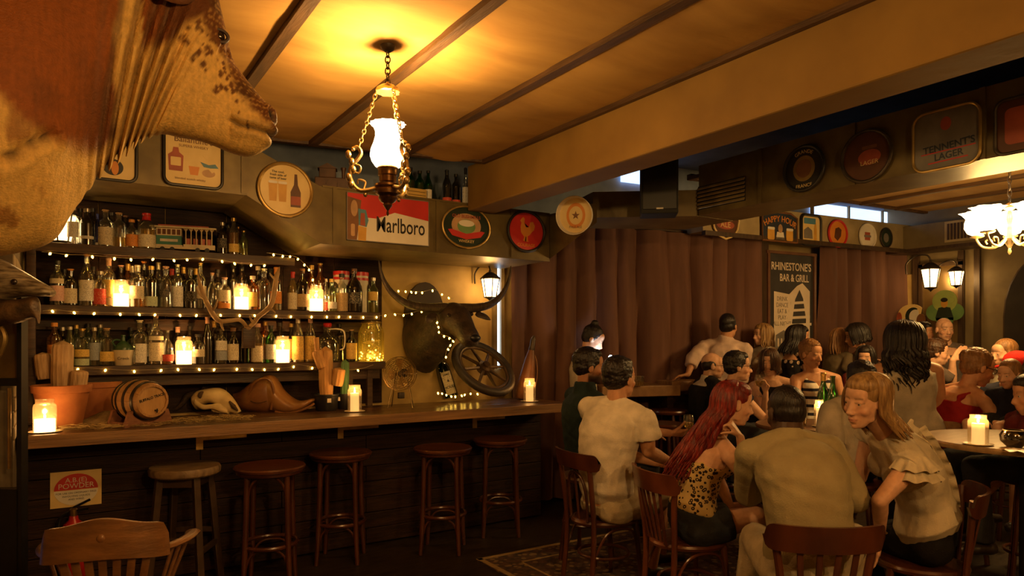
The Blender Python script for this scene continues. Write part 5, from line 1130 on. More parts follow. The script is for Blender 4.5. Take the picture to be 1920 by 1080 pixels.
obj('neck', lo2([(bq(792, 640, 5.72), .19, .30), (bq(806, 628, 5.55), .17, .27), (bq(828, 610, 5.40), .15, .20), (bq(848, 600, 5.25), .12, .13)], 30), m_buf, bu)
obj('head', lo2([(bq(836, 592, 5.36), .08, .08), (bq(846, 594, 5.26), .125, .125), (bq(856, 600, 5.17), .125, .13), (bq(866, 612, 5.08), .10, .115), (bq(874, 624, 5.00), .085, .095), (bq(881, 634, 4.93), .082, .08), (bq(885, 641, 4.895), .07, .062), (bq(887, 645, 4.88), .03, .025)], 40), m_buf, bu)
obj('nose', MB().ball(bq(890, 634, 4.87), (.055, .03, .035), 14, 10), m_black, bu)
for px, py, Y in ((838, 591, 5.10), (880, 589, 5.16)): obj('eye', MB().ball(bq(px + 4, py, Y - .02), .017, 10, 8), m_eye, bu)
HL = [bq(850, 580, 5.24), bq(832, 577, 5.24), bq(800, 577, 5.26), bq(765, 570, 5.30), bq(738, 552, 5.34), bq(722, 530, 5.37), bq(714, 508, 5.38), bq(710, 488, 5.38)]
HR = [bq(850, 580, 5.20), bq(868, 578, 5.18), bq(894, 577, 5.14), bq(918, 571, 5.10), bq(936, 558, 5.08), bq(948, 540, 5.06), bq(955, 520, 5.05), bq(958, 499, 5.05)]
for Hh in (HL, HR): obj('horn', MB().tube(spline(Hh, 44), [.055 * (1 - (k / 43) ** 1.3) + .006 for k in range(44)], 12, flat=.75, up=(0, 0, 1)), m_bhorn, bu)
for a, b_, c in (((892, 588, 5.14), (906, 592, 5.10), (920, 600, 5.08)), ((818, 590, 5.22), (806, 598, 5.2), (800, 606, 5.2))):
    obj('ear', MB().tube(spline([bq(*a), bq(*b_), bq(*c)], 12), [.02, .03, .038, .042, .043, .042, .04, .036, .03, .022, .013, .004], 10, flat=.4), m_buf, bu)
# ================================================================ trays, signs and posters
m_gold = mat('tray_gold', (.58, .40, .14), (.42, .27, .08), 10, .35, .7)
m_cream = mat('tray_cream', (.80, .60, .26), (.72, .52, .20), 6, .45)
m_white = mat('sign_white', (.80, .74, .62), (.72, .66, .54), 6, .45)
m_red = mat('sign_red', (.62, .035, .03), (.52, .028, .024), 5, .42)
m_ink = mat('sign_ink', (.018, .015, .013), None, 8, .45)
m_orange = mat('sign_orange', (.74, .28, .04), (.64, .22, .03), 6, .45)
m_beer = mat('sign_amber', (.66, .36, .06), (.55, .28, .04), 8, .45)
m_brown = mat('sign_brown', (.22, .09, .03), None, 8, .5)
m_bottleb = mat('sign_bottle_brown', (.12, .045, .02), None, 8, .4)
m_navy = mat('sign_navy', (.03, .04, .06), None, 8, .45)
m_dgreen = mat('sign_dark_green', (.02, .035, .022), None, 8, .35)
m_sblue = mat('sign_blue', (.10, .26, .36), None, 8, .45)
m_skin0 = mat('sign_tan', (.56, .33, .16), None, 8, .5)
m_sgrey = mat('sign_grey', (.22, .20, .17), (.16, .14, .12), 8, .5)
m_redbrown = mat('sign_rust', (.42, .09, .045), None, 8, .5)
m_lgreen = mat('sign_green', (.16, .30, .10), (.10, .22, .07), 6, .5)
m_lgreen2 = mat('sign_yellow_green', (.38, .46, .12), (.28, .38, .10), 6, .5)
def ell(cx, cy, rx, ry, n=28, a0=0, a1=360): return [(cx + rx * math.cos(R(a0 + (a1 - a0) * k / (n if a1 - a0 == 360 else n - 1))), cy + ry * math.sin(R(a0 + (a1 - a0) * k / (n if a1 - a0 == 360 else n - 1)))) for k in range(n)]
def rrect(cx, cy, w, h, r, n=6):
    out = []
    for sx_, sy_, a in ((1, 1, 0), (-1, 1, 90), (-1, -1, 180), (1, -1, 270)): out += [(cx + sx_ * (w / 2 - r) + r * math.cos(R(a + 90 * k / n)), cy + sy_ * (h / 2 - r) + r * math.sin(R(a + 90 * k / n))) for k in range(n + 1)]
    return out
def plate(poly, z0, z1):
    n = len(poly); mb = MB(); bmx = bmesh.new(); lo = [bmx.verts.new((x, y, z0)) for x, y in poly]; hi = [bmx.verts.new((x, y, z1)) for x, y in poly]
    for i in range(n): bmx.faces.new((lo[i], lo[(i + 1) % n], hi[(i + 1) % n], hi[i]))
    f = [bmx.faces.new(hi), bmx.faces.new(lo[::-1])]
    bmesh.ops.triangulate(bmx, faces=f); bmesh.ops.recalc_face_normals(bmx, faces=bmx.faces[:]); q = bpy.data.meshes.new('plate'); bmx.to_mesh(q); bmx.free(); return q
def art(par, M, name, poly, m, z=.004, th=.0012): return lobj(name, plate(poly, z, z + th), m, par, M, False)
def words_(par, M, s, x, y, size, m, z=.006, sx=1, bold=.0, rot=0, arc=None): return lobj('lettering', text_mesh(s, size, .0004, sx=sx, bold=bold, arc=arc), m, par, M @ Matrix.Translation((x, y, z)) @ Matrix.Rotation(rot, 4, 'Z'), False)
def tray(label, M, poly, m_face, m_rim, rim=.012, lip=.016, name='drinks_tray', cat='tray', group=None):
    t = thing(name, label, cat, M.translation, 0, group)
    lobj('tray_face', plate(poly, 0, .004), m_face, t, M, False)
    lobj('rim', MB().tube([(x, y, lip * .55) for x, y in poly], rim, 8, closed=True), m_rim, t, M); return t
def on_duct(px, py): return face_frame(at(px, py, Y=YD - .014), (0, -1, 0))
k_ = lambda px: at(px, 400, Y=YD).dot(DV) / FP     # metres per pixel across the duct front
def wpx(a, b, py=400): return (at(b, py, Y=YD) - at(a, py, Y=YD)).length
def hpx(h, px): return h * k_(px)
# 1 half hidden tray
M = on_duct(212, 292); t = tray('cream drinks tray half hidden behind the cow neck', M, rrect(0, 0, wpx(168, 256), hpx(92, 212), .045), m_cream, m_ink, .010)
art(t, M, 'dark_figure', ell(.0, -.07, .055, .05), m_ink); art(t, M, 'orange_figure', ell(.01, -.075, .02, .042), m_orange, .0055)
# 2 whisky tray
M = on_duct(363, 298); w_, h_ = wpx(309, 417), hpx(104, 363); t = tray('square cream whisky tray with black border', M, rrect(0, 0, w_, h_, .05), m_cream, m_ink, .010)
words_(t, M, "Ballantine's", .0, .115, .052, m_brown, bold=.0004); words_(t, M, 'SUPERB WHISKY', 0, .075, .024, m_brown)
art(t, M, 'painted_bottle', [(-.145, -.09), (-.065, -.09), (-.06, .01), (-.085, .03), (-.09, .06), (-.12, .06), (-.125, .03), (-.15, .01)], m_redbrown); art(t, M, 'bottle_label', rrect(-.105, -.03, .06, .055, .005), m_cream, .0055)
art(t, M, 'painted_glass', [(-.03, -.05), (-.02, -.105), (.025, -.105), (.035, -.05)], m_orange); art(t, M, 'painted_map', [(.05, .03), (.10, .05), (.15, .03), (.13, -.01), (.16, -.05), (.11, -.08), (.07, -.04), (.09, -.01)], m_cream, .0042); art(t, M, 'painted_bird', [(.04, -.015), (.09, -.03), (.13, -.02), (.15, -.045), (.10, -.05), (.06, -.045)], m_sblue, .006); art(t, M, 'painted_fruit', ell(.09, -.085, .04, .025), m_skin0)
words_(t, M, 'blended scotch whisky', -.02, -.135, .02, m_brown)
# 3 round beer tray
M = on_duct(535, 356); r_ = hpx(98, 535) / 2; t = tray('round gold rimmed beer tray with glasses and bottle', M, ell(0, 0, r_, r_, 40), m_cream, m_gold, .012)
for x in (-.085, -.02): art(t, M, 'painted_glass', [(x - .03, .045), (x + .03, .045), (x + .024, -.085), (x - .024, -.085)], m_beer); art(t, M, 'painted_foam', rrect(x, .045, .06, .018, .008), m_white, .0055)
art(t, M, 'painted_bottle', [(.035, -.115), (.105, -.115), (.105, -.01), (.085, .04), (.08, .115), (.062, .115), (.058, .04), (.035, -.01)], m_bottleb); art(t, M, 'bottle_label', rrect(.07, -.07, .068, .06, .004), m_redbrown, .0055)
for k, s_ in enumerate(('The cool,', 'fresh side of', 'taste of beer')): words_(t, M, s_, -.05, .118 - k * .022, .022, m_ink, bold=.0004)
# 4 enamel cigarette sign
a, b_ = at(650, 412, Y=YD - .012), at(803, 412, Y=YD - .012); w_ = (b_ - a).x; h_ = hpx(86, 727); M = face_frame(((a.x + b_.x) / 2, YD - .014, at(727, 413, Y=YD).z), (0, -1, 0))
t = thing('enamel_sign', 'red and white Marlboro sign on the bar duct', 'sign', M.translation)
t['label'] = 'red and white cigarette sign with big black lettering on the bar duct'
lobj('panel', MB().box((0, 0, .002), (w_, h_, .006)), m_white, t, M, False)
art(t, M, 'red_chevron', [(-w_ / 2, h_ / 2), (w_ / 2, h_ / 2), (w_ / 2, .02), (.045, .058), (-.10, .0), (-w_ / 2, -.0)], m_red, .005)
words_(t, M, 'Marlboro', .095, -.045, .160, m_ink, .0065, .66, .0016)
art(t, M, 'brown_patch', [(-w_ / 2, h_ / 2 - .03), (-.22, h_ / 2 - .05), (-.235, -.02), (-.255, -h_ / 2), (-w_ / 2, -h_ / 2)], m_brown, .0065); art(t, M, 'tan_patch', ell(-.275, .06, .026, .06), m_skin0, .008); art(t, M, 'tan_patch', rrect(-.285, -.10, .03, .09, .01), m_skin0, .008)
art(t, M, 'blue_patch', [(-.245, .06), (-.185, .055), (-.165, -.02), (-.18, -.07), (-.24, -.06)], m_sblue, .0075); art(t, M, 'rust_patch', [(-.225, .03), (-.195, .03), (-.19, -.065), (-.23, -.06)], m_redbrown, .009); art(t, M, 'ochre_patch', [(-.245, -.065), (-.18, -.075), (-.185, -h_ / 2), (-.245, -h_ / 2)], m_beer, .0075)
for k in range(4): lobj('frame_strip', MB().bar(((-w_ / 2) if k != 1 else w_ / 2, -h_ / 2 if k != 2 else h_ / 2, .004), ((w_ / 2) if k in (1, 2, 3) else -w_ / 2, h_ / 2 if k != 3 else -h_ / 2, .004), .006, .008, up=(0, 0, 1)), m_sgrey, t, M, False)
# 5 oval whiskey mirror
M = on_duct(874, 426); rx, ry = wpx(830, 918) / 2, hpx(77, 874) / 2; t = tray('oval dark whiskey sign with cream ribbon', M, ell(0, 0, rx, ry, 40), m_dgreen, m_gold, .009, cat='sign', name='oval_sign')
art(t, M, 'inner_oval', ell(0, .01, rx * .62, ry * .60), m_skin0); art(t, M, 'landscape', ell(0, .005, rx * .38, ry * .34), m_lgreen, .0055); art(t, M, 'landscape_sky', ell(0, .03, rx * .33, ry * .16), m_white, .0068); art(t, M, 'ribbon', [(-rx * .78, -.03), (-rx * .6, -.075), (0, -.10), (rx * .6, -.075), (rx * .78, -.03), (rx * .62, -.025), (0, -.055), (-rx * .62, -.025)], m_red, .007)
words_(t, M, 'OLD BUSHMILLS', 0, .083, .036, m_redbrown, .007, bold=.0006); words_(t, M, 'WHISKEY', 0, -.115, .034, m_cream, .007)
# 6 red rooster tray
M = on_duct(986, 434); rx, ry = wpx(953, 1020) / 2, hpx(74, 986) / 2; t = tray('round red tray with a gold rooster', M, ell(0, 0, rx, ry, 40), m_red, m_ink, .012)
ro = [(-.035, -.10), (-.02, -.065), (-.055, -.03), (-.06, .02), (-.05, .06), (-.065, .075), (-.045, .10), (-.03, .11), (-.015, .095), (-.02, .06), (0, .02), (.03, .025), (.045, .07), (.075, .075), (.095, .04), (.085, 0), (.06, -.02), (.04, -.045), (.015, -.06), (.02, -.10), (.035, -.105), (0, -.108), (.002, -.065), (-.008, -.065), (-.012, -.105)]
art(t, M, 'rooster', [(x * .95, y * .95 + .015) for x, y in ro], m_orange); words_(t, M, 'COURAGE', 0, -.118, .038, m_orange, .006, bold=.0006)
# 7 round tray on the elbow
p7 = at(1080, 404, d=5.45); n7 = (-DV * .86 - RX_ * .42 + Vector((0, 0, -.12))).normalized(); M = face_frame(p7, n7, roll=R(-4)); r_ = 34 * 5.45 / FP
t = thing('drinks_tray', 'deep beige round tray with brown crest beside the elbow of the duct', 'tray', p7)
lobj('tray_face', plate(ell(0, 0, r_ * .95, r_ * 1.02, 36), 0, .004), m_cream, t, M, False); lobj('rim', MB().lathe([(r_ * .94, .003), (r_ * 1.03, .05), (r_ * 1.06, .05), (r_ * .98, -.004), (r_ * .94, -.004)], 36), m_white, t, M)
art(t, M, 'crest', ell(0, 0, r_ * .55, r_ * .68), m_orange); art(t, M, 'crest_inner', ell(0, 0, r_ * .40, r_ * .5), m_cream, .0055); art(t, M, 'star', [((.035 if k % 2 == 0 else .014) * math.sin(k * math.pi / 5), (.035 if k % 2 == 0 else .014) * math.cos(k * math.pi / 5)) for k in range(10)], m_brown, .007); words_(t, M, 'PALE ALE', 0, -.09, .026, m_brown)
# ---------------------------------------------------------------- trays on the long duct
def on_long(px, py): return face_frame(at(px, py, X=XT - .013), (-1, 0, 0))
def lw(a, b): return (at(b, 300, X=XT) - at(a, 300, X=XT)).xy.length
M = on_long(1508, 316); rx = lw(1473, 1545) / 2; t = tray('round black tray lettered in cream on the long duct', M, ell(0, 0, .155, .155, 36), m_ink, m_ink, .012, group='trays on the long duct')
art(t, M, 'gold_disc', ell(0, 0, .085, .09), m_gold); art(t, M, 'gold_disc_inner', ell(0, 0, .06, .064), m_brown, .0055); words_(t, M, 'GRANDE', 0, .118, .036, m_cream, .006, arc=.118); words_(t, M, 'FRANCE', 0, -.122, .034, m_cream, .006)
M = on_long(1625, 293); t = tray('round dark tray with a rusty red emblem on the long duct', M, ell(0, 0, .165, .165, 36), m_bottleb, m_iron, .012, group='trays on the long duct')
art(t, M, 'emblem', ell(.02, -.01, .075, .05), m_redbrown); words_(t, M, 'LAGER', .02, -.045, .04, m_cream, .006); art(t, M, 'emblem_band', rrect(.02, .055, .10, .022, .008), m_brown)
M = on_long(1774, 260); t = tray('square grey lager tray with rounded corners on the long duct', M, rrect(0, 0, .37, .35, .07), m_sgrey, m_gold, .009, group='trays on the long duct')
words_(t, M, "TENNENT'S", .015, -.045, .058, m_navy, .006, .95, .001, R(3)); words_(t, M, 'LAGER', .015, -.10, .056, m_navy, .006, .95, .001, R(3)); art(t, M, 'red_stripe', [(-.10, -.135), (.12, -.128), (.12, -.121), (-.10, -.128)], m_red); art(t, M, 'red_stripe', [(-.14, -.076), (.16, -.068), (.16, -.062), (-.14, -.070)], m_red); art(t, M, 'crest', ell(.0, .09, .03, .04), m_redbrown)
M = on_long(1918, 232); t = tray('dark red tray cut by the right edge of the picture', M, rrect(0, 0, .26, .30, .05), m_bottleb, m_iron, .010, group='trays on the long duct'); art(t, M, 'red_field', rrect(0, 0, .17, .2, .03), m_redbrown)
# ---------------------------------------------------------------- signs on the far soffit
def on_far(px, py):
    p = cpt(px, py, .335); return face_frame(p, CN)
def fw(a, b): return (cpt(b, 430, .335) - cpt(a, 430, .335)).xy.length
def fh(h, px): return h * cpt(px, 430, .335).dot(DV) / FP
M = on_far(1360, 425); w_, h_ = fw(1336, 1385), fh(42, 1360); t = tray('shield shaped brown tray at the left end of the far soffit', M, [(-w_ * .5, h_ * .3), (-w_ * .42, h_ * .5), (w_ * .42, h_ * .5), (w_ * .5, h_ * .3), (w_ * .44, -h_ * .1), (w_ * .3, -h_ * .4), (0, -h_ * .55), (-w_ * .3, -h_ * .4), (-w_ * .44, -h_ * .1)], m_bottleb, m_cream, .012, group='signs on the far soffit'); art(t, M, 'rust_scroll', ell(0, .02, w_ * .34, h_ * .2), m_redbrown); words_(t, M, 'ALE', 0, .02, .09, m_cream)
M = on_far(1460, 426); w_, h_ = fw(1428, 1493), fh(54, 1460); t = thing('pub_sign', 'dark wooden Happy Hour pub sign with a barman and beers', 'sign', M.translation)
lobj('panel', plate([(-w_ / 2, -h_ / 2), (w_ / 2, -h_ / 2), (w_ / 2, h_ * .35), (w_ * .3, h_ * .5), (-w_ * .3, h_ * .5), (-w_ / 2, h_ * .35)], 0, .02), m_navy, t, M, False)
lobj('frame', MB().tube([(-w_ / 2, -h_ / 2, .02), (w_ / 2, -h_ / 2, .02), (w_ / 2, h_ * .35, .02), (w_ * .3, h_ * .5, .02), (-w_ * .3, h_ * .5, .02), (-w_ / 2, h_ * .35, .02)], .012, 6, closed=True), m_brown, t, M)
words_(t, M, 'HAPPY HOUR', 0, h_ * .27, .098, m_orange, .023, .9, .001, arc=.5)
art(t, M, 'barman_shirt', [(-.07, -h_ / 2 + .02), (.07, -h_ / 2 + .02), (.05, -.06), (-.05, -.06)], m_white, .021, .004); art(t, M, 'barman_face', ell(0, -.02, .035, .05), m_skin0, .021, .006)
for x in (-.15, .15): art(t, M, 'beer_mug', rrect(x, -.09, .11, .13, .02), m_beer, .021, .006); art(t, M, 'mug_foam', rrect(x, -.025, .11, .03, .012), m_white, .028, .002)
M = on_far(1520, 432); w_, h_ = fw(1502, 1538), fh(56, 1520); t = tray('upright cream tray with black border and yellow bottle on the far soffit', M, rrect(0, 0, w_, h_, .06), m_cream, m_ink, .016, group='signs on the far soffit'); art(t, M, 'painted_bottle', [(.05, -.13), (.10, -.13), (.10, .02), (.085, .10), (.065, .10), (.05, .02)], m_beer); art(t, M, 'painted_village', [(-.12, -.10), (.03, -.10), (.02, 0), (-.05, .04), (-.12, .0)], m_sgrey); art(t, M, 'painted_sky', rrect(-.02, .11, .2, .07, .01), m_sblue, .0041)
M = on_far(1570, 438); t = tray('oval orange tray with dark figure on the far soffit', M, ell(0, 0, fw(1553, 1587) / 2, fh(49, 1570) / 2, 32), m_orange, m_red, .014, group='signs on the far soffit'); art(t, M, 'dark_figure', [(-.06, -.05), (.0, -.09), (.06, -.03), (.07, .05), (.02, .08), (-.04, .06)], m_bottleb)
M = on_far(1626, 443); t = tray('oval white tray with small rust crest on the far soffit', M, ell(0, 0, fw(1611, 1641) / 2, fh(46, 1626) / 2, 32), m_white, m_white, .012, group='signs on the far soffit'); art(t, M, 'rust_crest', [(-.05, -.05), (.05, -.05), (.05, .05), (-.05, .05)], m_redbrown); art(t, M, 'crest_band', rrect(0, 0, .13, .03, .01), m_sgrey, .0055)
M = on_far(1661, 446); t = tray('small round dark tray in the corner of the far soffit', M, ell(0, 0, fw(1651, 1672) / 2, fh(36, 1661) / 2, 28), m_dgreen, m_iron, .010, group='signs on the far soffit'); art(t, M, 'grey_disc', ell(0, 0, .05, .06), m_sgrey)  # plain grey disc in the middle of the tray
# ---------------------------------------------------------------- poster between the curtains
pa, pb = cpt(1441, 550, .10), cpt(1524, 550, .10); pw_ = (pb - pa).xy.length; z0, z1 = 1.15, cpt(1482, 478, .10).z; ph_ = z1 - z0
M = face_frame(((pa.x + pb.x) / 2, (pa.y + pb.y) / 2, (z0 + z1) / 2), CN); t = thing('poster', 'tall black and cream poster with striped figure between the curtains', 'poster', (M.translation.x, M.translation.y, z0))
m_pbk = mat('poster_black', (.035, .032, .032), None, 6, .6); m_pcr = mat('poster_cream', (.72, .62, .50), (.64, .54, .42), 5, .6)
lobj('sheet', MB().box((0, 0, 0), (pw_, ph_, .008)), m_pbk, t, M, False)
W2, T2 = pw_ / 2, ph_ / 2
art(t, M, 'cream_field', [(-W2 * .78, -T2), (W2 * .84, -T2), (W2 * .84, T2 * .42), (W2 * .5, T2 * .55), (W2 * .25, T2 * .50), (-W2 * .1, T2 * .36), (-W2 * .78, T2 * .40)], m_pcr, .005)
words_(t, M, "RHINESTONE'S", 0, T2 * .80, .132, m_pcr, .006, .78, .002); words_(t, M, 'BAR & GRILL', .05, T2 * .62, .125, m_pcr, .006, .72, .002)
art(t, M, 'figure', [(W2 * .02, -T2 * .1), (W2 * .16, T2 * .28), (W2 * .36, T2 * .44), (W2 * .52, T2 * .30), (W2 * .66, -T2 * .05), (W2 * .58, -T2 * .55), (W2 * .20, -T2 * .6)], m_pbk, .0075)
for k in range(4): yk = T2 * (.22 - .12 * k); ww = .16 + .035 * k; art(t, M, 'figure_stripe', [(W2 * .38 - ww, yk - .02), (W2 * .38 + ww * .75, yk), (W2 * .38 + ww * .75, yk + .032), (W2 * .38 - ww, yk + .012)], m_pcr, .009)
for k in range(5): words_(t, M, ('DRINK', 'DANCE', 'EAT &', 'PLAY', 'ALL NIGHT')[k], -W2 * .42, T2 * (.28 - .10 * k), .075, m_sgrey, .0075, .8)
art(t, M, 'car_drawing', [(-W2 * .75, -T2 * .55), (-W2 * .1, -T2 * .5), (-W2 * .08, -T2 * .32), (-W2 * .35, -T2 * .22), (-W2 * .7, -T2 * .30)], m_sgrey, .0075)
for k in range(5): art(t, M, 'car_grille', rrect(-W2 * .6 + k * .055, -T2 * .42, .022, .10, .008), m_pcr, .009)
m_pfr = mat('poster_frame', (.16, .07, .035), None, 8, .45)
for x in (-W2 - .012, W2 + .02): lobj('frame_side', MB().box((x, 0, .008), (.035, ph_ + .06, .03)), m_pfr, t, M, False)
lobj('frame_top', MB().box((0, T2 + .018, .008), (pw_ + .09, .035, .03)), m_pfr, t, M, False)
# door jamb to the left of the poster
A = cpt(1426, 550, .05); struct('trim_7', MB().bar((A.x, A.y, 0), (A.x, A.y, 2.78), .16, .10, up=CN), m_rtrim)
# ---------------------------------------------------------------- right wall: mirror, cut-out signs
def on_right(px, py, off=.03): return face_frame(at(px, py, X=XW - off), (-1, 0, 0))
def rwid(a, b): return abs(at(a, 560, X=XW).y - at(b, 560, X=XW).y)
kr = lambda px: at(px, 500, X=XW).dot(DV) / FP
M = on_right(1764, 580, .04); w_ = rwid(1728, 1802); t = thing('wall_mirror', 'dark framed amber mirror on the right wall behind the lantern', 'mirror', M.translation)
lobj('mirror_glass', MB().box((0, 0, 0), (w_, 1.15, .012)), mat('amber_mirror', (.30, .20, .08), (.22, .14, .05), 3, .22, .6), t, M, False)
for x in (-w_ / 2, w_ / 2): lobj('frame_side', MB().box((x, 0, .012), (.05, 1.2, .035)), m_rtrim, t, M, False)
for y in (-.58, .58): lobj('frame_rail', MB().box((0, y, .012), (w_ + .05, .05, .035)), m_rtrim, t, M, False)
lq = at(1793, 522, X=XW - .30); lantern(lq, 1.0, 'small lit lantern standing in for the mirror reflection on the right wall', R(10), 5, .2)  # mirror reflection of the lantern, shaped as an added lit lantern
M = on_right(1772, 577, .36); s_ = kr(1772); t = thing('cutout_sign', 'green clover shaped sign of a man in a wide hat', 'sign', M.translation)
for x, y, r in ((0, 12, 21), (-16, -8, 16), (16, -8, 16), (0, -20, 15)): art(t, M, 'clover_leaf', ell(x * s_, y * s_, r * s_, r * s_ * .95), m_lgreen2 if y > 0 else m_lgreen, 0 + .002 * (y > 0), .012)
art(t, M, 'hat_brim', ell(0, 14 * s_, 17 * s_, 9 * s_), m_lgreen2, .014, .004); art(t, M, 'painted_face', ell(0, 8 * s_, 6 * s_, 8 * s_), m_beer, .018, .004); art(t, M, 'painted_hair', ell(0, 14 * s_, 6 * s_, 4 * s_), m_ink, .022, .002); art(t, M, 'painted_jacket', [(-15 * s_, -18 * s_), (15 * s_, -18 * s_), (10 * s_, 0), (0, 2 * s_), (-10 * s_, 0)], m_dgreen, .018, .003)
lobj('bracket', MB().box((0, -.0, -.165), (.05, .05, .33)), m_rtrim, t, M, False)
M = on_right(1716, 595, .30); s_ = kr(1716); t = thing('cutout_sign', 'painted wooden head with a striped feather headdress by the gold corner', 'sign', M.translation)
art(t, M, 'headdress', [(x * s_, y * s_) for x, y in ell(-6, 4, 24, 20, 16, 40, 230)] + [(8 * s_, -6 * s_)], m_cream, 0, .02); art(t, M, 'dark_band', [(x * s_, y * s_) for x, y in ell(-2, 2, 14, 16, 12, 60, 230)] + [(6 * s_, -4 * s_)], m_dgreen, .02, .003); art(t, M, 'cream_band', [(x * s_, y * s_) for x, y in ell(2, 1, 11, 13, 12, 60, 230)] + [(8 * s_, -4 * s_)], m_white, .023, .003); art(t, M, 'painted_face', ell(12 * s_, -6 * s_, 8 * s_, 12 * s_), m_brown, .02, .008)
art(t, M, 'feather_tip', ell(-27 * s_, -2 * s_, 5 * s_, 12 * s_), m_redbrown, .004, .018)
lobj('bracket', MB().box((0, -.0, -.14), (.05, .05, .28)), m_rtrim, t, M, False)
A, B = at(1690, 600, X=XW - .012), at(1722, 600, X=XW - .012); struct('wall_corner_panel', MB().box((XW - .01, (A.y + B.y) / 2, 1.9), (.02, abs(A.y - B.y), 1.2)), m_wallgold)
# ---------------------------------------------------------------- extinguisher and its sign on the bar front
a = at(108, 900, Y=5.17); M = face_frame(at(143, 916, Y=5.172), (0, -1, 0)); s_ = at(143, 916, Y=5.17).dot(DV) / FP; w_ = .275; h_ = .225
t = thing('extinguisher_sign', 'cream square sign with red half circle on the bar front', 'sign', M.translation)
lobj('plate', MB().box((0, 0, .001), (w_, h_, .003)), m_cream, t, M, False)
art(t, M, 'red_half', ell(0, -.005, .118, .10, 24, 0, 180), m_red, .003); art(t, M, 'white_half', ell(0, -.008, .118, .095, 24, 180, 360), m_white, .003)
words_(t, M, 'A.B.(E)', 0, .055, .042, m_white, .005); words_(t, M, 'POWDER', 0, .018, .046, m_white, .005)
for k in range(3): words_(t, M, ('FOR USE ON ORDINARY FIRES', 'INVOLVING LIQUIDS', 'AND WIRES')[k], 0, -.025 - .02 * k, .016, m_ink, .005)
ex = at(138, 965, Y=5.08); t = thing('fire_extinguisher', 'small red fire extinguisher standing against the bar front', 'extinguisher', (ex.x, ex.y, 0)); T = Matrix.Translation((ex.x, ex.y, 0))
lobj('cylinder', MB().lathe([(0, .001), (.065, .001), (.07, .012), (.07, .42), (.055, .47), (.028, .495), (.024, .52)], 28), mat('extinguisher_red', (.42, .02, .015), None, 6, .3), t, T)
lobj('valve', MB().lathe([(.018, .515), (.022, .53), (.022, .56), (.010, .57)], 14), m_brass, t, T); lobj('lever', MB().tube([RX_ * -.01 + Vector((0, 0, .565)), RX_ * .10 + Vector((0, 0, .62))], .008, 6).tube([RX_ * -.01 + Vector((0, 0, .548)), RX_ * .095 + Vector((0, 0, .565))], .007, 6), m_black, t, T)
lobj('hose', MB().tube(spline([RX_ * -.02 + Vector((0, 0, .545)), RX_ * -.085 + Vector((0, -.02, .50)), RX_ * -.095 + Vector((0, -.03, .35)), RX_ * -.08 + Vector((0, -.03, .2))], 18), .010, 8), m_black, t, T)
# ================================================================ stools, chairs, tables, rug
m_bent = mat('bentwood', (.095, .027, .010), (.048, .013, .006), 8, .30, bump=.1, stretch=(1, 1, .4), coat=.4)
m_bent2 = mat('bentwood_red', (.17, .048, .017), (.095, .025, .010), 8, .28, bump=.1, stretch=(1, 1, .4), coat=.45)
m_seatw = mat('stool_seat_wood', (.115, .036, .013), (.065, .019, .008), 6, .34, bump=.15, stretch=(1, 5, 1), coat=.3)
m_chunk = mat('worn_stool_wood', (.26, .17, .085), (.13, .08, .04), 8, .5, bump=.3, stretch=(1, 5, 1))
m_chunkl = mat('dark_stool_leg', (.07, .038, .02), (.04, .022, .012), 8, .5)
def bent_stool(p, rz, label):
    t = thing('bar_stool', label, 'stool', p, rz, 'bentwood bar stools along the bar'); hs = .79
    def part(n, mb, m): return obj(n, mb, m, t, True, True)
    part('seat', MB().lathe([(0, hs - .03), (.20, hs - .03), (.222, hs - .022), (.226, hs - .008), (.218, hs + .001), (.20, hs - .003), (0, hs - .006)], 40), m_seatw)
    part('seat_rim', MB().torus((0, 0, hs - .038), .195, .015, 36, 8), m_bent)
    for k in range(4):
        a = R(45 + 90 * k); c, s = math.cos(a), math.sin(a)
        part('leg', MB().tube(spline([(.172 * c, .172 * s, hs - .03), (.178 * c, .178 * s, .5), (.190 * c, .190 * s, .2), (.205 * c, .205 * s, .002)], 12), [.019] * 8 + [.018, .017, .016, .015], 10), m_bent)
        b = R(45 + 90 * (k + 1)); c2, s2 = math.cos(b), math.sin(b)
        A = Vector((.170 * c, .170 * s, 0)); B = Vector((.170 * c2, .170 * s2, 0)); mid = (A + B) / 2 * 1.12
        part('arch_brace', MB().tube(spline([A + Vector((0, 0, hs - .22)), A.lerp(mid, .15) + Vector((0, 0, hs - .12)), A.lerp(mid, .55) + Vector((0, 0, hs - .062)), mid + Vector((0, 0, hs - .05)), B.lerp(mid, .55) + Vector((0, 0, hs - .062)), B.lerp(mid, .15) + Vector((0, 0, hs - .12)), B + Vector((0, 0, hs - .22))], 24), .009, 7), m_bent)
        A = A * 1.06; B = B * 1.06; mid = (A + B) / 2 * 1.1
        part('lower_brace', MB().tube(spline([A + Vector((0, 0, .15)), A.lerp(mid, .15) + Vector((0, 0, .22)), A.lerp(mid, .5) + Vector((0, 0, .262)), mid + Vector((0, 0, .27)), B.lerp(mid, .5) + Vector((0, 0, .262)), B.lerp(mid, .15) + Vector((0, 0, .22)), B + Vector((0, 0, .15))], 22), .008, 7), m_bent)
    part('foot_ring', MB().torus((0, 0, .285), .172, .014, 36, 8), m_bent)
    return t
def place_px(px, py, z): p = at(px, py, Z=z); return Vector((p.x, p.y, 0))
p = place_px(347, 873, .79); ck = thing('bar_stool', 'chunky worn stool with thick pale seat and splayed square legs', 'stool', p, R(-30))
obj('seat', MB().lathe([(0, .735), (.205, .735), (.215, .745), (.218, .775), (.21, .79), (0, .788)], 36), m_chunk, ck, True, True)
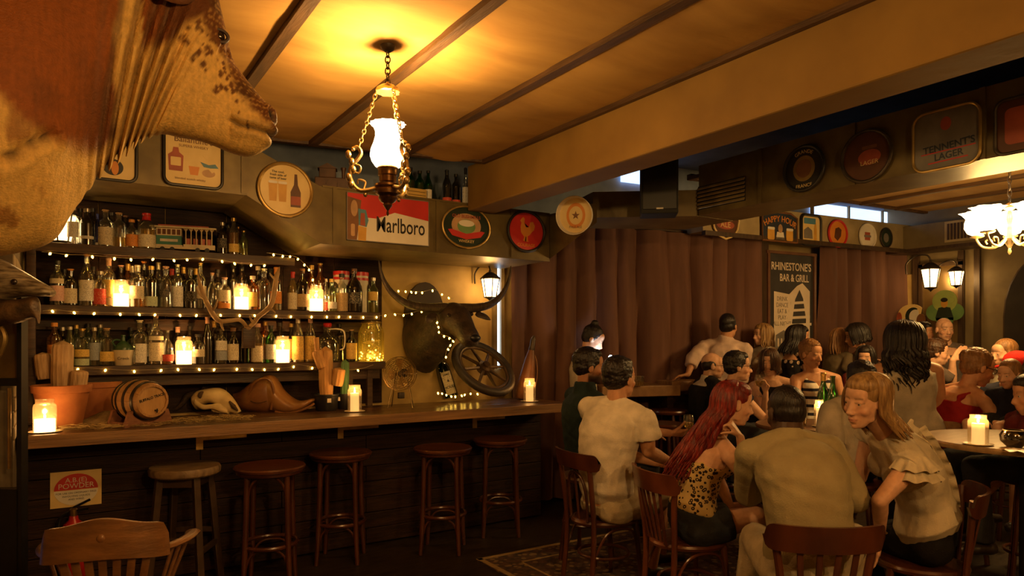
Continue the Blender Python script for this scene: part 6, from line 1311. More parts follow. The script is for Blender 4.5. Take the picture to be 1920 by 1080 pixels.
for k in range(4):
    a = R(45 + 90 * k); c, s = math.cos(a), math.sin(a)
    obj('leg', MB().bar((.16 * c, .16 * s, .735), (.235 * c, .235 * s, .0), .042, .042, up=(c, s, 0), bev=.005), m_chunkl, ck, False, True)
    b = R(45 + 90 * (k + 1)); z = .26 if k % 2 else .34; q = .16 + .075 * (1 - z / .735)
    obj('stretcher', MB().bar((q * c, q * s, z), (q * math.cos(b), q * math.sin(b), z), .022, .032), m_chunkl, ck, False, True)
    obj('apron', MB().bar((.155 * c, .155 * s, .70), (.155 * math.cos(b), .155 * math.sin(b), .70), .02, .06), m_chunkl, ck, False, True)
for px, py, rz, nm in ((506, 872, -22, 'bentwood bar stool second from the left beside the chunky stool'), (639, 847, -30, 'bentwood bar stool third from the left below the candle'), (830, 838, -36, 'bentwood bar stool fourth from the left below the buffalo head'), (938, 822, -30, 'bentwood bar stool last in the row near the counter end')):
    bent_stool(place_px(px, py, .79), R(rz), nm)
# ---------------------------------------------------------------- chairs; local: faces +y, seat centre at the origin
def chair_base(t, m, sh=.46, w=.205, ring=True):
    def part(n, mb, mm=m, sm_=True): return obj(n, mb, mm, t, sm_, True)
    out = [(w * .92 * math.sin(a) * (1.0 + .08 * math.cos(a)), w * math.cos(a)) for a in [2 * math.pi * k / 36 for k in range(36)]]
    part('seat', plate2(out, sh - .012, sh, .94), m_seatw)
    part('seat_rim', MB().tube([(x, y, sh - .018) for x, y in out], .019, 8, closed=True, flat=1.0), m)
    for s in (-1, 1):
        part('front_leg', MB().tube(spline([(s * w * .74, w * .70, sh - .02), (s * w * .78, w * .78, .25), (s * w * .84, w * .88, .002)], 8), [.019, .019, .018, .017, .016, .015, .014, .014], 9))
    part('front_brace', MB().tube(spline([(-w * .76, w * .74, sh - .20), (-w * .70, w * .74, sh - .10), (-w * .35, w * .80, sh - .045), (0, w * .84, sh - .04), (w * .35, w * .80, sh - .045), (w * .70, w * .74, sh - .10), (w * .76, w * .74, sh - .20)], 22), .009, 7))
    for s in (-1, 1): part('side_brace', MB().tube(spline([(s * w * .76, w * .74, sh - .20), (s * w * .86, w * .5, sh - .08), (s * w * .92, 0, sh - .045), (s * w * .86, -w * .5, sh - .08), (s * w * .80, -w * .85, sh - .2)], 20), .009, 7))
    if ring: part('leg_ring', MB().torus((0, 0, .22), w * .80, .010, 30, 7))
    return part
def plate2(poly, z0, z1, k):
    n = len(poly); mb = MB(); vs = [(x, y, z0) for x, y in poly] + [(x, y, z1) for x, y in poly] + [(x * k * .9, y * k * .9, z1 - .006) for x, y in poly]
    fs = [(i, (i + 1) % n, (i + 1) % n + n, i + n) for i in range(n)] + [(i + n, (i + 1) % n + n, (i + 1) % n + 2 * n, i + 2 * n) for i in range(n)] + [tuple(range(n - 1, -1, -1)), tuple(range(2 * n, 3 * n))]
    return mb.add(vs, fs)
def rail_mesh(rx, y_end, y_mid, z0, z1, th=.018, n=26, dip=.0, tilt=.02, endround=.25):
    """a bent board: an arc in plan between the two ends"""
    vs = []; fs = []
    for i in range(n + 1):
        u = -1 + 2 * i / n; x = rx * math.sin(u * 1.35) / math.sin(1.35); y = y_mid + (y_end - y_mid) * (1 - math.cos(u * 1.35)) / (1 - math.cos(1.35))
        nx, ny = math.sin(u * 1.1), -math.cos(u * 1.1); e = max(0, (abs(u) - (1 - endround)) / endround); sq = (z1 - z0) * .5 * (1 - math.sqrt(max(0, 1 - e * e)) if e else 0)
        a, b = z0 + sq + dip * (1 - u * u), z1 - sq + dip * (1 - u * u)
        for (z, o, ty) in ((a, 0, 0), (b, 0, tilt), (b, th, tilt), (a, th, 0)): vs.append((x + nx * o, y + ny * o - ty, z))
    for i in range(n):
        for j in range(4): fs.append((i * 4 + j, i * 4 + (j + 1) % 4, i * 4 + 4 + (j + 1) % 4, i * 4 + 4 + j))
    fs.append((0, 1, 2, 3)); fs.append(tuple(n * 4 + j for j in (3, 2, 1, 0))); return MB().add(vs, fs)
def slat_chair(p, rz, label, m, sh=.46, slats=5, top=.86, wide=.215):
    t = thing('cafe_chair', label, 'chair', p, rz, 'bentwood cafe chairs round the centre table'); part = chair_base(t, m, sh)
    for s in (-1, 1): part('rear_post', MB().tube(spline([(s * .165, -.21, .002), (s * .160, -.185, .25), (s * .165, -.18, sh), (s * .185, -.195, .65), (s * wide, -.205, top - .03)], 16), .017, 9))
    part('top_rail', rail_mesh(wide + .02, -.175, -.265, top - .115, top))
    for k in range(slats):
        u = -.62 + 1.24 * k / (slats - 1); yb = -.265 + .04 * u * u; part('slat', MB().bar((u * .15, -.195, sh - .01), (u * .19, yb, top - .09), .026, .010, up=(0, -1, .1), bev=.003))
    return t
def hoop_chair(p, rz, label, m, sh=.46, top=.86):
    t = thing('cafe_chair', label, 'chair', p, rz, 'bentwood cafe chairs round the centre table'); part = chair_base(t, m, sh)
    for s in (-1, 1): part('rear_post', MB().tube(spline([(s * .165, -.215, .002), (s * .160, -.19, .25), (s * .158, -.185, sh), (s * .165, -.205, .65), (s * .175, -.235, top - .02)], 16), .017, 9))
    part('top_rail', rail_mesh(.235, -.185, -.25, top - .105, top, endround=.22))
    part('back_hoop', MB().tube(spline([(-.095, -.19, sh), (-.10, -.20, .60), (-.085, -.215, .70), (-.045, -.225, .755), (0, -.23, .768), (.045, -.225, .755), (.085, -.215, .70), (.10, -.20, .60), (.095, -.19, sh)], 30), .010, 8))
    part('spindle', MB().tube([(0, -.19, sh), (0, -.232, top - .09)], .009, 7))
    return t
def yaw_of(dd, dl): v = DV * dd + RX_ * dl; return math.atan2(-v.x, v.y)    # +y turned to this direction
def floor_dl(px, d): p = at(px, 640, d=d); return Vector((p.x, p.y, 0))
CH1 = floor_dl(1132, 4.55); hoop_chair(CH1, yaw_of(.46, .89), 'bentwood chair with hoop back under the man in the white T-shirt', m_bent, top=.90)
CH2 = floor_dl(1288, 4.05); slat_chair(CH2, yaw_of(.30, .95), 'red-brown slat back chair under the woman with red hair', m_bent2, top=.87)
CH3 = floor_dl(1512, 3.12); slat_chair(CH3, yaw_of(.98, .05), 'slat back chair seen from behind under the man in the tan shirt', m_bent, top=.84, slats=4)
CH4 = floor_dl(1726, 3.62); slat_chair(CH4, yaw_of(.45, -.90), 'dark slat back chair under the blonde woman', m_bent, top=.86)
# captain's chair in the left corner
cp = floor_dl(222, 3.12); m_cap = mat('captain_wood', (.25, .115, .038), (.14, .062, .02), 6, .36, bump=.15, stretch=(1, 1, 4), coat=.3)
t = thing('captains_chair', 'wooden captain chair with carved crest rail and slats at the lower left', 'chair', cp, yaw_of(.95, -.28)); t.scale = (.86, .95, .985)
def part(n, mb, mm=m_cap, sm_=True): return obj(n, mb, mm, t, sm_, True)
part('seat', plate2([(.24 * math.sin(a) * (1 + .1 * math.cos(a)), .23 * math.cos(a)) for a in [2 * math.pi * k / 32 for k in range(32)]], .42, .46, .96))
for sx_ in (-1, 1):
    for sy_ in (-1, 1): part('leg', MB().tube([(sx_ * .16, sy_ * .15, .43), (sx_ * .19, sy_ * .18, .22), (sx_ * .22, sy_ * .21, .002)], [.018, .024, .014], 10))
# crest rail: higher in the middle
vs = []; fs = []; n = 30
for i in range(n + 1):
    u = -1 + 2 * i / n; x = .265 * math.sin(u * 1.25) / math.sin(1.25); y = -.275 + .085 * (1 - math.cos(u * 1.25)) / (1 - math.cos(1.25)); top = .845 + .035 * math.exp(-(u / .42) ** 2) - .012 * u * u; top = top - (.05 * max(0, abs(u) - .86) / .14); bot = .70 + .012 * math.cos(u * 3)
    nx, ny = math.sin(u), -math.cos(u)
    for z, o in ((bot, 0), (top, -.012), (top, .016), (bot, .026)): vs.append((x + nx * o, y + ny * o, z))
for i in range(n):
    for j in range(4): fs.append((i * 4 + j, i * 4 + (j + 1) % 4, i * 4 + 4 + (j + 1) % 4, i * 4 + 4 + j))
fs += [(0, 1, 2, 3), tuple(n * 4 + j for j in (3, 2, 1, 0))]; part('crest_rail', MB().add(vs, fs))
part('carving', MB().torus((0, -.302, .80), .018, .004, 16, 6, M=Matrix.Translation((0, -.302, .80)) @ Matrix.Rotation(R(90), 4, 'X') @ Matrix.Translation((0, .302, -.80)) if 0 else None) if 0 else MB().ball((0, -.290, .80), (.022, .012, .02), 12, 8))
for sx_ in (-1, 1):
    part('arm', MB().tube(spline([(sx_ * .235, -.205, .715), (sx_ * .29, -.13, .712), (sx_ * .335, -.02, .71), (sx_ * .345, .09, .705), (sx_ * .33, .15, .69)], 18), [.032] * 14 + [.036, .04, .042, .030], 10, flat=.45, up=(0, 0, 1)))
    for q in range(3): part('arm_spindle', MB().tube([(sx_ * (.20 + .008 * q), -.12 + q * .11, .45), (sx_ * (.28 + .022 * q), -.11 + q * .11, .70)], [.010, .010], 8))
for k in range(7):
    u = -.84 + 1.68 * k / 6; part('slat', MB().bar((u * .16, -.215 + .03 * u * u, .45), (u * .225, -.272 + .07 * u * u, .72), .036, .012, up=(0, -1, 0), bev=.003))
# ---------------------------------------------------------------- tables
m_ttop = mat('table_top', (.17, .085, .035), (.09, .042, .018), 5, .3, bump=.1, stretch=(1, 5, 1), coat=.3)
m_tslab = mat('slab_table', (.30, .165, .065), (.18, .09, .034), 5, .45, bump=.2, stretch=(.6, 5, 1))
m_tpale = mat('pale_table_top', (.36, .24, .12), (.26, .16, .075), 5, .35, stretch=(1, 5, 1))
def round_table(name, label, p, r, h, m, th=.03):
    t = thing(name, label, 'table', p); T = Matrix.Translation(p)
    lobj('table_top', MB().lathe([(0, h - th), (r - .006, h - th), (r, h - th * .6), (r, h - th * .3), (r - .008, h), (0, h)], 48), m, t, T)
    lobj('pedestal', MB().lathe([(.16, .035), (.05, .06), (.032, .12), (.030, h - .12), (.05, h - .06), (.12, h - th)], 20), m_black, t, T); lobj('foot', MB().lathe([(.25, .001), (.25, .015), (.18, .034), (0, .036)], 28), m_black, t, T)
    return t
TC = DL(3.98, 1.68); round_table('round_table', 'small round table in the middle of the four chatting friends', TC, .34, .74, m_ttop)
TR = DL(3.86, 2.86); round_table('bar_table', 'tall round table with candle and ashtray at the right edge', TR, .50, 1.05, m_tpale)
TS = DL(5.35, 2.32); round_table('bar_table', 'tall dark table with candle and green bottle before the striped top woman', TS, .42, .96, m_ttop)
sl = thing('slab_table', 'tall table with a thick wooden slab top beyond the counter end', 'table', floor_dl(1200, 7.0)); s0 = floor_dl(1168, 7.0); MSl = Matrix.Translation(floor_dl(1190, 7.05)) @ Matrix.Rotation(-YAW + R(16), 4, 'Z')
lobj('slab_top', MB().box((.02, .12, 1.10), (.86, .50, .11), bev=.008), m_tslab, sl, MSl, False)
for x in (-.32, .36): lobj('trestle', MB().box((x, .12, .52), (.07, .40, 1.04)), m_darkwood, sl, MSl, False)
s2_ = thing('drinks_ledge', 'wooden ledge by the curtain where the man in the pale shirt leans', 'table', floor_dl(1290, 7.2)); M2 = Matrix.Translation(floor_dl(1290, 7.2)) @ Matrix.Rotation(-YAW + R(20), 4, 'Z')
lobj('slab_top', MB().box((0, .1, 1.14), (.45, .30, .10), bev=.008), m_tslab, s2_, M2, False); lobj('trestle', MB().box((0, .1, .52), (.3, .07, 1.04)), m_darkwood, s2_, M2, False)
def plain_stool(p, label, r=.19, h=.76):
    t = thing('round_stool', label, 'stool', p, .4, 'dark round stools between the tables'); 
    obj('seat', MB().lathe([(0, h - .035), (r, h - .035), (r + .008, h - .015), (r, h), (0, h - .004)], 28), m_bent, t, True, True)
    for k in range(4): a = R(45 + 90 * k); obj('leg', MB().tube([(.13 * math.cos(a), .13 * math.sin(a), h - .03), (.20 * math.cos(a), .20 * math.sin(a), .002)], .016, 8), m_bent, t, True, True)
    obj('foot_ring', MB().torus((0, 0, .28), .172, .011, 28, 7), m_bent, t, True, True)
plain_stool(floor_dl(1243, 6.3), 'dark round stool in front of the slab table', h=.86)
plain_stool(floor_dl(1252, 6.9), 'dark round stool tucked against the slab table', h=.92)
# ---------------------------------------------------------------- rug
def rug_mat():
    m = mat('persian_rug', (.10, .045, .022), (.03, .02, .014), 22, .95, bump=.3, bscale=300, detail=6); nt = m.node_tree; L = nt.links.new; b = nt.nodes['Principled BSDF']; src = b.inputs['Base Color'].links[0].from_socket
    tc = nd(nt, 'ShaderNodeTexCoord'); vo = nd(nt, 'ShaderNodeTexVoronoi'); vo.inputs['Scale'].default_value = 17; L(tc.outputs['Object'], vo.inputs['Vector']); rp = nd(nt, 'ShaderNodeValToRGB'); rp.color_ramp.elements[0].position = .28; rp.color_ramp.elements[1].position = .38
    L(vo.outputs['Distance'], rp.inputs[0]); mx = nd(nt, 'ShaderNodeMix', data_type='RGBA'); L(rp.outputs[0], mx.inputs[0]); mx.inputs[6].default_value = (.20, .13, .055, 1); L(src, mx.inputs[7]); L(mx.outputs[2], b.inputs['Base Color']); return m
m_rug = rug_mat(); m_rugb = mat('rug_border', (.34, .23, .09), (.26, .17, .065), 30, .95)
c0 = at(892, 1047, Z=.012); c1_ = at(1175, 992, Z=.012); ex_ = (c1_ - c0).normalized(); c2r = at(985, 1095, Z=.012); ey_ = (c2r - c0); ey_ = (ey_ - ex_ * ey_.dot(ex_)).normalized()
t = thing('patterned_rug', 'dark patterned rug with pale border on the floor', 'rug', (c0.x, c0.y, 0)); MR = Matrix((ex_, ey_, ex_.cross(ey_))).transposed().to_4x4(); MR.translation = Vector((c0.x, c0.y, 0.0))
LX, LY = 2.6, 1.9; zs = 1 if ex_.cross(ey_).z > 0 else -1
lobj('field', MB().box((LX / 2, LY / 2, zs * .004), (LX, LY, .008)), m_rug, t, MR, False)
for a, b_, sx1, sy1 in ((LX / 2, .025, LX, .04), (LX / 2, LY - .025, LX, .04), (.025, LY / 2, .04, LY), (LX - .025, LY / 2, .04, LY), (LX / 2, .24, LX - .46, .018), (.24, LY / 2, .018, LY - .46), (LX / 2, LY - .24, LX - .46, .018), (LX - .24, LY / 2, .018, LY - .46)): lobj('border_stripe', MB().box((a, b_, zs * .0085), (sx1, sy1, .003)), m_rugb, t, MR, False)
# ================================================================ people
def rcone(mb, a, b, ra, rb, n=14, fa=False, fb=False):
    """a tapered limb from a to b with round (or flat) ends"""
    a, b = Vector(a), Vector(b); L = (b - a).length
    if L < 1e-5: b = a + Vector((0, 0, 1e-4)); L = 1e-4
    q = (b - a).to_track_quat('Z', 'Y').to_matrix().to_4x4(); q.translation = a; pr = []
    if fa: pr.append((ra, 0))
    else: pr += [(max(1e-5, ra * math.sin(t)), -ra * math.cos(t)) for t in (0.02, .4, .8, 1.2, 1.57)]
    if fb: pr.append((rb, L))
    else: pr += [(max(1e-5, rb * math.cos(t)), L + rb * math.sin(t)) for t in (0, .4, .8, 1.2, 1.55)]
    return mb.lathe(pr, n, q)
def loftf(mb, st, n=20):
    """st: (centre, right, forward, rx, ry)"""
    vs = []; fs = []; k = len(st)
    for c, r, f, rx, ry in st:
        for j in range(n):
            a = 2 * math.pi * j / n; ca, sa = math.cos(a), math.sin(a); ca = math.copysign(abs(ca) ** .88, ca); sa = math.copysign(abs(sa) ** .88, sa); vs.append(c + r * (rx * ca) + f * (ry * sa))
    for i in range(k - 1):
        for j in range(n): j2 = (j + 1) % n; fs.append((i * n + j, i * n + j2, (i + 1) * n + j2, (i + 1) * n + j))
    fs.append(tuple(range(n - 1, -1, -1))); fs.append(tuple((k - 1) * n + j for j in range(n))); return mb.add(vs, fs)
def fuse(mb, voxel, smooth=3, keep=None):
    """one continuous skin over overlapping solids"""
    me = mb.mesh('tmp', False); o = bpy.data.objects.new('tmp', me)
    m = o.modifiers.new('r', 'REMESH'); m.mode = 'VOXEL'; m.voxel_size = voxel; m.adaptivity = 0
    if smooth: s = o.modifiers.new('s', 'SMOOTH'); s.factor = .5; s.iterations = smooth
    if keep: d = o.modifiers.new('d', 'DECIMATE'); d.ratio = keep
    q = evaluated_mesh(o); bpy.data.meshes.remove(me)
    q.materials.clear(); q.polygons.foreach_set('use_smooth', [True] * len(q.polygons)); return q
def normals(me):
    a = np.empty(len(me.vertices) * 3, dtype=np.float32); me.vertices.foreach_get('normal', a); return a.reshape(-1, 3)
def wrinkle(me, amp, s=26, seed=1, dirv=None):
    V = coords(me).astype(float); N = normals(me); Q = V.copy()
    if dirv is not None: d = np.array(dirv, dtype=float); d /= np.linalg.norm(d); Q = V + np.outer(V @ d, d) * 1.6
    h = noise3(Q, s, seed) * .6 + np.abs(noise3(Q, s * .55, seed + 7)) * .8 - .4
    V += N * (h * amp)[:, None]; me.vertices.foreach_set('co', V.astype(np.float32).ravel()); me.update()
m_skin = {k: mat('skin_' + k, (1, 1, 1), (.9, .88, .86), 30, .5, bump=.06, bscale=220, attr='Col', sss=0, spec=.35) for k in ('body',)}['body']
SKIN = {'fair': (.68, .40, .26), 'tan': (.56, .29, .16), 'olive': (.42, .21, .115), 'dark': (.060, .030, .018), 'pale': (.66, .38, .25)}
m_eyew = mat('eye_white', (.50, .45, .39), None, 10, .2); m_iris = mat('eye_iris', (.06, .035, .02), None, 10, .12)
def hair_mat(name, c, c2): return mat('hair_' + name, c, c2, 60, .38, bump=.5, bscale=160, stretch=(1, 1, .12), spec=.4)
HAIR = {'black': hair_mat('black', (.016, .011, .009), (.006, .004, .004)), 'brown': hair_mat('brown', (.07, .032, .014), (.03, .013, .007)), 'red': hair_mat('red', (.24, .018, .010), (.085, .006, .005)), 'blonde': hair_mat('blonde', (.40, .25, .10), (.17, .09, .034)), 'light': hair_mat('light', (.30, .15, .055), (.16, .075, .028)), 'grey': hair_mat('grey', (.20, .15, .10), (.10, .07, .05))}
def unit(v): v = Vector(v); return v.normalized()
def cloth(name, c, rough=.85, bump=.25, bs=140, c2=None, sc=9): return mat('cloth_' + name, c, c2, sc, rough, bump=bump, bscale=bs, spec=.2)
def head_matrix(c, fwd, tilt=0.0):
    f = unit(fwd); r = f.cross(Vector((0, 0, 1))).normalized(); u = r.cross(f); M = Matrix((r, f, u)).transposed().to_4x4(); M.translation = Vector(c); return M @ Matrix.Rotation(tilt, 4, 'Y')
def hand_prims(mb, wrist, direction, palm_n, s=1.0, curl=.5, side=1, spread=.25):
    """palm and five fingers; palm_n points out of the palm, side +1 puts the thumb on the right of the direction"""
    d = unit(direction); n = Vector(palm_n); n = (n - d * n.dot(d)).normalized(); x = d.cross(n) * side
    w = Vector(wrist)
    for k in (-1, 0, 1): rcone(mb, w + x * (.010 * k * s), w + d * (.085 * s) + x * (.026 * k * s), .017 * s, .0135 * s, 8)
    L = (.072, .080, .074, .058)
    for k in range(4):
        o = (1.5 - k) * .0185; p = w + d * (.088 * s) + x * (o * s); dd = unit(d + x * (o * spread * 6)); a = curl * (.75 + .12 * k)
        r = .0088 * s
        for q in range(3):
            ang = a * (q + 1) * .62; v = unit(dd * math.cos(ang) + n * math.sin(ang)); e = p + v * (L[k] * s * (.42, .33, .25)[q]); rcone(mb, p, e, r, r * .92, 8); p = e; r *= .92
    p = w + d * (.022 * s) + x * (.024 * s); v = unit(d * .75 + x * .75 + n * .25); e = p + v * (.042 * s); rcone(mb, p, e, .0135 * s, .0105 * s, 8); v = unit(d * .95 + x * .25 + n * (.35 + .5 * curl)); e2 = e + v * (.032 * s); rcone(mb, e, e2, .0105 * s, .0095 * s, 8); rcone(mb, e2, e2 + unit(v + n * .3 * curl) * (.026 * s), .0092 * s, .0080 * s, 8)
def head_prims(mb, M, s=1.0, female=False, jaw=1.0):
    T = lambda x, y, z: M @ Vector((x * s, y * s, z * s))
    def el(c, r, n=18, m=12): q = M @ Matrix.Translation(Vector(c) * s); mb.ball((0, 0, 0), tuple(k * s for k in r), n, m, q)
    el((0, -.018, .038), (.074, .094, .084)); el((0, .018, -.012), (.066, .074, .085)); el((0, .034, -.055), (.052 * jaw, .052, .062)); el((0, .040, -.088), (.040 * jaw, .040, .030)); el((0, .066, -.100), (.018, .016, .016))
    for k in (-1, 1):
        el((k * .040, .052, -.030), (.024, .026, .024)); el((k * .079, -.008, -.008), (.009, .020, .032)); el((k * .030, .063, .026), (.026, .018, .013)); el((k * .012, .098, -.040), (.010, .012, .009)); el((k * .044 * jaw, .010, -.060), (.014, .034, .030))
        el((k * .032, .0705, .003), (.0165, .014, .0125)); el((k * .032, .0745, .0115), (.0165, .0125, .0068)); el((k * .032, .0735, -.0065), (.015, .0115, .0052))
    rcone(mb, T(0, .080, .012), T(0, .106, -.036), .0095 * s, .0125 * s, 10); el((0, .108, -.036), (.0125, .012, .011))
    el((0, .084, -.064), (.024, .012, .0085)); el((0, .083, -.0765), (.021, .012, .0085)); el((0, .055, .045), (.055, .035, .045))
def lips_brow_cols(V, M, s, base, browc, lipc, stubble=None, beard=None):
    Mi = np.array(M.inverted()); P = (V @ Mi[:3, :3].T + Mi[:3, 3]) / s; x, y, z = P[:, 0], P[:, 1], P[:, 2]
    col = np.tile(np.array(base), (len(V), 1)); col *= (1 + .05 * noise3(V, 60, 3))[:, None]
    lip = np.exp(-((z + .070) / .0075) ** 4) * np.exp(-(x / .023) ** 4) * (y > .078); col = col * (1 - .8 * lip[:, None]) + .8 * lip[:, None] * np.array(lipc)
    slit = np.exp(-((z + .0705) / .0022) ** 2) * np.exp(-(x / .024) ** 4) * (y > .076); col *= (1 - .75 * slit)[:, None]
    br = np.exp(-((z - .0275 + 7 * (np.abs(x) - .036) ** 2) / .0042) ** 2) * ((np.abs(x) > .012) & (np.abs(x) < .05)) * (y > .045); col = col * (1 - .85 * br[:, None]) + .85 * br[:, None] * np.array(browc)
    lash = np.exp(-((z - .0065) / .0024) ** 2) * (np.abs(np.abs(x) - .032) < .017) * (y > .06); col *= (1 - .6 * lash)[:, None]
    ck = np.exp(-(((np.abs(x) - .045) / .02) ** 2 + ((z + .035) / .02) ** 2)) * (y > .03) * (np.abs(z) < .12); col[:, 1] *= 1 - .16 * ck; col[:, 2] *= 1 - .2 * ck
    if stubble is not None:
        zone = ((z < -.035) & (z > -.135) & (y > -.02) & (np.abs(x) < .09)).astype(float); zone *= np.clip((-.035 - z) / .03, 0, 1) * (1 - np.exp(-(((x / .024) ** 4) + ((z + .070) / .010) ** 4))); col = col * (1 - stubble * zone[:, None]) + stubble * zone[:, None] * np.array(beard)
    return col
def lock_hair(hm, M, s, n, length, az, rnd, gravity=Vector((0, 0, -1)), wave=.01, back=.0, thick=.013, puff=.0, curl=0, drift=Vector((0, 0, 0)), lv=(.86, 1.1), part_side=0.0):
    """tapered locks that leave the crown, run over the scalp and hang down; az: (from, to) degrees round the head, 0 = nose"""
    for k in range(n):
        a = R(az[0] + (az[1] - az[0]) * (k + rnd.random()) / n); sa, ca = math.sin(a), math.cos(a)
        R1, R2 = .083 + puff + rnd.uniform(-.004, .008), .103 + puff + rnd.uniform(-.004, .008)
        crown = M @ Vector(((.012 * sa + part_side) * s, (-.005 + .02 * ca) * s, (.124 + puff * .6) * s)); side0 = M @ Vector((R1 * .72 * sa * s + part_side * .5 * s, (-.015 + R2 * .72 * ca) * s, (.098 + puff * .5) * s)); side = M @ Vector((R1 * sa * s, (-.018 + R2 * ca) * s, (.035 + rnd.uniform(-.01, .01)) * s)); low = M @ Vector((R1 * 1.03 * sa * s, (-.020 + R2 * .98 * ca) * s, (-.045) * s))
        L = length * rnd.uniform(*lv); pts = [crown, side0, side, low]; ph = rnd.uniform(0, 6.28); outv = unit((M.to_3x3() @ Vector((sa, ca, 0)))); tv = outv.cross(gravity).normalized() if abs(outv.dot(gravity)) < .98 else Vector((1, 0, 0))
        m = max(2, int(L / .05)); p = low
        for q in range(1, m + 1):
            t = q / m; p = low + gravity * (L * t) + drift * t + outv * (back * t * (1 - .5 * t)) + tv * (wave * math.sin(ph + q * (1.3 + curl))) + outv * (wave * .7 * math.cos(ph + q * (1.1 + curl)))
            pts.append(p)
        path = [Vector(v) for v in spline(pts, len(pts) * 3)]; N_ = len(path); hm.tube(path, [thick * (.75 + .5 * math.sin(math.pi * min(1, .15 + i / N_))) * (1 if i < N_ * .75 else max(.12, (N_ - i) / (N_ * .25))) for i in range(N_)], 6, flat=.75)
def person(label, spec):
    g = spec.get; s = g('s', 1.0); fem = g('fem', False); vox = g('vox', .0095)
    Q = lambda t: at(t[0], t[1], d=t[2]) if not isinstance(t, Vector) else t
    F = lambda t: (DV * t[0] + RX_ * t[1] + Vector((0, 0, t[2] if len(t) > 2 else 0))).normalized()
    pel, neck, headc = Q(spec['pel']), Q(spec['neck']), Q(spec['head']); cf = F(spec['chest']); hf = F(spec['look'])
    name = 'person'; t = thing(name, label, 'person', (pel.x, pel.y, 0), 0, g('group'))
    up = unit(neck - pel); cf = (cf - up * cf.dot(up)).normalized(); rt = cf.cross(up).normalized()
    pf = F(g('hipdir', spec['chest'])); pr_ = pf.cross(Vector((0, 0, 1))).normalized()
    L = (neck - pel).length; arch = g('arch', .03); bw = g('bulk', 1.0) * s
    hw, ww, cw = ((.168, .128, .142) if fem else (.160, .145, .165)); hd, wd, cd = ((.125, .095, .105) if fem else (.118, .112, .120))
    def spine(u): return pel.lerp(neck, u) - cf * (arch * 4 * u * (1 - u))
    def fr(u): r = pr_.lerp(rt, min(1, u * 1.6)).normalized(); f = up.cross(r).normalized(); return r, (f if f.dot(cf) > 0 else -f)
    def torso(mb, e, lo=-.16, hi=1.0, flare=0):
        st = []
        for u, rx, ry in ((lo, hw * .80, hd * .8), (-.05, hw, hd), (.12, hw * .98, hd * .98), (.32, ww * 1.02, wd), (.50, (ww + cw) / 2, (wd + cd) / 2), (.60, (ww + 2 * cw) / 3, (wd + 2 * cd) / 3), (.70, cw * 1.02, cd * 1.02), (.86, cw * .98, cd * .92), (.95, cw * .72, cd * .72), (1.0, .075, .065)):
            if u < lo - 1e-6 or u > hi: continue
            r, f = fr(max(0, u)); k = 1 + flare * max(0, .4 - u)
            st.append((spine(max(u, 0)) + up * (L * min(u, 0)), r, f, (rx * bw) * k + e, (ry * bw) * k + e))
        loftf(mb, st)
    shw = g('shw', .172 if fem else .198) * s
    shr = g('shrug', 0); SHL = neck - up * (.055 * s - shr) - rt * shw + cf * g('shf', .01); SHR = neck - up * (.055 * s - shr) + rt * shw + cf * g('shf', .01)
    body, shirt, pants = MB(), MB(), MB(); e1 = g('ease', .012)
    torso(body, 0)
    M = head_matrix(headc, hf, g('tilt', 0)) @ Matrix.Diagonal((.94 if fem else 1.0, 1, 1, 1)); hs = g('hs', 1.0) * s
    head_prims(body, M, hs, fem, .92 if fem else 1.06)
    nr = (.047 if fem else .056) * s
    rcone(body, M @ Vector((0, -.028 * hs, -.05 * hs)), neck - up * .03 * s, nr, nr * 1.12)
    for S in (SHL, SHR):
        rcone(body, neck + up * .005 * s, S, .048 * s, .050 * s); 
    if fem:
        for k in (-1, 1): body.ball(spine(.72) + cf * (cd * bw * .80) + rt * (.068 * k * s), (.058 * s,) * 3, 14, 10)
    # arms
    AR = (.043 if fem else .050) * s * g('armk', 1)
    arms = {}
    for nm, S in (('L', SHL), ('R', SHR)):
        a = g('arm' + nm)
        sd_ = -1 if nm == 'L' else 1
        if a is None: E = S - Vector((0, 0, .28 * s)) + rt * (.05 * sd_ * s) - cf * .02; W = E + cf * (.16 * s) - Vector((0, 0, .18 * s)); a = dict(c=.5)
        else: E, W = Q(a['e']), Q(a['w'])
        rcone(body, S, S.lerp(E, .55), AR * 1.12, AR * 1.0); rcone(body, S.lerp(E, .5), E, AR, AR * .80); rcone(body, E, E.lerp(W, .35), AR * .82, AR * .80); rcone(body, E.lerp(W, .3), W, AR * .80, AR * .52)
        hd_ = F(a['hd']) if 'hd' in a else unit(W - E); pn = F(a['pn']) if 'pn' in a else (cf.cross(hd_) * sd_ if abs(cf.dot(hd_)) < .9 else -up)
        hand_prims(body, W + hd_ * .01, hd_, pn, s * (.92 if fem else 1.0), a.get('c', .45), a.get('side', sd_))
        arms[nm] = (S, E, W)
    # legs
    HW = .092 * s; LR = (.082 if fem else .080) * s * g('legk', 1)
    legs = []
    for k, nm in ((-1, 'L'), (1, 'R')):
        hp = pel + pr_ * (HW * k) - Vector((0, 0, .035 * s)); lg = g('leg' + nm)
        if lg: K, A = Q(lg['k']), Q(lg['a'])
        elif g('pose', 'sit') == 'sit': K = hp + pf * (.43 * s) + pr_ * (.05 * k) + Vector((0, 0, .0)); A = Vector((K.x, K.y, max(.09, K.z - .44 * s))) - pf * .05
        else: A = Vector((hp.x, hp.y, .09)) + pr_ * (.02 * k); K = hp.lerp(A, .5) + pf * .03
        fdir = unit(Vector((pf.x, pf.y, 0))) if 'f' not in (lg or {}) else F(lg['f']); legs.append((hp, K, A, fdir))
        if any(c['kind'] in ('trousers', 'jeans') for c in spec.get('wear', [])): rcone(body, hp, hp.lerp(K, .3), LR * 1.05, LR); continue      # the rest is inside the trouser legs and shoes
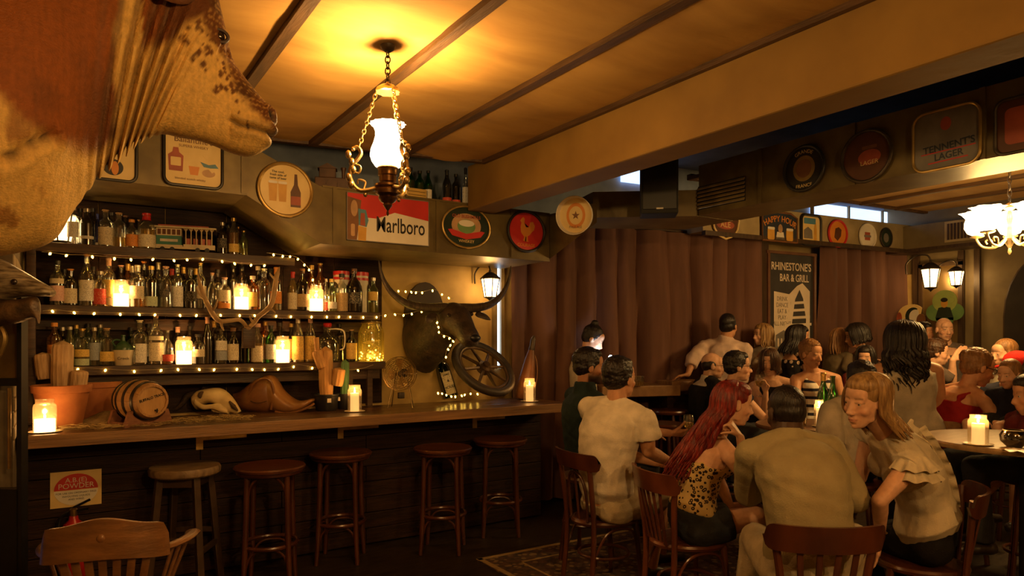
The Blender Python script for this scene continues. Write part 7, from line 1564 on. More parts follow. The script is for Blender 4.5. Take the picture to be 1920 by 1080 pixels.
        rcone(body, hp, hp.lerp(K, .5), LR * 1.10, LR * .92); rcone(body, hp.lerp(K, .45), K, LR * .94, LR * .68); rcone(body, K, K.lerp(A, .35), LR * .66, LR * .70); rcone(body, K.lerp(A, .3), A, LR * .70, LR * .44)
        rcone(body, A - Vector((0, 0, .03)) - fdir * .03, A - Vector((0, 0, .052 * s)) + fdir * (.15 * s), .036 * s, .026 * s)
    me = fuse(body, vox, 2 if vox < .007 else 1, g('keep')); V = coords(me).astype(float)
    base = SKIN[g('skin', 'fair')]; hc = {'black': (.02, .014, .01), 'brown': (.06, .03, .015), 'red': (.14, .035, .02), 'blonde': (.20, .11, .05), 'light': (.15, .08, .035), 'grey': (.1, .08, .06)}[g('hairc', 'brown')]
    lipc = g('lipc', (base[0] * .95, base[1] * .58, base[2] * .6)); vcol(me, lips_brow_cols(V, M, hs, base, hc, lipc, g('beard'), hc))
    obj('body', me, m_skin, t)
    for k in (-1, 1):
        ec = M @ Vector((k * .032 * hs, .0738 * hs, .0025 * hs)); ey = obj('eye', MB().ball(ec, .0118 * hs, 10, 8), m_eyew, t); obj('iris', MB().ball(M @ Vector((k * .0325 * hs, .0802 * hs, .0025 * hs)), (.0062 * hs,) * 3, 8, 6), m_iris, ey)
    # clothing
    for c in spec.get('wear', []):
        mb = MB(); kind = c['kind']; e = c.get('e', e1)
        if kind in ('tee', 'shirt', 'tank', 'blouse', 'dress'):
            torso(mb, e, c.get('lo', -.10), c.get('hi', 1.0 if kind in ('tee', 'shirt') else .88), c.get('flare', 0))
            if fem and c.get('bust', True):
                for k in (-1, 1): mb.ball(spine(.72) + cf * (cd * bw * .80) + rt * (.068 * k * s), (.058 * s + e,) * 3, 14, 10)
            if kind in ('tank', 'blouse', 'dress'):
                for k in (-1, 1): su = c.get('su', .80); rcone(mb, spine(su) + rt * (.095 * k * s) + cf * (cd * .8 * bw), neck - up * .02 * s + rt * (.085 * k * s), .016 * s + e * .5, .020 * s + e * .5); rcone(mb, spine(su) + rt * (.095 * k * s) - cf * (cd * .8 * bw), neck - up * .02 * s + rt * (.085 * k * s), .016 * s + e * .5, .020 * s + e * .5)
            sl = c.get('sleeve', 0)
            if kind in ('tee', 'shirt') or sl:
                for nm in 'LR':
                    S, E, W = arms[nm]
                    rcone(mb, neck + up * .004 * s, S, .048 * s + e, .052 * s + e)
                    if sl <= 1: rcone(mb, S, S.lerp(E, sl), AR * 1.14 + e, AR * 1.12 + e * 1.7, fb=True)
                    else: rcone(mb, S, E, AR * 1.14 + e, AR * .90 + e * 1.2); rcone(mb, E, E.lerp(W, sl - 1), AR * .9 + e * 1.2, AR * .66 + e * 1.2, fb=True)
            if c.get('collar'): nk = M @ Vector((0, -.03 * hs, -.07 * hs)); rcone(mb, neck - up * .05 * s, neck.lerp(nk, .72), nr * 1.62, nr * 1.30, fb=True)
        elif kind in ('trousers', 'shorts', 'jeans'):
            torso(mb, e * .8, -.16, c.get('hi', .16))
            fr_ = c.get('len', 2.0)
            for hp, K, A, fd in legs:
                rcone(mb, hp, hp.lerp(K, min(1, fr_)), LR * 1.12 + e, (LR * .72 + e * (1.0 if fr_ > 1 else 2.0)) if fr_ >= 1 else LR * .9 + e * 2.0, fb=fr_ <= 1)
                if fr_ > 1: rcone(mb, K, K.lerp(A, min(1, fr_ - 1)), LR * .74 + e, LR * .52 + e * 1.6, fb=True)
        elif kind == 'skirt':
            torso(mb, e, -.16, c.get('hi', .2))
            (h1, K1, A1, _), (h2, K2, A2, _) = legs; fr_ = c.get('len', .7)
            for hp, K, A, fd in legs: rcone(mb, hp, hp.lerp(K, fr_), LR * 1.15 + e, LR * 1.0 + e * 1.5, fb=True)
            rcone(mb, (h1 + h2) / 2, ((h1 + h2) / 2).lerp((K1 + K2) / 2, fr_), LR * 1.2 + e, LR * 1.0 + e, fb=True)
        elif kind == 'shoes':
            for hp, K, A, fd in legs: rcone(mb, A - Vector((0, 0, .034)) - fd * .035, A - Vector((0, 0, .048 * s)) + fd * (.155 * s), .044 * s, .034 * s)
        q = fuse(mb, c.get('vox', .013 if kind in ('trousers', 'jeans', 'shoes') else max(.010, vox)), c.get('smooth', 3), g('keep'))
        wrinkle(q, c.get('wr', .004), c.get('ws', 22), c.get('seed', 3), c.get('wd')); obj(c.get('name', {'tee': 't_shirt', 'shirt': 'shirt', 'tank': 'tank_top', 'blouse': 'blouse', 'dress': 'dress', 'trousers': 'trousers', 'shorts': 'shorts', 'jeans': 'jeans', 'skirt': 'skirt', 'shoes': 'shoes'}[kind]), q, c['m'], t)
    # hair
    hst = g('hair', 'short'); hm = MB(); rnd = random.Random(g('seed', 1)); HM_ = HAIR[g('hairc', 'brown')]
    def el(c, r): hm.ball((0, 0, 0), tuple(k * hs for k in r), 22, 16, M @ Matrix.Translation(Vector(c) * hs))
    if hst == 'buzz': el((0, -.023, .041), (.0775, .0945, .0865)); el((0, -.040, -.002), (.073, .072, .066))
    if hst in ('short', 'crop', 'updo', 'bun'):
        th = {'short': .014, 'crop': .008, 'buzz': .003, 'updo': .010, 'bun': .008}[hst]
        el((0, -.026, .046 + th * .3), (.074 + th * .8, .090 + th, .080 + th)); el((0, -.050, .000), (.070 + th * .6, .058 + th, .070))
        for k in (-1, 1): el((k * .052, -.012, .012), (.027 + th * .6, .040, .050))
        if hst == 'short': el((0, .038, .090), (.056, .042, .030 + th * .5))
        if hst == 'bun': el((0, -.06, .135), (.036, .036, .036))
        if hst == 'updo': el((0, -.105, .055), (.045, .036, .045)); el((0, .03, .085), (.056, .045, .030))
    if hst == 'balding':
        el((0, -.055, .005), (.074, .055, .065))
        for k in (-1, 1): el((k * .058, -.022, .010), (.022, .046, .046))
    q = None
    if hst in ('short', 'crop', 'buzz', 'updo', 'bun', 'balding'):
        q = fuse(hm, max(.0065, vox * .85), 8 if hst == 'buzz' else 1); wrinkle(q, .0035 if hst in ('short', 'updo', 'bun') else .0004, 90, 5)
    elif hst in ('long', 'bob', 'curly'):
        p = g('lock', {}); el((0, -.020, .045), (.080, .098, .085)); el((0, .006, .076), (.072, .080, .054))
        lock_hair(hm, M, hs, p.get('n', 60), p.get('len', .3), p.get('az', (62, 298)), rnd, wave=p.get('wave', .012), back=p.get('back', .02), thick=p.get('thick', .013), puff=p.get('puff', .004), curl=p.get('curl', 0), drift=Vector(F(p['drift']) * p['dl']) if 'drift' in p else Vector((0, 0, 0)), gravity=F(p['grav']) if 'grav' in p else Vector((0, 0, -1)), lv=p.get('lv', (.86, 1.1)), part_side=p.get('part', 0))
        if 'n2' in p: lock_hair(hm, M, hs, p['n2'], p['len2'], p.get('az2', (40, 62)), rnd, wave=p.get('wave', .012), back=p.get('back2', .0), thick=p.get('thick', .013), puff=p.get('puff', .004), part_side=p.get('part', 0)); 
        if 'n3' in p: lock_hair(hm, M, hs, p['n3'], p['len3'], p.get('az3', (-62, -40)), rnd, wave=p.get('wave', .012), back=p.get('back2', .0), thick=p.get('thick', .013), puff=p.get('puff', .004), part_side=p.get('part', 0))
        q = hm.mesh('hair')
    if q is not None: obj('hair', q, HM_, t)
    if g('glasses'):
        gm = MB()
        for k in (-1, 1): gm.tube([M @ Vector(((k * .034 + .024 * math.cos(a)) * hs, .094 * hs, (.004 + .018 * math.sin(a)) * hs)) for a in [2 * math.pi * j / 18 for j in range(18)]], .0022 * hs, 5, closed=True).tube([M @ Vector((k * .058 * hs, .092 * hs, .010 * hs)), M @ Vector((k * .083 * hs, .0, .010 * hs))], .0022 * hs, 5)
        gm.tube([M @ Vector((-.010 * hs, .095 * hs, .008 * hs)), M @ Vector((.010 * hs, .095 * hs, .008 * hs))], .0022 * hs, 5); obj('glasses', gm, m_black, t)
    if g('stool'): plain_stool(Vector((pel.x, pel.y, 0)), 'dark round stool under the ' + g('stool'), h=pel.z - .115 * s)
    spec['spine'] = (pel, neck, cf, up, rt, cd * bw)
    return t, M, arms, legs
# ================================================================ the guests
c_white = cloth('white_cotton', (.74, .66, .52)); c_khaki = cloth('khaki', (.50, .42, .28)); c_green = cloth('dark_teal', (.022, .040, .042)); c_tan = cloth('tan_linen', (.33, .285, .16), c2=(.28, .235, .13))
c_cream = cloth('cream_chiffon', (.66, .58, .42)); c_black = cloth('black', (.012, .011, .012)); c_denim = cloth('dark_denim', (.035, .038, .045)); c_navy = cloth('navy', (.018, .02, .04)); c_red = cloth('red', (.36, .018, .018)); c_pink = cloth('pale_shirt', (.66, .50, .42)); c_olive = cloth('olive_top', (.16, .12, .07)); c_greyb = cloth('grey_brown', (.13, .10, .085)); c_dred = cloth('dark_red', (.12, .015, .015)); c_pale = cloth('pale_linen', (.50, .44, .34)); c_shoe = mat('shoe_leather', (.03, .02, .015), None, 8, .4); c_light = cloth('light_cotton', (.62, .55, .42))
def leopard():
    m = mat('leopard_print', (.62, .46, .20), (.50, .35, .13), 6, .8, spec=.2); nt = m.node_tree; L = nt.links.new; b = nt.nodes['Principled BSDF']; src = b.inputs['Base Color'].links[0].from_socket
    tc = nd(nt, 'ShaderNodeTexCoord'); vo = nd(nt, 'ShaderNodeTexVoronoi'); vo.inputs['Scale'].default_value = 40; nz = nd(nt, 'ShaderNodeTexNoise'); nz.inputs['Scale'].default_value = 70; ad = nd(nt, 'ShaderNodeMath', operation='MULTIPLY_ADD'); L(tc.outputs['Object'], vo.inputs['Vector']); L(tc.outputs['Object'], nz.inputs['Vector'])
    L(nz.outputs[0], ad.inputs[0]); ad.inputs[1].default_value = .30; L(vo.outputs['Distance'], ad.inputs[2]); rp = nd(nt, 'ShaderNodeValToRGB'); rp.color_ramp.interpolation = 'CONSTANT'; e = rp.color_ramp.elements; e[0].color = (0, 0, 0, 1); e[1].position = .30; e[1].color = (1, 1, 1, 1); x = e.new(.56); x.color = (0, 0, 0, 1)
    L(ad.outputs[0], rp.inputs[0]); mx = nd(nt, 'ShaderNodeMix', data_type='RGBA'); L(rp.outputs[0], mx.inputs[0]); L(src, mx.inputs[6]); mx.inputs[7].default_value = (.022, .014, .009, 1); L(mx.outputs[2], b.inputs['Base Color']); return m
def striped():
    m = mat('striped_jersey', (.74, .68, .56), (.68, .61, .50), 9, .8, spec=.2); nt = m.node_tree; L = nt.links.new; b = nt.nodes['Principled BSDF']; src = b.inputs['Base Color'].links[0].from_socket
    tc = nd(nt, 'ShaderNodeTexCoord'); wv = nd(nt, 'ShaderNodeTexWave'); wv.bands_direction = 'Z'; wv.inputs['Scale'].default_value = 4.2; L(tc.outputs['Object'], wv.inputs['Vector']); rp = nd(nt, 'ShaderNodeValToRGB'); rp.color_ramp.interpolation = 'CONSTANT'; rp.color_ramp.elements[1].position = .72
    L(wv.outputs['Fac'], rp.inputs[0]); mx = nd(nt, 'ShaderNodeMix', data_type='RGBA'); L(rp.outputs[0], mx.inputs[0]); L(src, mx.inputs[6]); mx.inputs[7].default_value = (.02, .02, .035, 1); L(mx.outputs[2], b.inputs['Base Color']); return m
def floral():
    m = mat('floral_black', (.014, .012, .014), None, 9, .8, spec=.2); nt = m.node_tree; L = nt.links.new; b = nt.nodes['Principled BSDF']; src = b.inputs['Base Color'].links[0].from_socket
    tc = nd(nt, 'ShaderNodeTexCoord'); vo = nd(nt, 'ShaderNodeTexVoronoi'); vo.inputs['Scale'].default_value = 15; L(tc.outputs['Object'], vo.inputs['Vector']); rp = nd(nt, 'ShaderNodeValToRGB'); rp.color_ramp.interpolation = 'CONSTANT'; rp.color_ramp.elements[0].color = (1, 1, 1, 1); rp.color_ramp.elements[1].color = (0, 0, 0, 1); rp.color_ramp.elements[1].position = .33
    L(vo.outputs['Distance'], rp.inputs[0]); mx = nd(nt, 'ShaderNodeMix', data_type='RGBA'); L(rp.outputs[0], mx.inputs[0]); L(src, mx.inputs[6]); mx.inputs[7].default_value = (.55, .42, .30, 1); L(mx.outputs[2], b.inputs['Base Color']); return m
NEAR = .0066
# --- the front group
person('man in white T-shirt and pale shorts seated with his back to the viewer', dict(s=1.08, vox=NEAR, pel=(1137, 934, 4.5), neck=(1156, 760, 4.46), head=(1163, 710, 4.48), chest=(.72, .69), look=(.62, .78, .02), hipdir=(.35, .93), arch=.05, hair='short', hairc='black', skin='tan', bulk=1.05,
    armR=dict(e=(1216, 846, 4.36), w=(1262, 870, 4.62), c=.5), armL=dict(e=(1168, 850, 4.95), w=(1232, 868, 5.0)), legR=dict(k=(1238, 925, 4.62), a=(1222, 1062, 4.65)), legL=dict(k=(1236, 915, 4.95), a=(1240, 1035, 5.0)),
    wear=[dict(kind='tee', m=c_white, sleeve=.55, e=.020, lo=-.03, flare=.2, wr=.0045, ws=10, wd=(.3, .3, 1), vox=.0085), dict(kind='shorts', m=c_khaki, len=.92, e=.022, wr=.008, ws=15, vox=.008, hi=.10), dict(kind='shoes', m=c_shoe)]))
person('bearded man in dark teal shirt seated at the end of the counter', dict(stool='bearded man', s=1.05, vox=.007, pel=(1100, 858, 5.1), neck=(1097, 736, 5.06), head=(1106, 688, 5.06), chest=(.35, .93), look=(.10, .99, -.05), hair='short', hairc='black', skin='olive', beard=.92,
    armR=dict(e=(1172, 806, 4.92), w=(1256, 812, 5.0), hd=(.1, 1, 0), pn=(.6, 0, .6), c=.9), armL=dict(e=(1150, 815, 5.3), w=(1215, 812, 5.35)), wear=[dict(kind='shirt', m=c_green, sleeve=.8, e=.016, collar=True, wr=.006), dict(kind='jeans', m=c_denim), dict(kind='shoes', m=c_shoe)]))
_, Mh, arms_, _ = person('woman with long red hair and leopard top resting her chin on her fist', dict(s=1.02, fem=True, vox=NEAR, pel=(1300, 972, 4.02), neck=(1341, 822, 3.99), head=(1377, 757, 3.97), chest=(.25, .97), look=(.10, .98, -.16), hipdir=(.1, .99), arch=.04, skin='fair', hair='long', hairc='red', lipc=(.42, .10, .08),
    armR=dict(e=(1402, 898, 3.80), w=(1388, 820, 3.79), hd=(.05, -.55, .80), pn=(.45, -.65, -.45), c=2.5), armL=dict(e=(1350, 905, 4.18), w=(1370, 953, 4.06), hd=(-.1, .1, -1), pn=(-.3, -.6, 0), c=.3), legR=dict(k=(1418, 968, 3.92), a=(1412, 1120, 3.98)), legL=dict(k=(1416, 958, 4.15), a=(1420, 1100, 4.2)),
    lock=dict(n=130, len=.38, az=(100, 290), wave=.014, back=-.01, thick=.0105, drift=(.12, -1, 0), dl=.27),
    wear=[dict(kind='tank', m=leopard(), e=.010, hi=.70, su=.64, lo=.05, wr=.002), dict(kind='skirt', m=c_denim, len=.55, hi=.24, e=.012), dict(kind='shoes', m=c_shoe)]))
person('man in tan shirt seated with his back square to the viewer', dict(s=1.06, vox=NEAR, pel=(1512, 1058, 3.20), neck=(1480, 826, 3.32), head=(1473, 774, 3.40), chest=(.98, -.10), look=(.97, -.12, -.22), arch=.09, skin='dark', hair='buzz', hairc='black', bulk=1.10, shw=.182, shrug=.006,
    armR=dict(e=(1604, 934, 3.32), w=(1596, 952, 3.62), c=.4), armL=dict(e=(1402, 925, 3.46), w=(1452, 905, 3.72), c=.4), legR=dict(k=(1600, 1010, 3.66), a=(1600, 1130, 3.66)), legL=dict(k=(1418, 1010, 3.66), a=(1405, 1130, 3.62)),
    wear=[dict(kind='shirt', m=c_tan, sleeve=1.45, e=.017, lo=-.10, collar=True, wr=.0075, ws=7, wd=(.35, -.2, 1), vox=.0085, smooth=2), dict(kind='trousers', m=c_khaki, e=.022), dict(kind='shoes', m=c_shoe)]))
BSP = dict(s=1.04, fem=True, vox=NEAR, pel=(1738, 1000, 3.62), neck=(1668, 818, 3.42), head=(1622, 752, 3.30), chest=(.05, -.97, -.3), look=(-.44, -.88, -.12), hipdir=(.35, -.93), arch=.05, skin='fair', hair='long', hairc='blonde', tilt=R(-6), hs=1.03,
    armL=dict(e=(1650, 938, 3.20), w=(1650, 1003, 3.40), hd=(0, -.1, -1), pn=(.3, -.5, 0), c=.25), armR=dict(e=(1612, 895, 3.72), w=(1560, 900, 3.80)), legL=dict(k=(1650, 1010, 3.86), a=(1655, 1140, 3.82)), legR=dict(k=(1668, 1000, 4.05), a=(1680, 1120, 4.05)),
    lock=dict(n=110, len=.12, az=(60, 282), wave=.005, back=-.005, thick=.010, puff=.004, drift=(0, 1, 0), dl=.10, part=-.02),
    wear=[dict(kind='tee', m=c_cream, e=.022, lo=.0, sleeve=.14, flare=.35, wr=.006, ws=10, vox=.007, name='blouse'), dict(kind='trousers', m=c_black, e=.014), dict(kind='shoes', m=c_shoe)])
_, Mb, armb, _ = person('blonde woman in ruffled cream blouse leaning in from the right', BSP)
def ruffle(parent, pts, outv, width, waves, amp, m, name='ruffle'):
    path = [Vector(q) for q in spline([tuple(p) for p in pts], 90)]; o = [Vector(q) for q in spline([tuple(v) for v in outv], 90)]; vs = []; fs = []
    for i, p in enumerate(path):
        t = (path[min(i + 1, 89)] - path[max(i - 1, 0)]).normalized(); ov = (o[i] - t * o[i].dot(t)).normalized(); sdv = t.cross(ov)
        for j in range(5): u = j / 4; vs.append(p + ov * (width * u) + sdv * (amp * u * math.sin(waves * i / 90 * 6.283)) + sdv * (.003 * u))
    for i in range(89):
        for j in range(4): q = i * 5 + j; fs.append((q, q + 1, q + 6, q + 5))
    obj(name, MB().add(vs, fs), m, parent)
bl = bpy.data.objects[[o.name for o in SC.objects if o.get('label', '').startswith('blonde woman in ruffled')][0]]
S_, E_, W_ = armb['L']; upw = Vector((0, 0, 1))
for k, (dz, wd_) in enumerate(((.045, .085), (.01, .10))):
    cpts = []; outs = []
    for q in range(9):
        a = R(-100 + 200 * q / 8); v = RX_ * math.sin(a) * .9 - DV * math.cos(a); cpts.append(S_ + v * .062 + Vector((0, 0, dz))); outs.append(v * .75 + Vector((0, 0, -.75)))
    ruffle(bl, cpts, outs, wd_, 6, .010, c_cream, 'cap_sleeve')
bpel, bneck, bcf, bup, brt, bcd = BSP['spine']
for k, sd2 in enumerate((-.075, -.01, .06)):
    pts_ = [bpel.lerp(bneck, u) - bcf * (.05 * 4 * u * (1 - u) + bcd * (.98 if 0 < k < 2 else .86) + .022) + brt * (sd2 * (.5 + .6 * u)) for u in (.96, .8, .6, .4, .2)]
    ruffle(bl, pts_, [-bcf * .9 + brt * (-.5 + .5 * k)] * 5, .034, 6, .009, c_cream, 'back_ruffle')
obj('bracelet', MB().torus((0, 0, 0), .031, .003, 20, 6, M=Matrix.Translation(W_.lerp(E_, .08))), m_brass, bl)
# --- by the curtain
person('person with black hair bun looking down at a glowing phone', dict(s=1.05, fem=True, vox=.011, pose='stand', pel=(1098, 758, 6.8), neck=(1099, 664, 6.8), head=(1112, 636, 6.78), chest=(.3, .95), look=(-.15, .85, -.5), hair='bun', hairc='black', skin='fair', armR=dict(e=(1090, 712, 6.65), w=(1128, 690, 6.56), hd=(0, 1, .3), pn=(0, -.3, 1), c=.8), armL=dict(e=(1112, 712, 7.0), w=(1136, 690, 6.9)), wear=[dict(kind='shirt', m=c_light, sleeve=.7, e=.02, collar=True), dict(kind='trousers', m=c_black), dict(kind='shoes', m=c_shoe)]))
pq = at(1138, 676, d=6.65); ph = thing('phone', 'glowing mobile phone held up by the person with the hair bun', 'phone', pq); MP = Matrix.Translation(pq) @ Matrix.Rotation(math.atan2(CY, SY) - R(10), 4, 'Z') @ Matrix.Rotation(R(55), 4, 'X')
MP = face_frame(pq, (-RX_ * .75 + Vector((0, 0, .6)) - DV * .15))
lobj('case', MB().box((0, 0, -.004), (.07, .14, .007), bev=.002), m_black, ph, MP, False); lobj('screen', MB().box((0, 0, .0005), (.062, .128, .001)), glow('phone_screen', (.70, .85, 1.0), 9), ph, MP, False)
sl_ = bpy.data.lights.new('phone_light', 'AREA'); sl_.shape = 'RECTANGLE'; sl_.size = .06; sl_.size_y = .12; sl_.energy = .9; sl_.color = (.7, .85, 1); so_ = bpy.data.objects.new('phone_light', sl_); COL.objects.link(so_); so_.parent = ph; so_.matrix_parent_inverse = world_of(ph).inverted(); so_.matrix_basis = MP @ Matrix.Translation((0, 0, .004)) @ Matrix.Rotation(math.pi, 4, 'X')
person('dark haired man in pale pink shirt standing with his back turned by the curtain', dict(s=1.06, vox=.010, pose='stand', pel=(1352, 748, 7.45), neck=(1358, 644, 7.45), head=(1366, 612, 7.45), chest=(.92, .35), look=(.75, .66), hair='crop', hairc='black', skin='tan', armL=dict(e=(1300, 672, 7.3), w=(1290, 702, 7.22), hd=(.1, -1, -.2), c=.5), armR=dict(e=(1392, 690, 7.4), w=(1392, 740, 7.5)), wear=[dict(kind='shirt', m=c_pink, sleeve=1.5, e=.024, collar=True, wr=.008, ws=14), dict(kind='trousers', m=c_black), dict(kind='shoes', m=c_shoe)]))
person('balding man with glasses in black suit seated beyond the red haired woman', dict(stool='balding man in the suit', s=1.05, vox=.008, pel=(1322, 782, 6.9), neck=(1328, 714, 6.9), head=(1337, 686, 6.88), chest=(.1, .98), look=(-.2, .97, -.05), hair='balding', hairc='black', skin='fair', glasses=True, wear=[dict(kind='shirt', m=c_white, sleeve=.4, e=.008, collar=True, name='white_shirt'), dict(kind='shirt', m=c_black, sleeve=1.8, e=.022, hi=.93, name='jacket'), dict(kind='trousers', m=c_black), dict(kind='shoes', m=c_shoe)]))
person('short haired person with glasses and navy top seated in profile', dict(stool='person in the navy top', s=1.05, fem=True, vox=.0075, pel=(1362, 806, 6.15), neck=(1370, 722, 6.15), head=(1384, 688, 6.12), chest=(.05, .98), look=(-.12, .98, .0), hair='short', hairc='black', skin='fair', glasses=True, armR=dict(e=(1436, 788, 5.95), w=(1464, 770, 5.75), c=.6), wear=[dict(kind='tee', m=c_navy, sleeve=.35, e=.014), dict(kind='jeans', m=c_denim), dict(kind='shoes', m=c_shoe)]))
person('brown haired woman in black top raising a wine glass', dict(stool='woman raising a wine glass', s=1.04, fem=True, vox=.0072, pel=(1456, 800, 6.7), neck=(1449, 712, 6.72), head=(1442, 680, 6.70), chest=(-.85, -.45), look=(-.86, -.46, -.08), hair='bob', hairc='brown', skin='fair', lock=dict(n=60, len=.06, az=(52, 308), thick=.013, n2=6, len2=.02, az2=(24, 50), n3=6, len3=.02, az3=(-50, -24)), armR=dict(e=(1433, 776, 6.45), w=(1436, 736, 6.38), hd=(-.1, -.3, 1), pn=(-.5, -.6, .1), c=1.1), armL=dict(e=(1490, 748, 6.6), w=(1472, 776, 6.35)), wear=[dict(kind='tank', m=c_black, e=.012), dict(kind='jeans', m=c_denim), dict(kind='shoes', m=c_shoe)]))
person('woman in white tank top with navy stripes facing the viewer', dict(stool='woman in the striped tank top', s=1.05, fem=True, vox=.0068, pel=(1532, 800, 6.4), neck=(1528, 700, 6.42), head=(1521, 664, 6.36), chest=(-.96, -.05), look=(-.9, .38, -.12), hair='updo', hairc='light', skin='tan', armR=dict(e=(1493, 758, 6.3), w=(1506, 792, 6.0)), armL=dict(e=(1578, 750, 6.35), w=(1556, 778, 6.05)), wear=[dict(kind='tank', m=striped(), e=.013, hi=.85), dict(kind='jeans', m=c_denim), dict(kind='shoes', m=c_shoe)]))
person('woman with blonde bob in white top standing before the poster', dict(s=1.0, fem=True, vox=.009, pose='stand', pel=(1441, 748, 7.9), neck=(1436, 656, 7.9), head=(1429, 628, 7.88), chest=(-.35, -.9), look=(-.25, -.95), hair='long', hairc='blonde', skin='fair', lock=dict(n=50, len=.10, az=(55, 305), thick=.014), wear=[dict(kind='blouse', m=c_white, e=.02, hi=.93, sleeve=.5), dict(kind='trousers', m=c_black), dict(kind='shoes', m=c_shoe)]))
person('woman with black hair in floral black dress before the poster', dict(s=1.03, fem=True, vox=.009, pose='stand', pel=(1486, 752, 7.65), neck=(1489, 662, 7.65), head=(1499, 632, 7.62), chest=(.3, .9), look=(-.12, .98, -.1), hair='long', hairc='black', skin='tan', lock=dict(n=60, len=.14, az=(70, 290), thick=.016, puff=.008, wave=.014, drift=(0, -1, 0), dl=.08), wear=[dict(kind='tee', m=floral(), e=.014, hi=.90, lo=-.16, sleeve=.2, name='dress'), dict(kind='skirt', m=MATS['floral_black'], len=.9), dict(kind='shoes', m=c_shoe)]))
person('light haired woman in olive top facing right beyond the striped top', dict(s=1.0, fem=True, vox=.011, pose='stand', pel=(1574, 752, 8.1), neck=(1572, 664, 8.1), head=(1579, 636, 8.08), chest=(.2, .95), look=(.05, .98, -.1), hair='long', hairc='light', skin='fair', lock=dict(n=50, len=.14, az=(62, 298), thick=.014), armR=dict(e=(1588, 690, 7.85), w=(1625, 680, 7.8)), wear=[dict(kind='tee', m=c_olive, sleeve=1.4, e=.02), dict(kind='jeans', m=c_denim), dict(kind='shoes', m=c_shoe)]))
person('dark haired woman with bare shoulders hugging the light haired woman', dict(s=1.05, fem=True, vox=.011, pose='stand', pel=(1622, 750, 7.8), neck=(1617, 660, 7.8), head=(1604, 630, 7.82), chest=(.1, -.97), look=(.3, -.92, -.25), hair='long', hairc='black', skin='tan', lock=dict(n=56, len=.05, az=(50, 310), thick=.018, puff=.012), wear=[dict(kind='tank', m=c_black, e=.012, hi=.82), dict(kind='jeans', m=c_denim), dict(kind='shoes', m=c_shoe)]))
person('dark haired person in dark red seated behind the striped top woman', dict(stool='person in dark red', s=1.0, fem=True, vox=.011, pel=(1628, 785, 7.0), neck=(1625, 700, 7.0), head=(1622, 672, 6.98), chest=(-.8, -.5), look=(-.8, -.55, -.1), hair='bob', hairc='black', skin='fair', lock=dict(n=40, len=.05, az=(52, 308), thick=.015), wear=[dict(kind='tee', m=c_dred, sleeve=.6), dict(kind='jeans', m=c_denim), dict(kind='shoes', m=c_shoe)]))
person('standing woman with long dark curly hair in cream sleeveless top', dict(s=1.10, fem=True, vox=.009, pose='stand', pel=(1702, 806, 5.0), neck=(1700, 680, 5.0), head=(1692, 640, 5.0), chest=(.97, .20), look=(.95, -.25), hair='curly', hairc='black', skin='tan', lock=dict(n=120, len=.24, az=(20, 340), thick=.015, puff=.018, wave=.030, curl=.8, back=.02, lv=(.35, 1.35)), armL=dict(e=(1642, 775, 5.05), w=(1650, 840, 4.95)), armR=dict(e=(1765, 770, 5.05), w=(1772, 840, 5.15)), wear=[dict(kind='blouse', m=c_pale, e=.026, hi=.93, lo=-.16, flare=.5, wr=.008, ws=12, name='sleeveless_top'), dict(kind='trousers', m=c_black), dict(kind='shoes', m=c_shoe)]))
person('bald man in grey brown V-neck shirt beneath the clover sign', dict(s=1.07, vox=.0076, pose='stand', pel=(1780, 748, 7.9), neck=(1776, 652, 7.9), head=(1771, 618, 7.86), chest=(-.96, -.18), look=(-.97, -.12, -.05), hair='none', hairc='brown', skin='fair', bulk=1.15, shw=.215, wear=[dict(kind='shirt', m=c_greyb, sleeve=1.1, e=.02, hi=.92), dict(kind='jeans', m=c_denim), dict(kind='shoes', m=c_shoe)]))
person('dark haired woman half hidden behind the curly haired woman', dict(s=1.0, fem=True, vox=.011, pose='stand', pel=(1735, 752, 8.2), neck=(1735, 652, 8.2), head=(1733, 624, 8.18), chest=(-.9, .2), look=(-.85, .45), hair='long', hairc='black', skin='tan', lock=dict(n=40, len=.12, az=(52, 308), thick=.016), wear=[dict(kind='tee', m=c_dred, sleeve=.5), dict(kind='jeans', m=c_denim), dict(kind='shoes', m=c_shoe)]))
person('man with short brown hair raising a hand before the bald man', dict(stool='man raising a hand', s=1.03, vox=.0085, pel=(1752, 780, 6.9), neck=(1753, 692, 6.9), head=(1757, 662, 6.88), chest=(-.2, .95), look=(-.4, .88, -.1), hair='short', hairc='brown', skin='fair', armR=dict(e=(1785, 715, 6.7), w=(1786, 676, 6.65), hd=(0, .6, .7), c=.3), wear=[dict(kind='tee', m=c_greyb, sleeve=.6), dict(kind='jeans', m=c_denim), dict(kind='shoes', m=c_shoe)]))
_, Mr, armr, _ = person('woman with glasses and pinned up hair in red dress seated at the right', dict(s=1.06, fem=True, vox=.0075, pel=(1786, 816, 5.05), neck=(1810, 728, 5.02), head=(1834, 690, 5.0), chest=(.2, .97, -.3), look=(-.05, .95, -.28), hair='updo', hairc='light', skin='tan', glasses=True, arch=.05, armR=dict(e=(1868, 786, 4.80), w=(1882, 736, 4.82), hd=(0, .3, 1), pn=(.2, .8, 0), c=.9), armL=dict(e=(1850, 800, 5.2), w=(1888, 745, 5.15)), wear=[dict(kind='tank', m=c_red, e=.013, hi=.80, name='dress'), dict(kind='skirt', m=c_red, len=.85, name='dress_skirt'), dict(kind='shoes', m=c_shoe)]))
person('man with receding brown hair in profile facing left at the right edge', dict(stool='man with receding hair', s=1.04, vox=.008, pel=(1896, 790, 6.2), neck=(1892, 696, 6.2), head=(1882, 664, 6.18), chest=(-.2, -.95), look=(-.1, -.98, -.05), hair='crop', hairc='light', skin='fair', beard=.3, wear=[dict(kind='tee', m=c_light, sleeve=.5), dict(kind='jeans', m=c_denim), dict(kind='shoes', m=c_shoe)]))
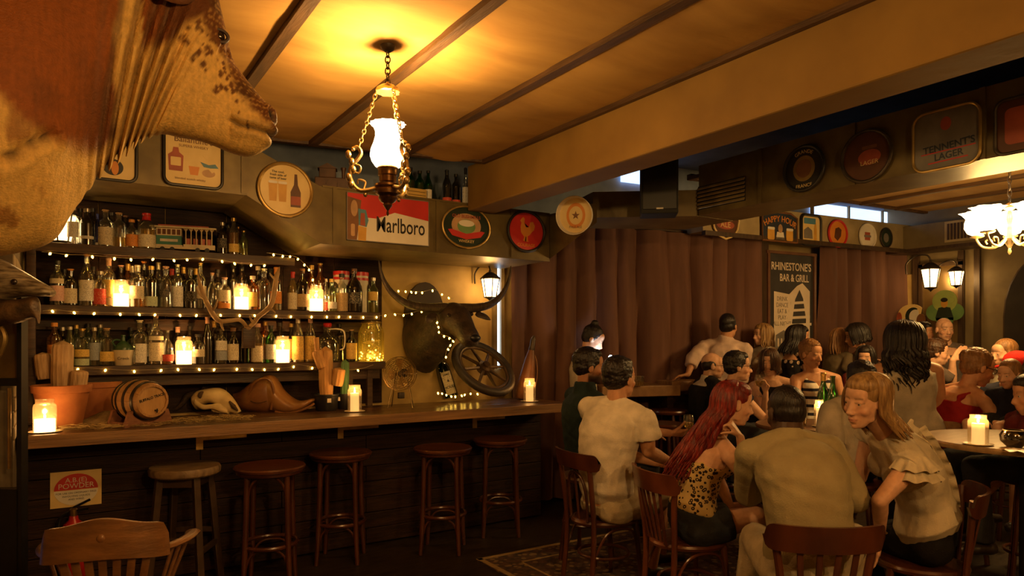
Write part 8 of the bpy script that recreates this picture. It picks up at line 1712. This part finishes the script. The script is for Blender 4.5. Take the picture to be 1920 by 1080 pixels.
_, Mc, _, _ = person('person in a bright red cap at the right edge', dict(stool='person in the red cap', s=1.03, vox=.010, pel=(1912, 800, 5.6), neck=(1910, 722, 5.6), head=(1906, 692, 5.6), chest=(.9, .3), look=(.9, -.35, -.1), hair='crop', hairc='brown', skin='fair', wear=[dict(kind='tee', m=c_navy, sleeve=.5), dict(kind='jeans', m=c_denim), dict(kind='shoes', m=c_shoe)]))
cpx = thing('cap', 'bright red cap worn at the right edge of the picture', 'cap', Mc.translation + Vector((0, 0, .05))); lobj('crown', MB().lathe([(.098, .028), (.104, .05), (.100, .085), (.080, .120), (.045, .142), (.006, .150)], 24), cloth('red_cap', (.62, .02, .015)), cpx, Mc @ Matrix.Translation((0, -.012, 0))); lobj('peak', MB().tube(spline([(-.075, .06, .036), (-.05, .13, .032), (0, .155, .030), (.05, .13, .032), (.075, .06, .036)], 16), .012, 6, flat=.4), MATS['cloth_red_cap'], cpx, Mc)
person('small fair haired child held at the right edge', dict(s=.62, vox=.006, hs=1.25, pel=(1896, 788, 4.72), neck=(1894, 732, 4.72), head=(1892, 702, 4.70), chest=(-.3, -.9), look=(-.35, -.9, -.2), hair='crop', hairc='light', skin='pale', wear=[dict(kind='tee', m=c_navy, sleeve=.4), dict(kind='shorts', m=c_denim, len=.6)]))
person('woman with long black hair in dark red cut by the right edge', dict(stool='woman with long black hair', s=1.04, fem=True, vox=.010, pel=(1945, 860, 4.35), neck=(1940, 778, 4.35), head=(1934, 740, 4.35), chest=(.1, -.97), look=(.2, -.95, -.15), hair='long', hairc='black', skin='tan', lock=dict(n=60, len=.28, az=(55, 305), thick=.016, drift=(-.3, -.3, 0), dl=.05), armL=dict(e=(1915, 850, 4.25), w=(1885, 815, 4.5)), wear=[dict(kind='tee', m=c_dred, sleeve=.5), dict(kind='jeans', m=c_denim), dict(kind='shoes', m=c_shoe)]))
person('person with dark curly hair in pale shirt hidden behind the blonde woman', dict(stool='person in the pale shirt', s=1.04, vox=.009, pel=(1600, 868, 4.75), neck=(1603, 752, 4.72), head=(1611, 715, 4.70), chest=(.9, -.4), look=(.95, -.1), hair='short', hairc='black', skin='olive', arch=.06, wear=[dict(kind='shirt', m=c_pale, sleeve=.7, e=.022, collar=True), dict(kind='jeans', m=c_denim), dict(kind='shoes', m=c_shoe)]))
# ================================================================ glasses, candles and bottles on the tables
m_wglass = glass('wine_glass', (.93, .93, .88), .04, .03, (.5, .5, .45), .08); m_wine = glass('white_wine', (.95, .80, .35), .05, .25, (.8, .6, .2))
def wine_glass(p, label, s=1.0, full=.45, group='stemmed wine glasses'):
    t = thing('wine_glass', label, 'glass', p, 0, group); T = Matrix.Translation(p) @ Matrix.Scale(s, 4)
    lobj('stem_and_foot', MB().lathe([(.034, 0), (.034, .003), (.006, .008), (.004, .02), (.004, .085), (.008, .092)], 18), m_wglass, t, T); lobj('bowl', MB().lathe([(.006, .09), (.028, .105), (.040, .135), (.041, .165), (.034, .205)], 20, capt=False), m_wglass, t, T); lobj('wine', MB().lathe([(.005, .093), (.026, .107), (.038, .137), (.038, .137 + .02 * full)], 18), m_wine, t, T)
wine_glass(at(1291, 828, d=5.0), 'wine glass in the hand of the bearded man', .95); wine_glass(at(1424, 738, d=6.35) + Vector((0, 0, -.03)), 'tilted wine glass raised by the brown haired woman', 1.0)
def tumbler(p, label, group='small tumblers on the tables'):
    t = thing('tumbler', label, 'glass', p, 0, group); T = Matrix.Translation(p); lobj('glass', MB().lathe([(.0, .001), (.028, .001), (.036, .10), (.034, .10), (.026, .008), (0, .007)], 18), m_wglass, t, T); lobj('drink', MB().lathe([(0, .008), (.026, .008), (.030, .05), (0, .05)], 16), LQ['gold'], t, T)
zt1 = .961; c_ = DL(5.35, 2.32)
def on_ts(lat, dep): q = c_ + RX_ * lat - DV * dep; return Vector((q.x, q.y, zt1))
candle(on_ts(-.02, .16), .036, .20, 'slim candle glass on the dark table before the striped woman', 2.0, .72, True, 'candles on the guest tables', True)
gq = on_ts(.06, .05); bottle(1540, 14, 62, 'tall', 'green', [('white', .1, .35)], ('gold', 'foil'), zt1, 5, 'green beer bottle behind the slim candle on the dark table', 'green beer bottles', base=(gq.x, gq.y, zt1)); gq = on_ts(.10, .12); bottle(1540, 14, 60, 'tall', 'green', None, None, zt1, 5, 'open green beer bottle beside the slim candle on the dark table', 'green beer bottles', base=(gq.x, gq.y, zt1))
tumbler(on_ts(-.12, .10), 'tumbler left of the slim candle on the dark table'); tumbler(on_ts(.20, .16), 'tumbler right of the green bottles on the dark table')
cr_ = at(1834, 834, Z=1.051); candle(cr_, .048, .158, 'thick candle jar on the pale round table at the right', 3.0, .72, True, 'candles on the guest tables', True)
aq = at(1902, 838, Z=1.051); t = thing('glass_bowl', 'dark glass bowl on the pale round table at the right edge', 'bowl', aq); lobj('bowl', MB().lathe([(0, .002), (.035, .002), (.062, .03), (.066, .06), (.052, .085), (.048, .085), (.060, .058), (.056, .032), (.03, .008), (0, .008)], 24), glass('smoked_bowl', (.10, .09, .07), .06, .05, (.06, .05, .04), .06), t, Matrix.Translation(aq)); lobj('rim', MB().torus((0, 0, .085), .050, .004, 24, 6), m_wirem, t, Matrix.Translation(aq))
nq = at(1912, 848, Z=1.051); vs = []; fs = []
for j in range(7):
    for i in range(7): vs.append((nq.x + (i - 3) * .022, nq.y + (j - 3) * .018, 1.053 + .012 * abs(math.sin(i * 1.7 + j * 2.3))))
for j in range(6):
    for i in range(6): q = j * 7 + i; fs.append((q, q + 1, q + 8, q + 7))
tag(obj('paper_napkin', MB().add(vs, fs), m_saucer), 'crumpled paper napkin beside the dark glass bowl', 'napkin')
tq = at(1192, 721, d=6.9); tq.z = 1.155; tumbler(tq, 'tumbler standing on the thick slab table'); tq2 = tq + RX_ * .05; tumbler(tq2, 'second tumbler standing on the thick slab table')
# stool with a low wooden back under the woman in red
sb = floor_dl(1786, 5.08); t = thing('bar_chair', 'high stool with low curved wooden back under the woman in red', 'stool', sb, yaw_of(.15, .98)); 
obj('seat', MB().lathe([(0, .80), (.20, .80), (.205, .82), (.19, .835), (0, .83)], 28), m_seatw, t, True, True); obj('back_rail', rail_mesh(.24, -.10, -.26, .95, 1.04), m_edge, t, True, True)
for k in range(4): a = R(45 + 90 * k); obj('leg', MB().tube([(.14 * math.cos(a), .14 * math.sin(a), .80), (.21 * math.cos(a), .21 * math.sin(a), .002)], .017, 8), m_bent, t, True, True)
for s_ in (-1, 0, 1): obj('back_post', MB().tube([(s_ * .15, -.16 + .0 * s_, .82), (s_ * .17, -.245 + .07 * abs(s_), .97)], .012, 8), m_bent, t, True, True)
chp = at(1884, 716, d=4.76); tag(obj('crisp', MB().tube(spline([chp, chp + RX_ * .03 + Vector((0, 0, .01)), chp + RX_ * .06], 8), [.02, .026, .03, .032, .03, .026, .02, .012], 8, flat=.2, up=(0, 0, 1)), m_beer), 'yellow crisp held by the woman in red', 'food')

WORK_DONE = bpy.data.scenes.remove(WORK)
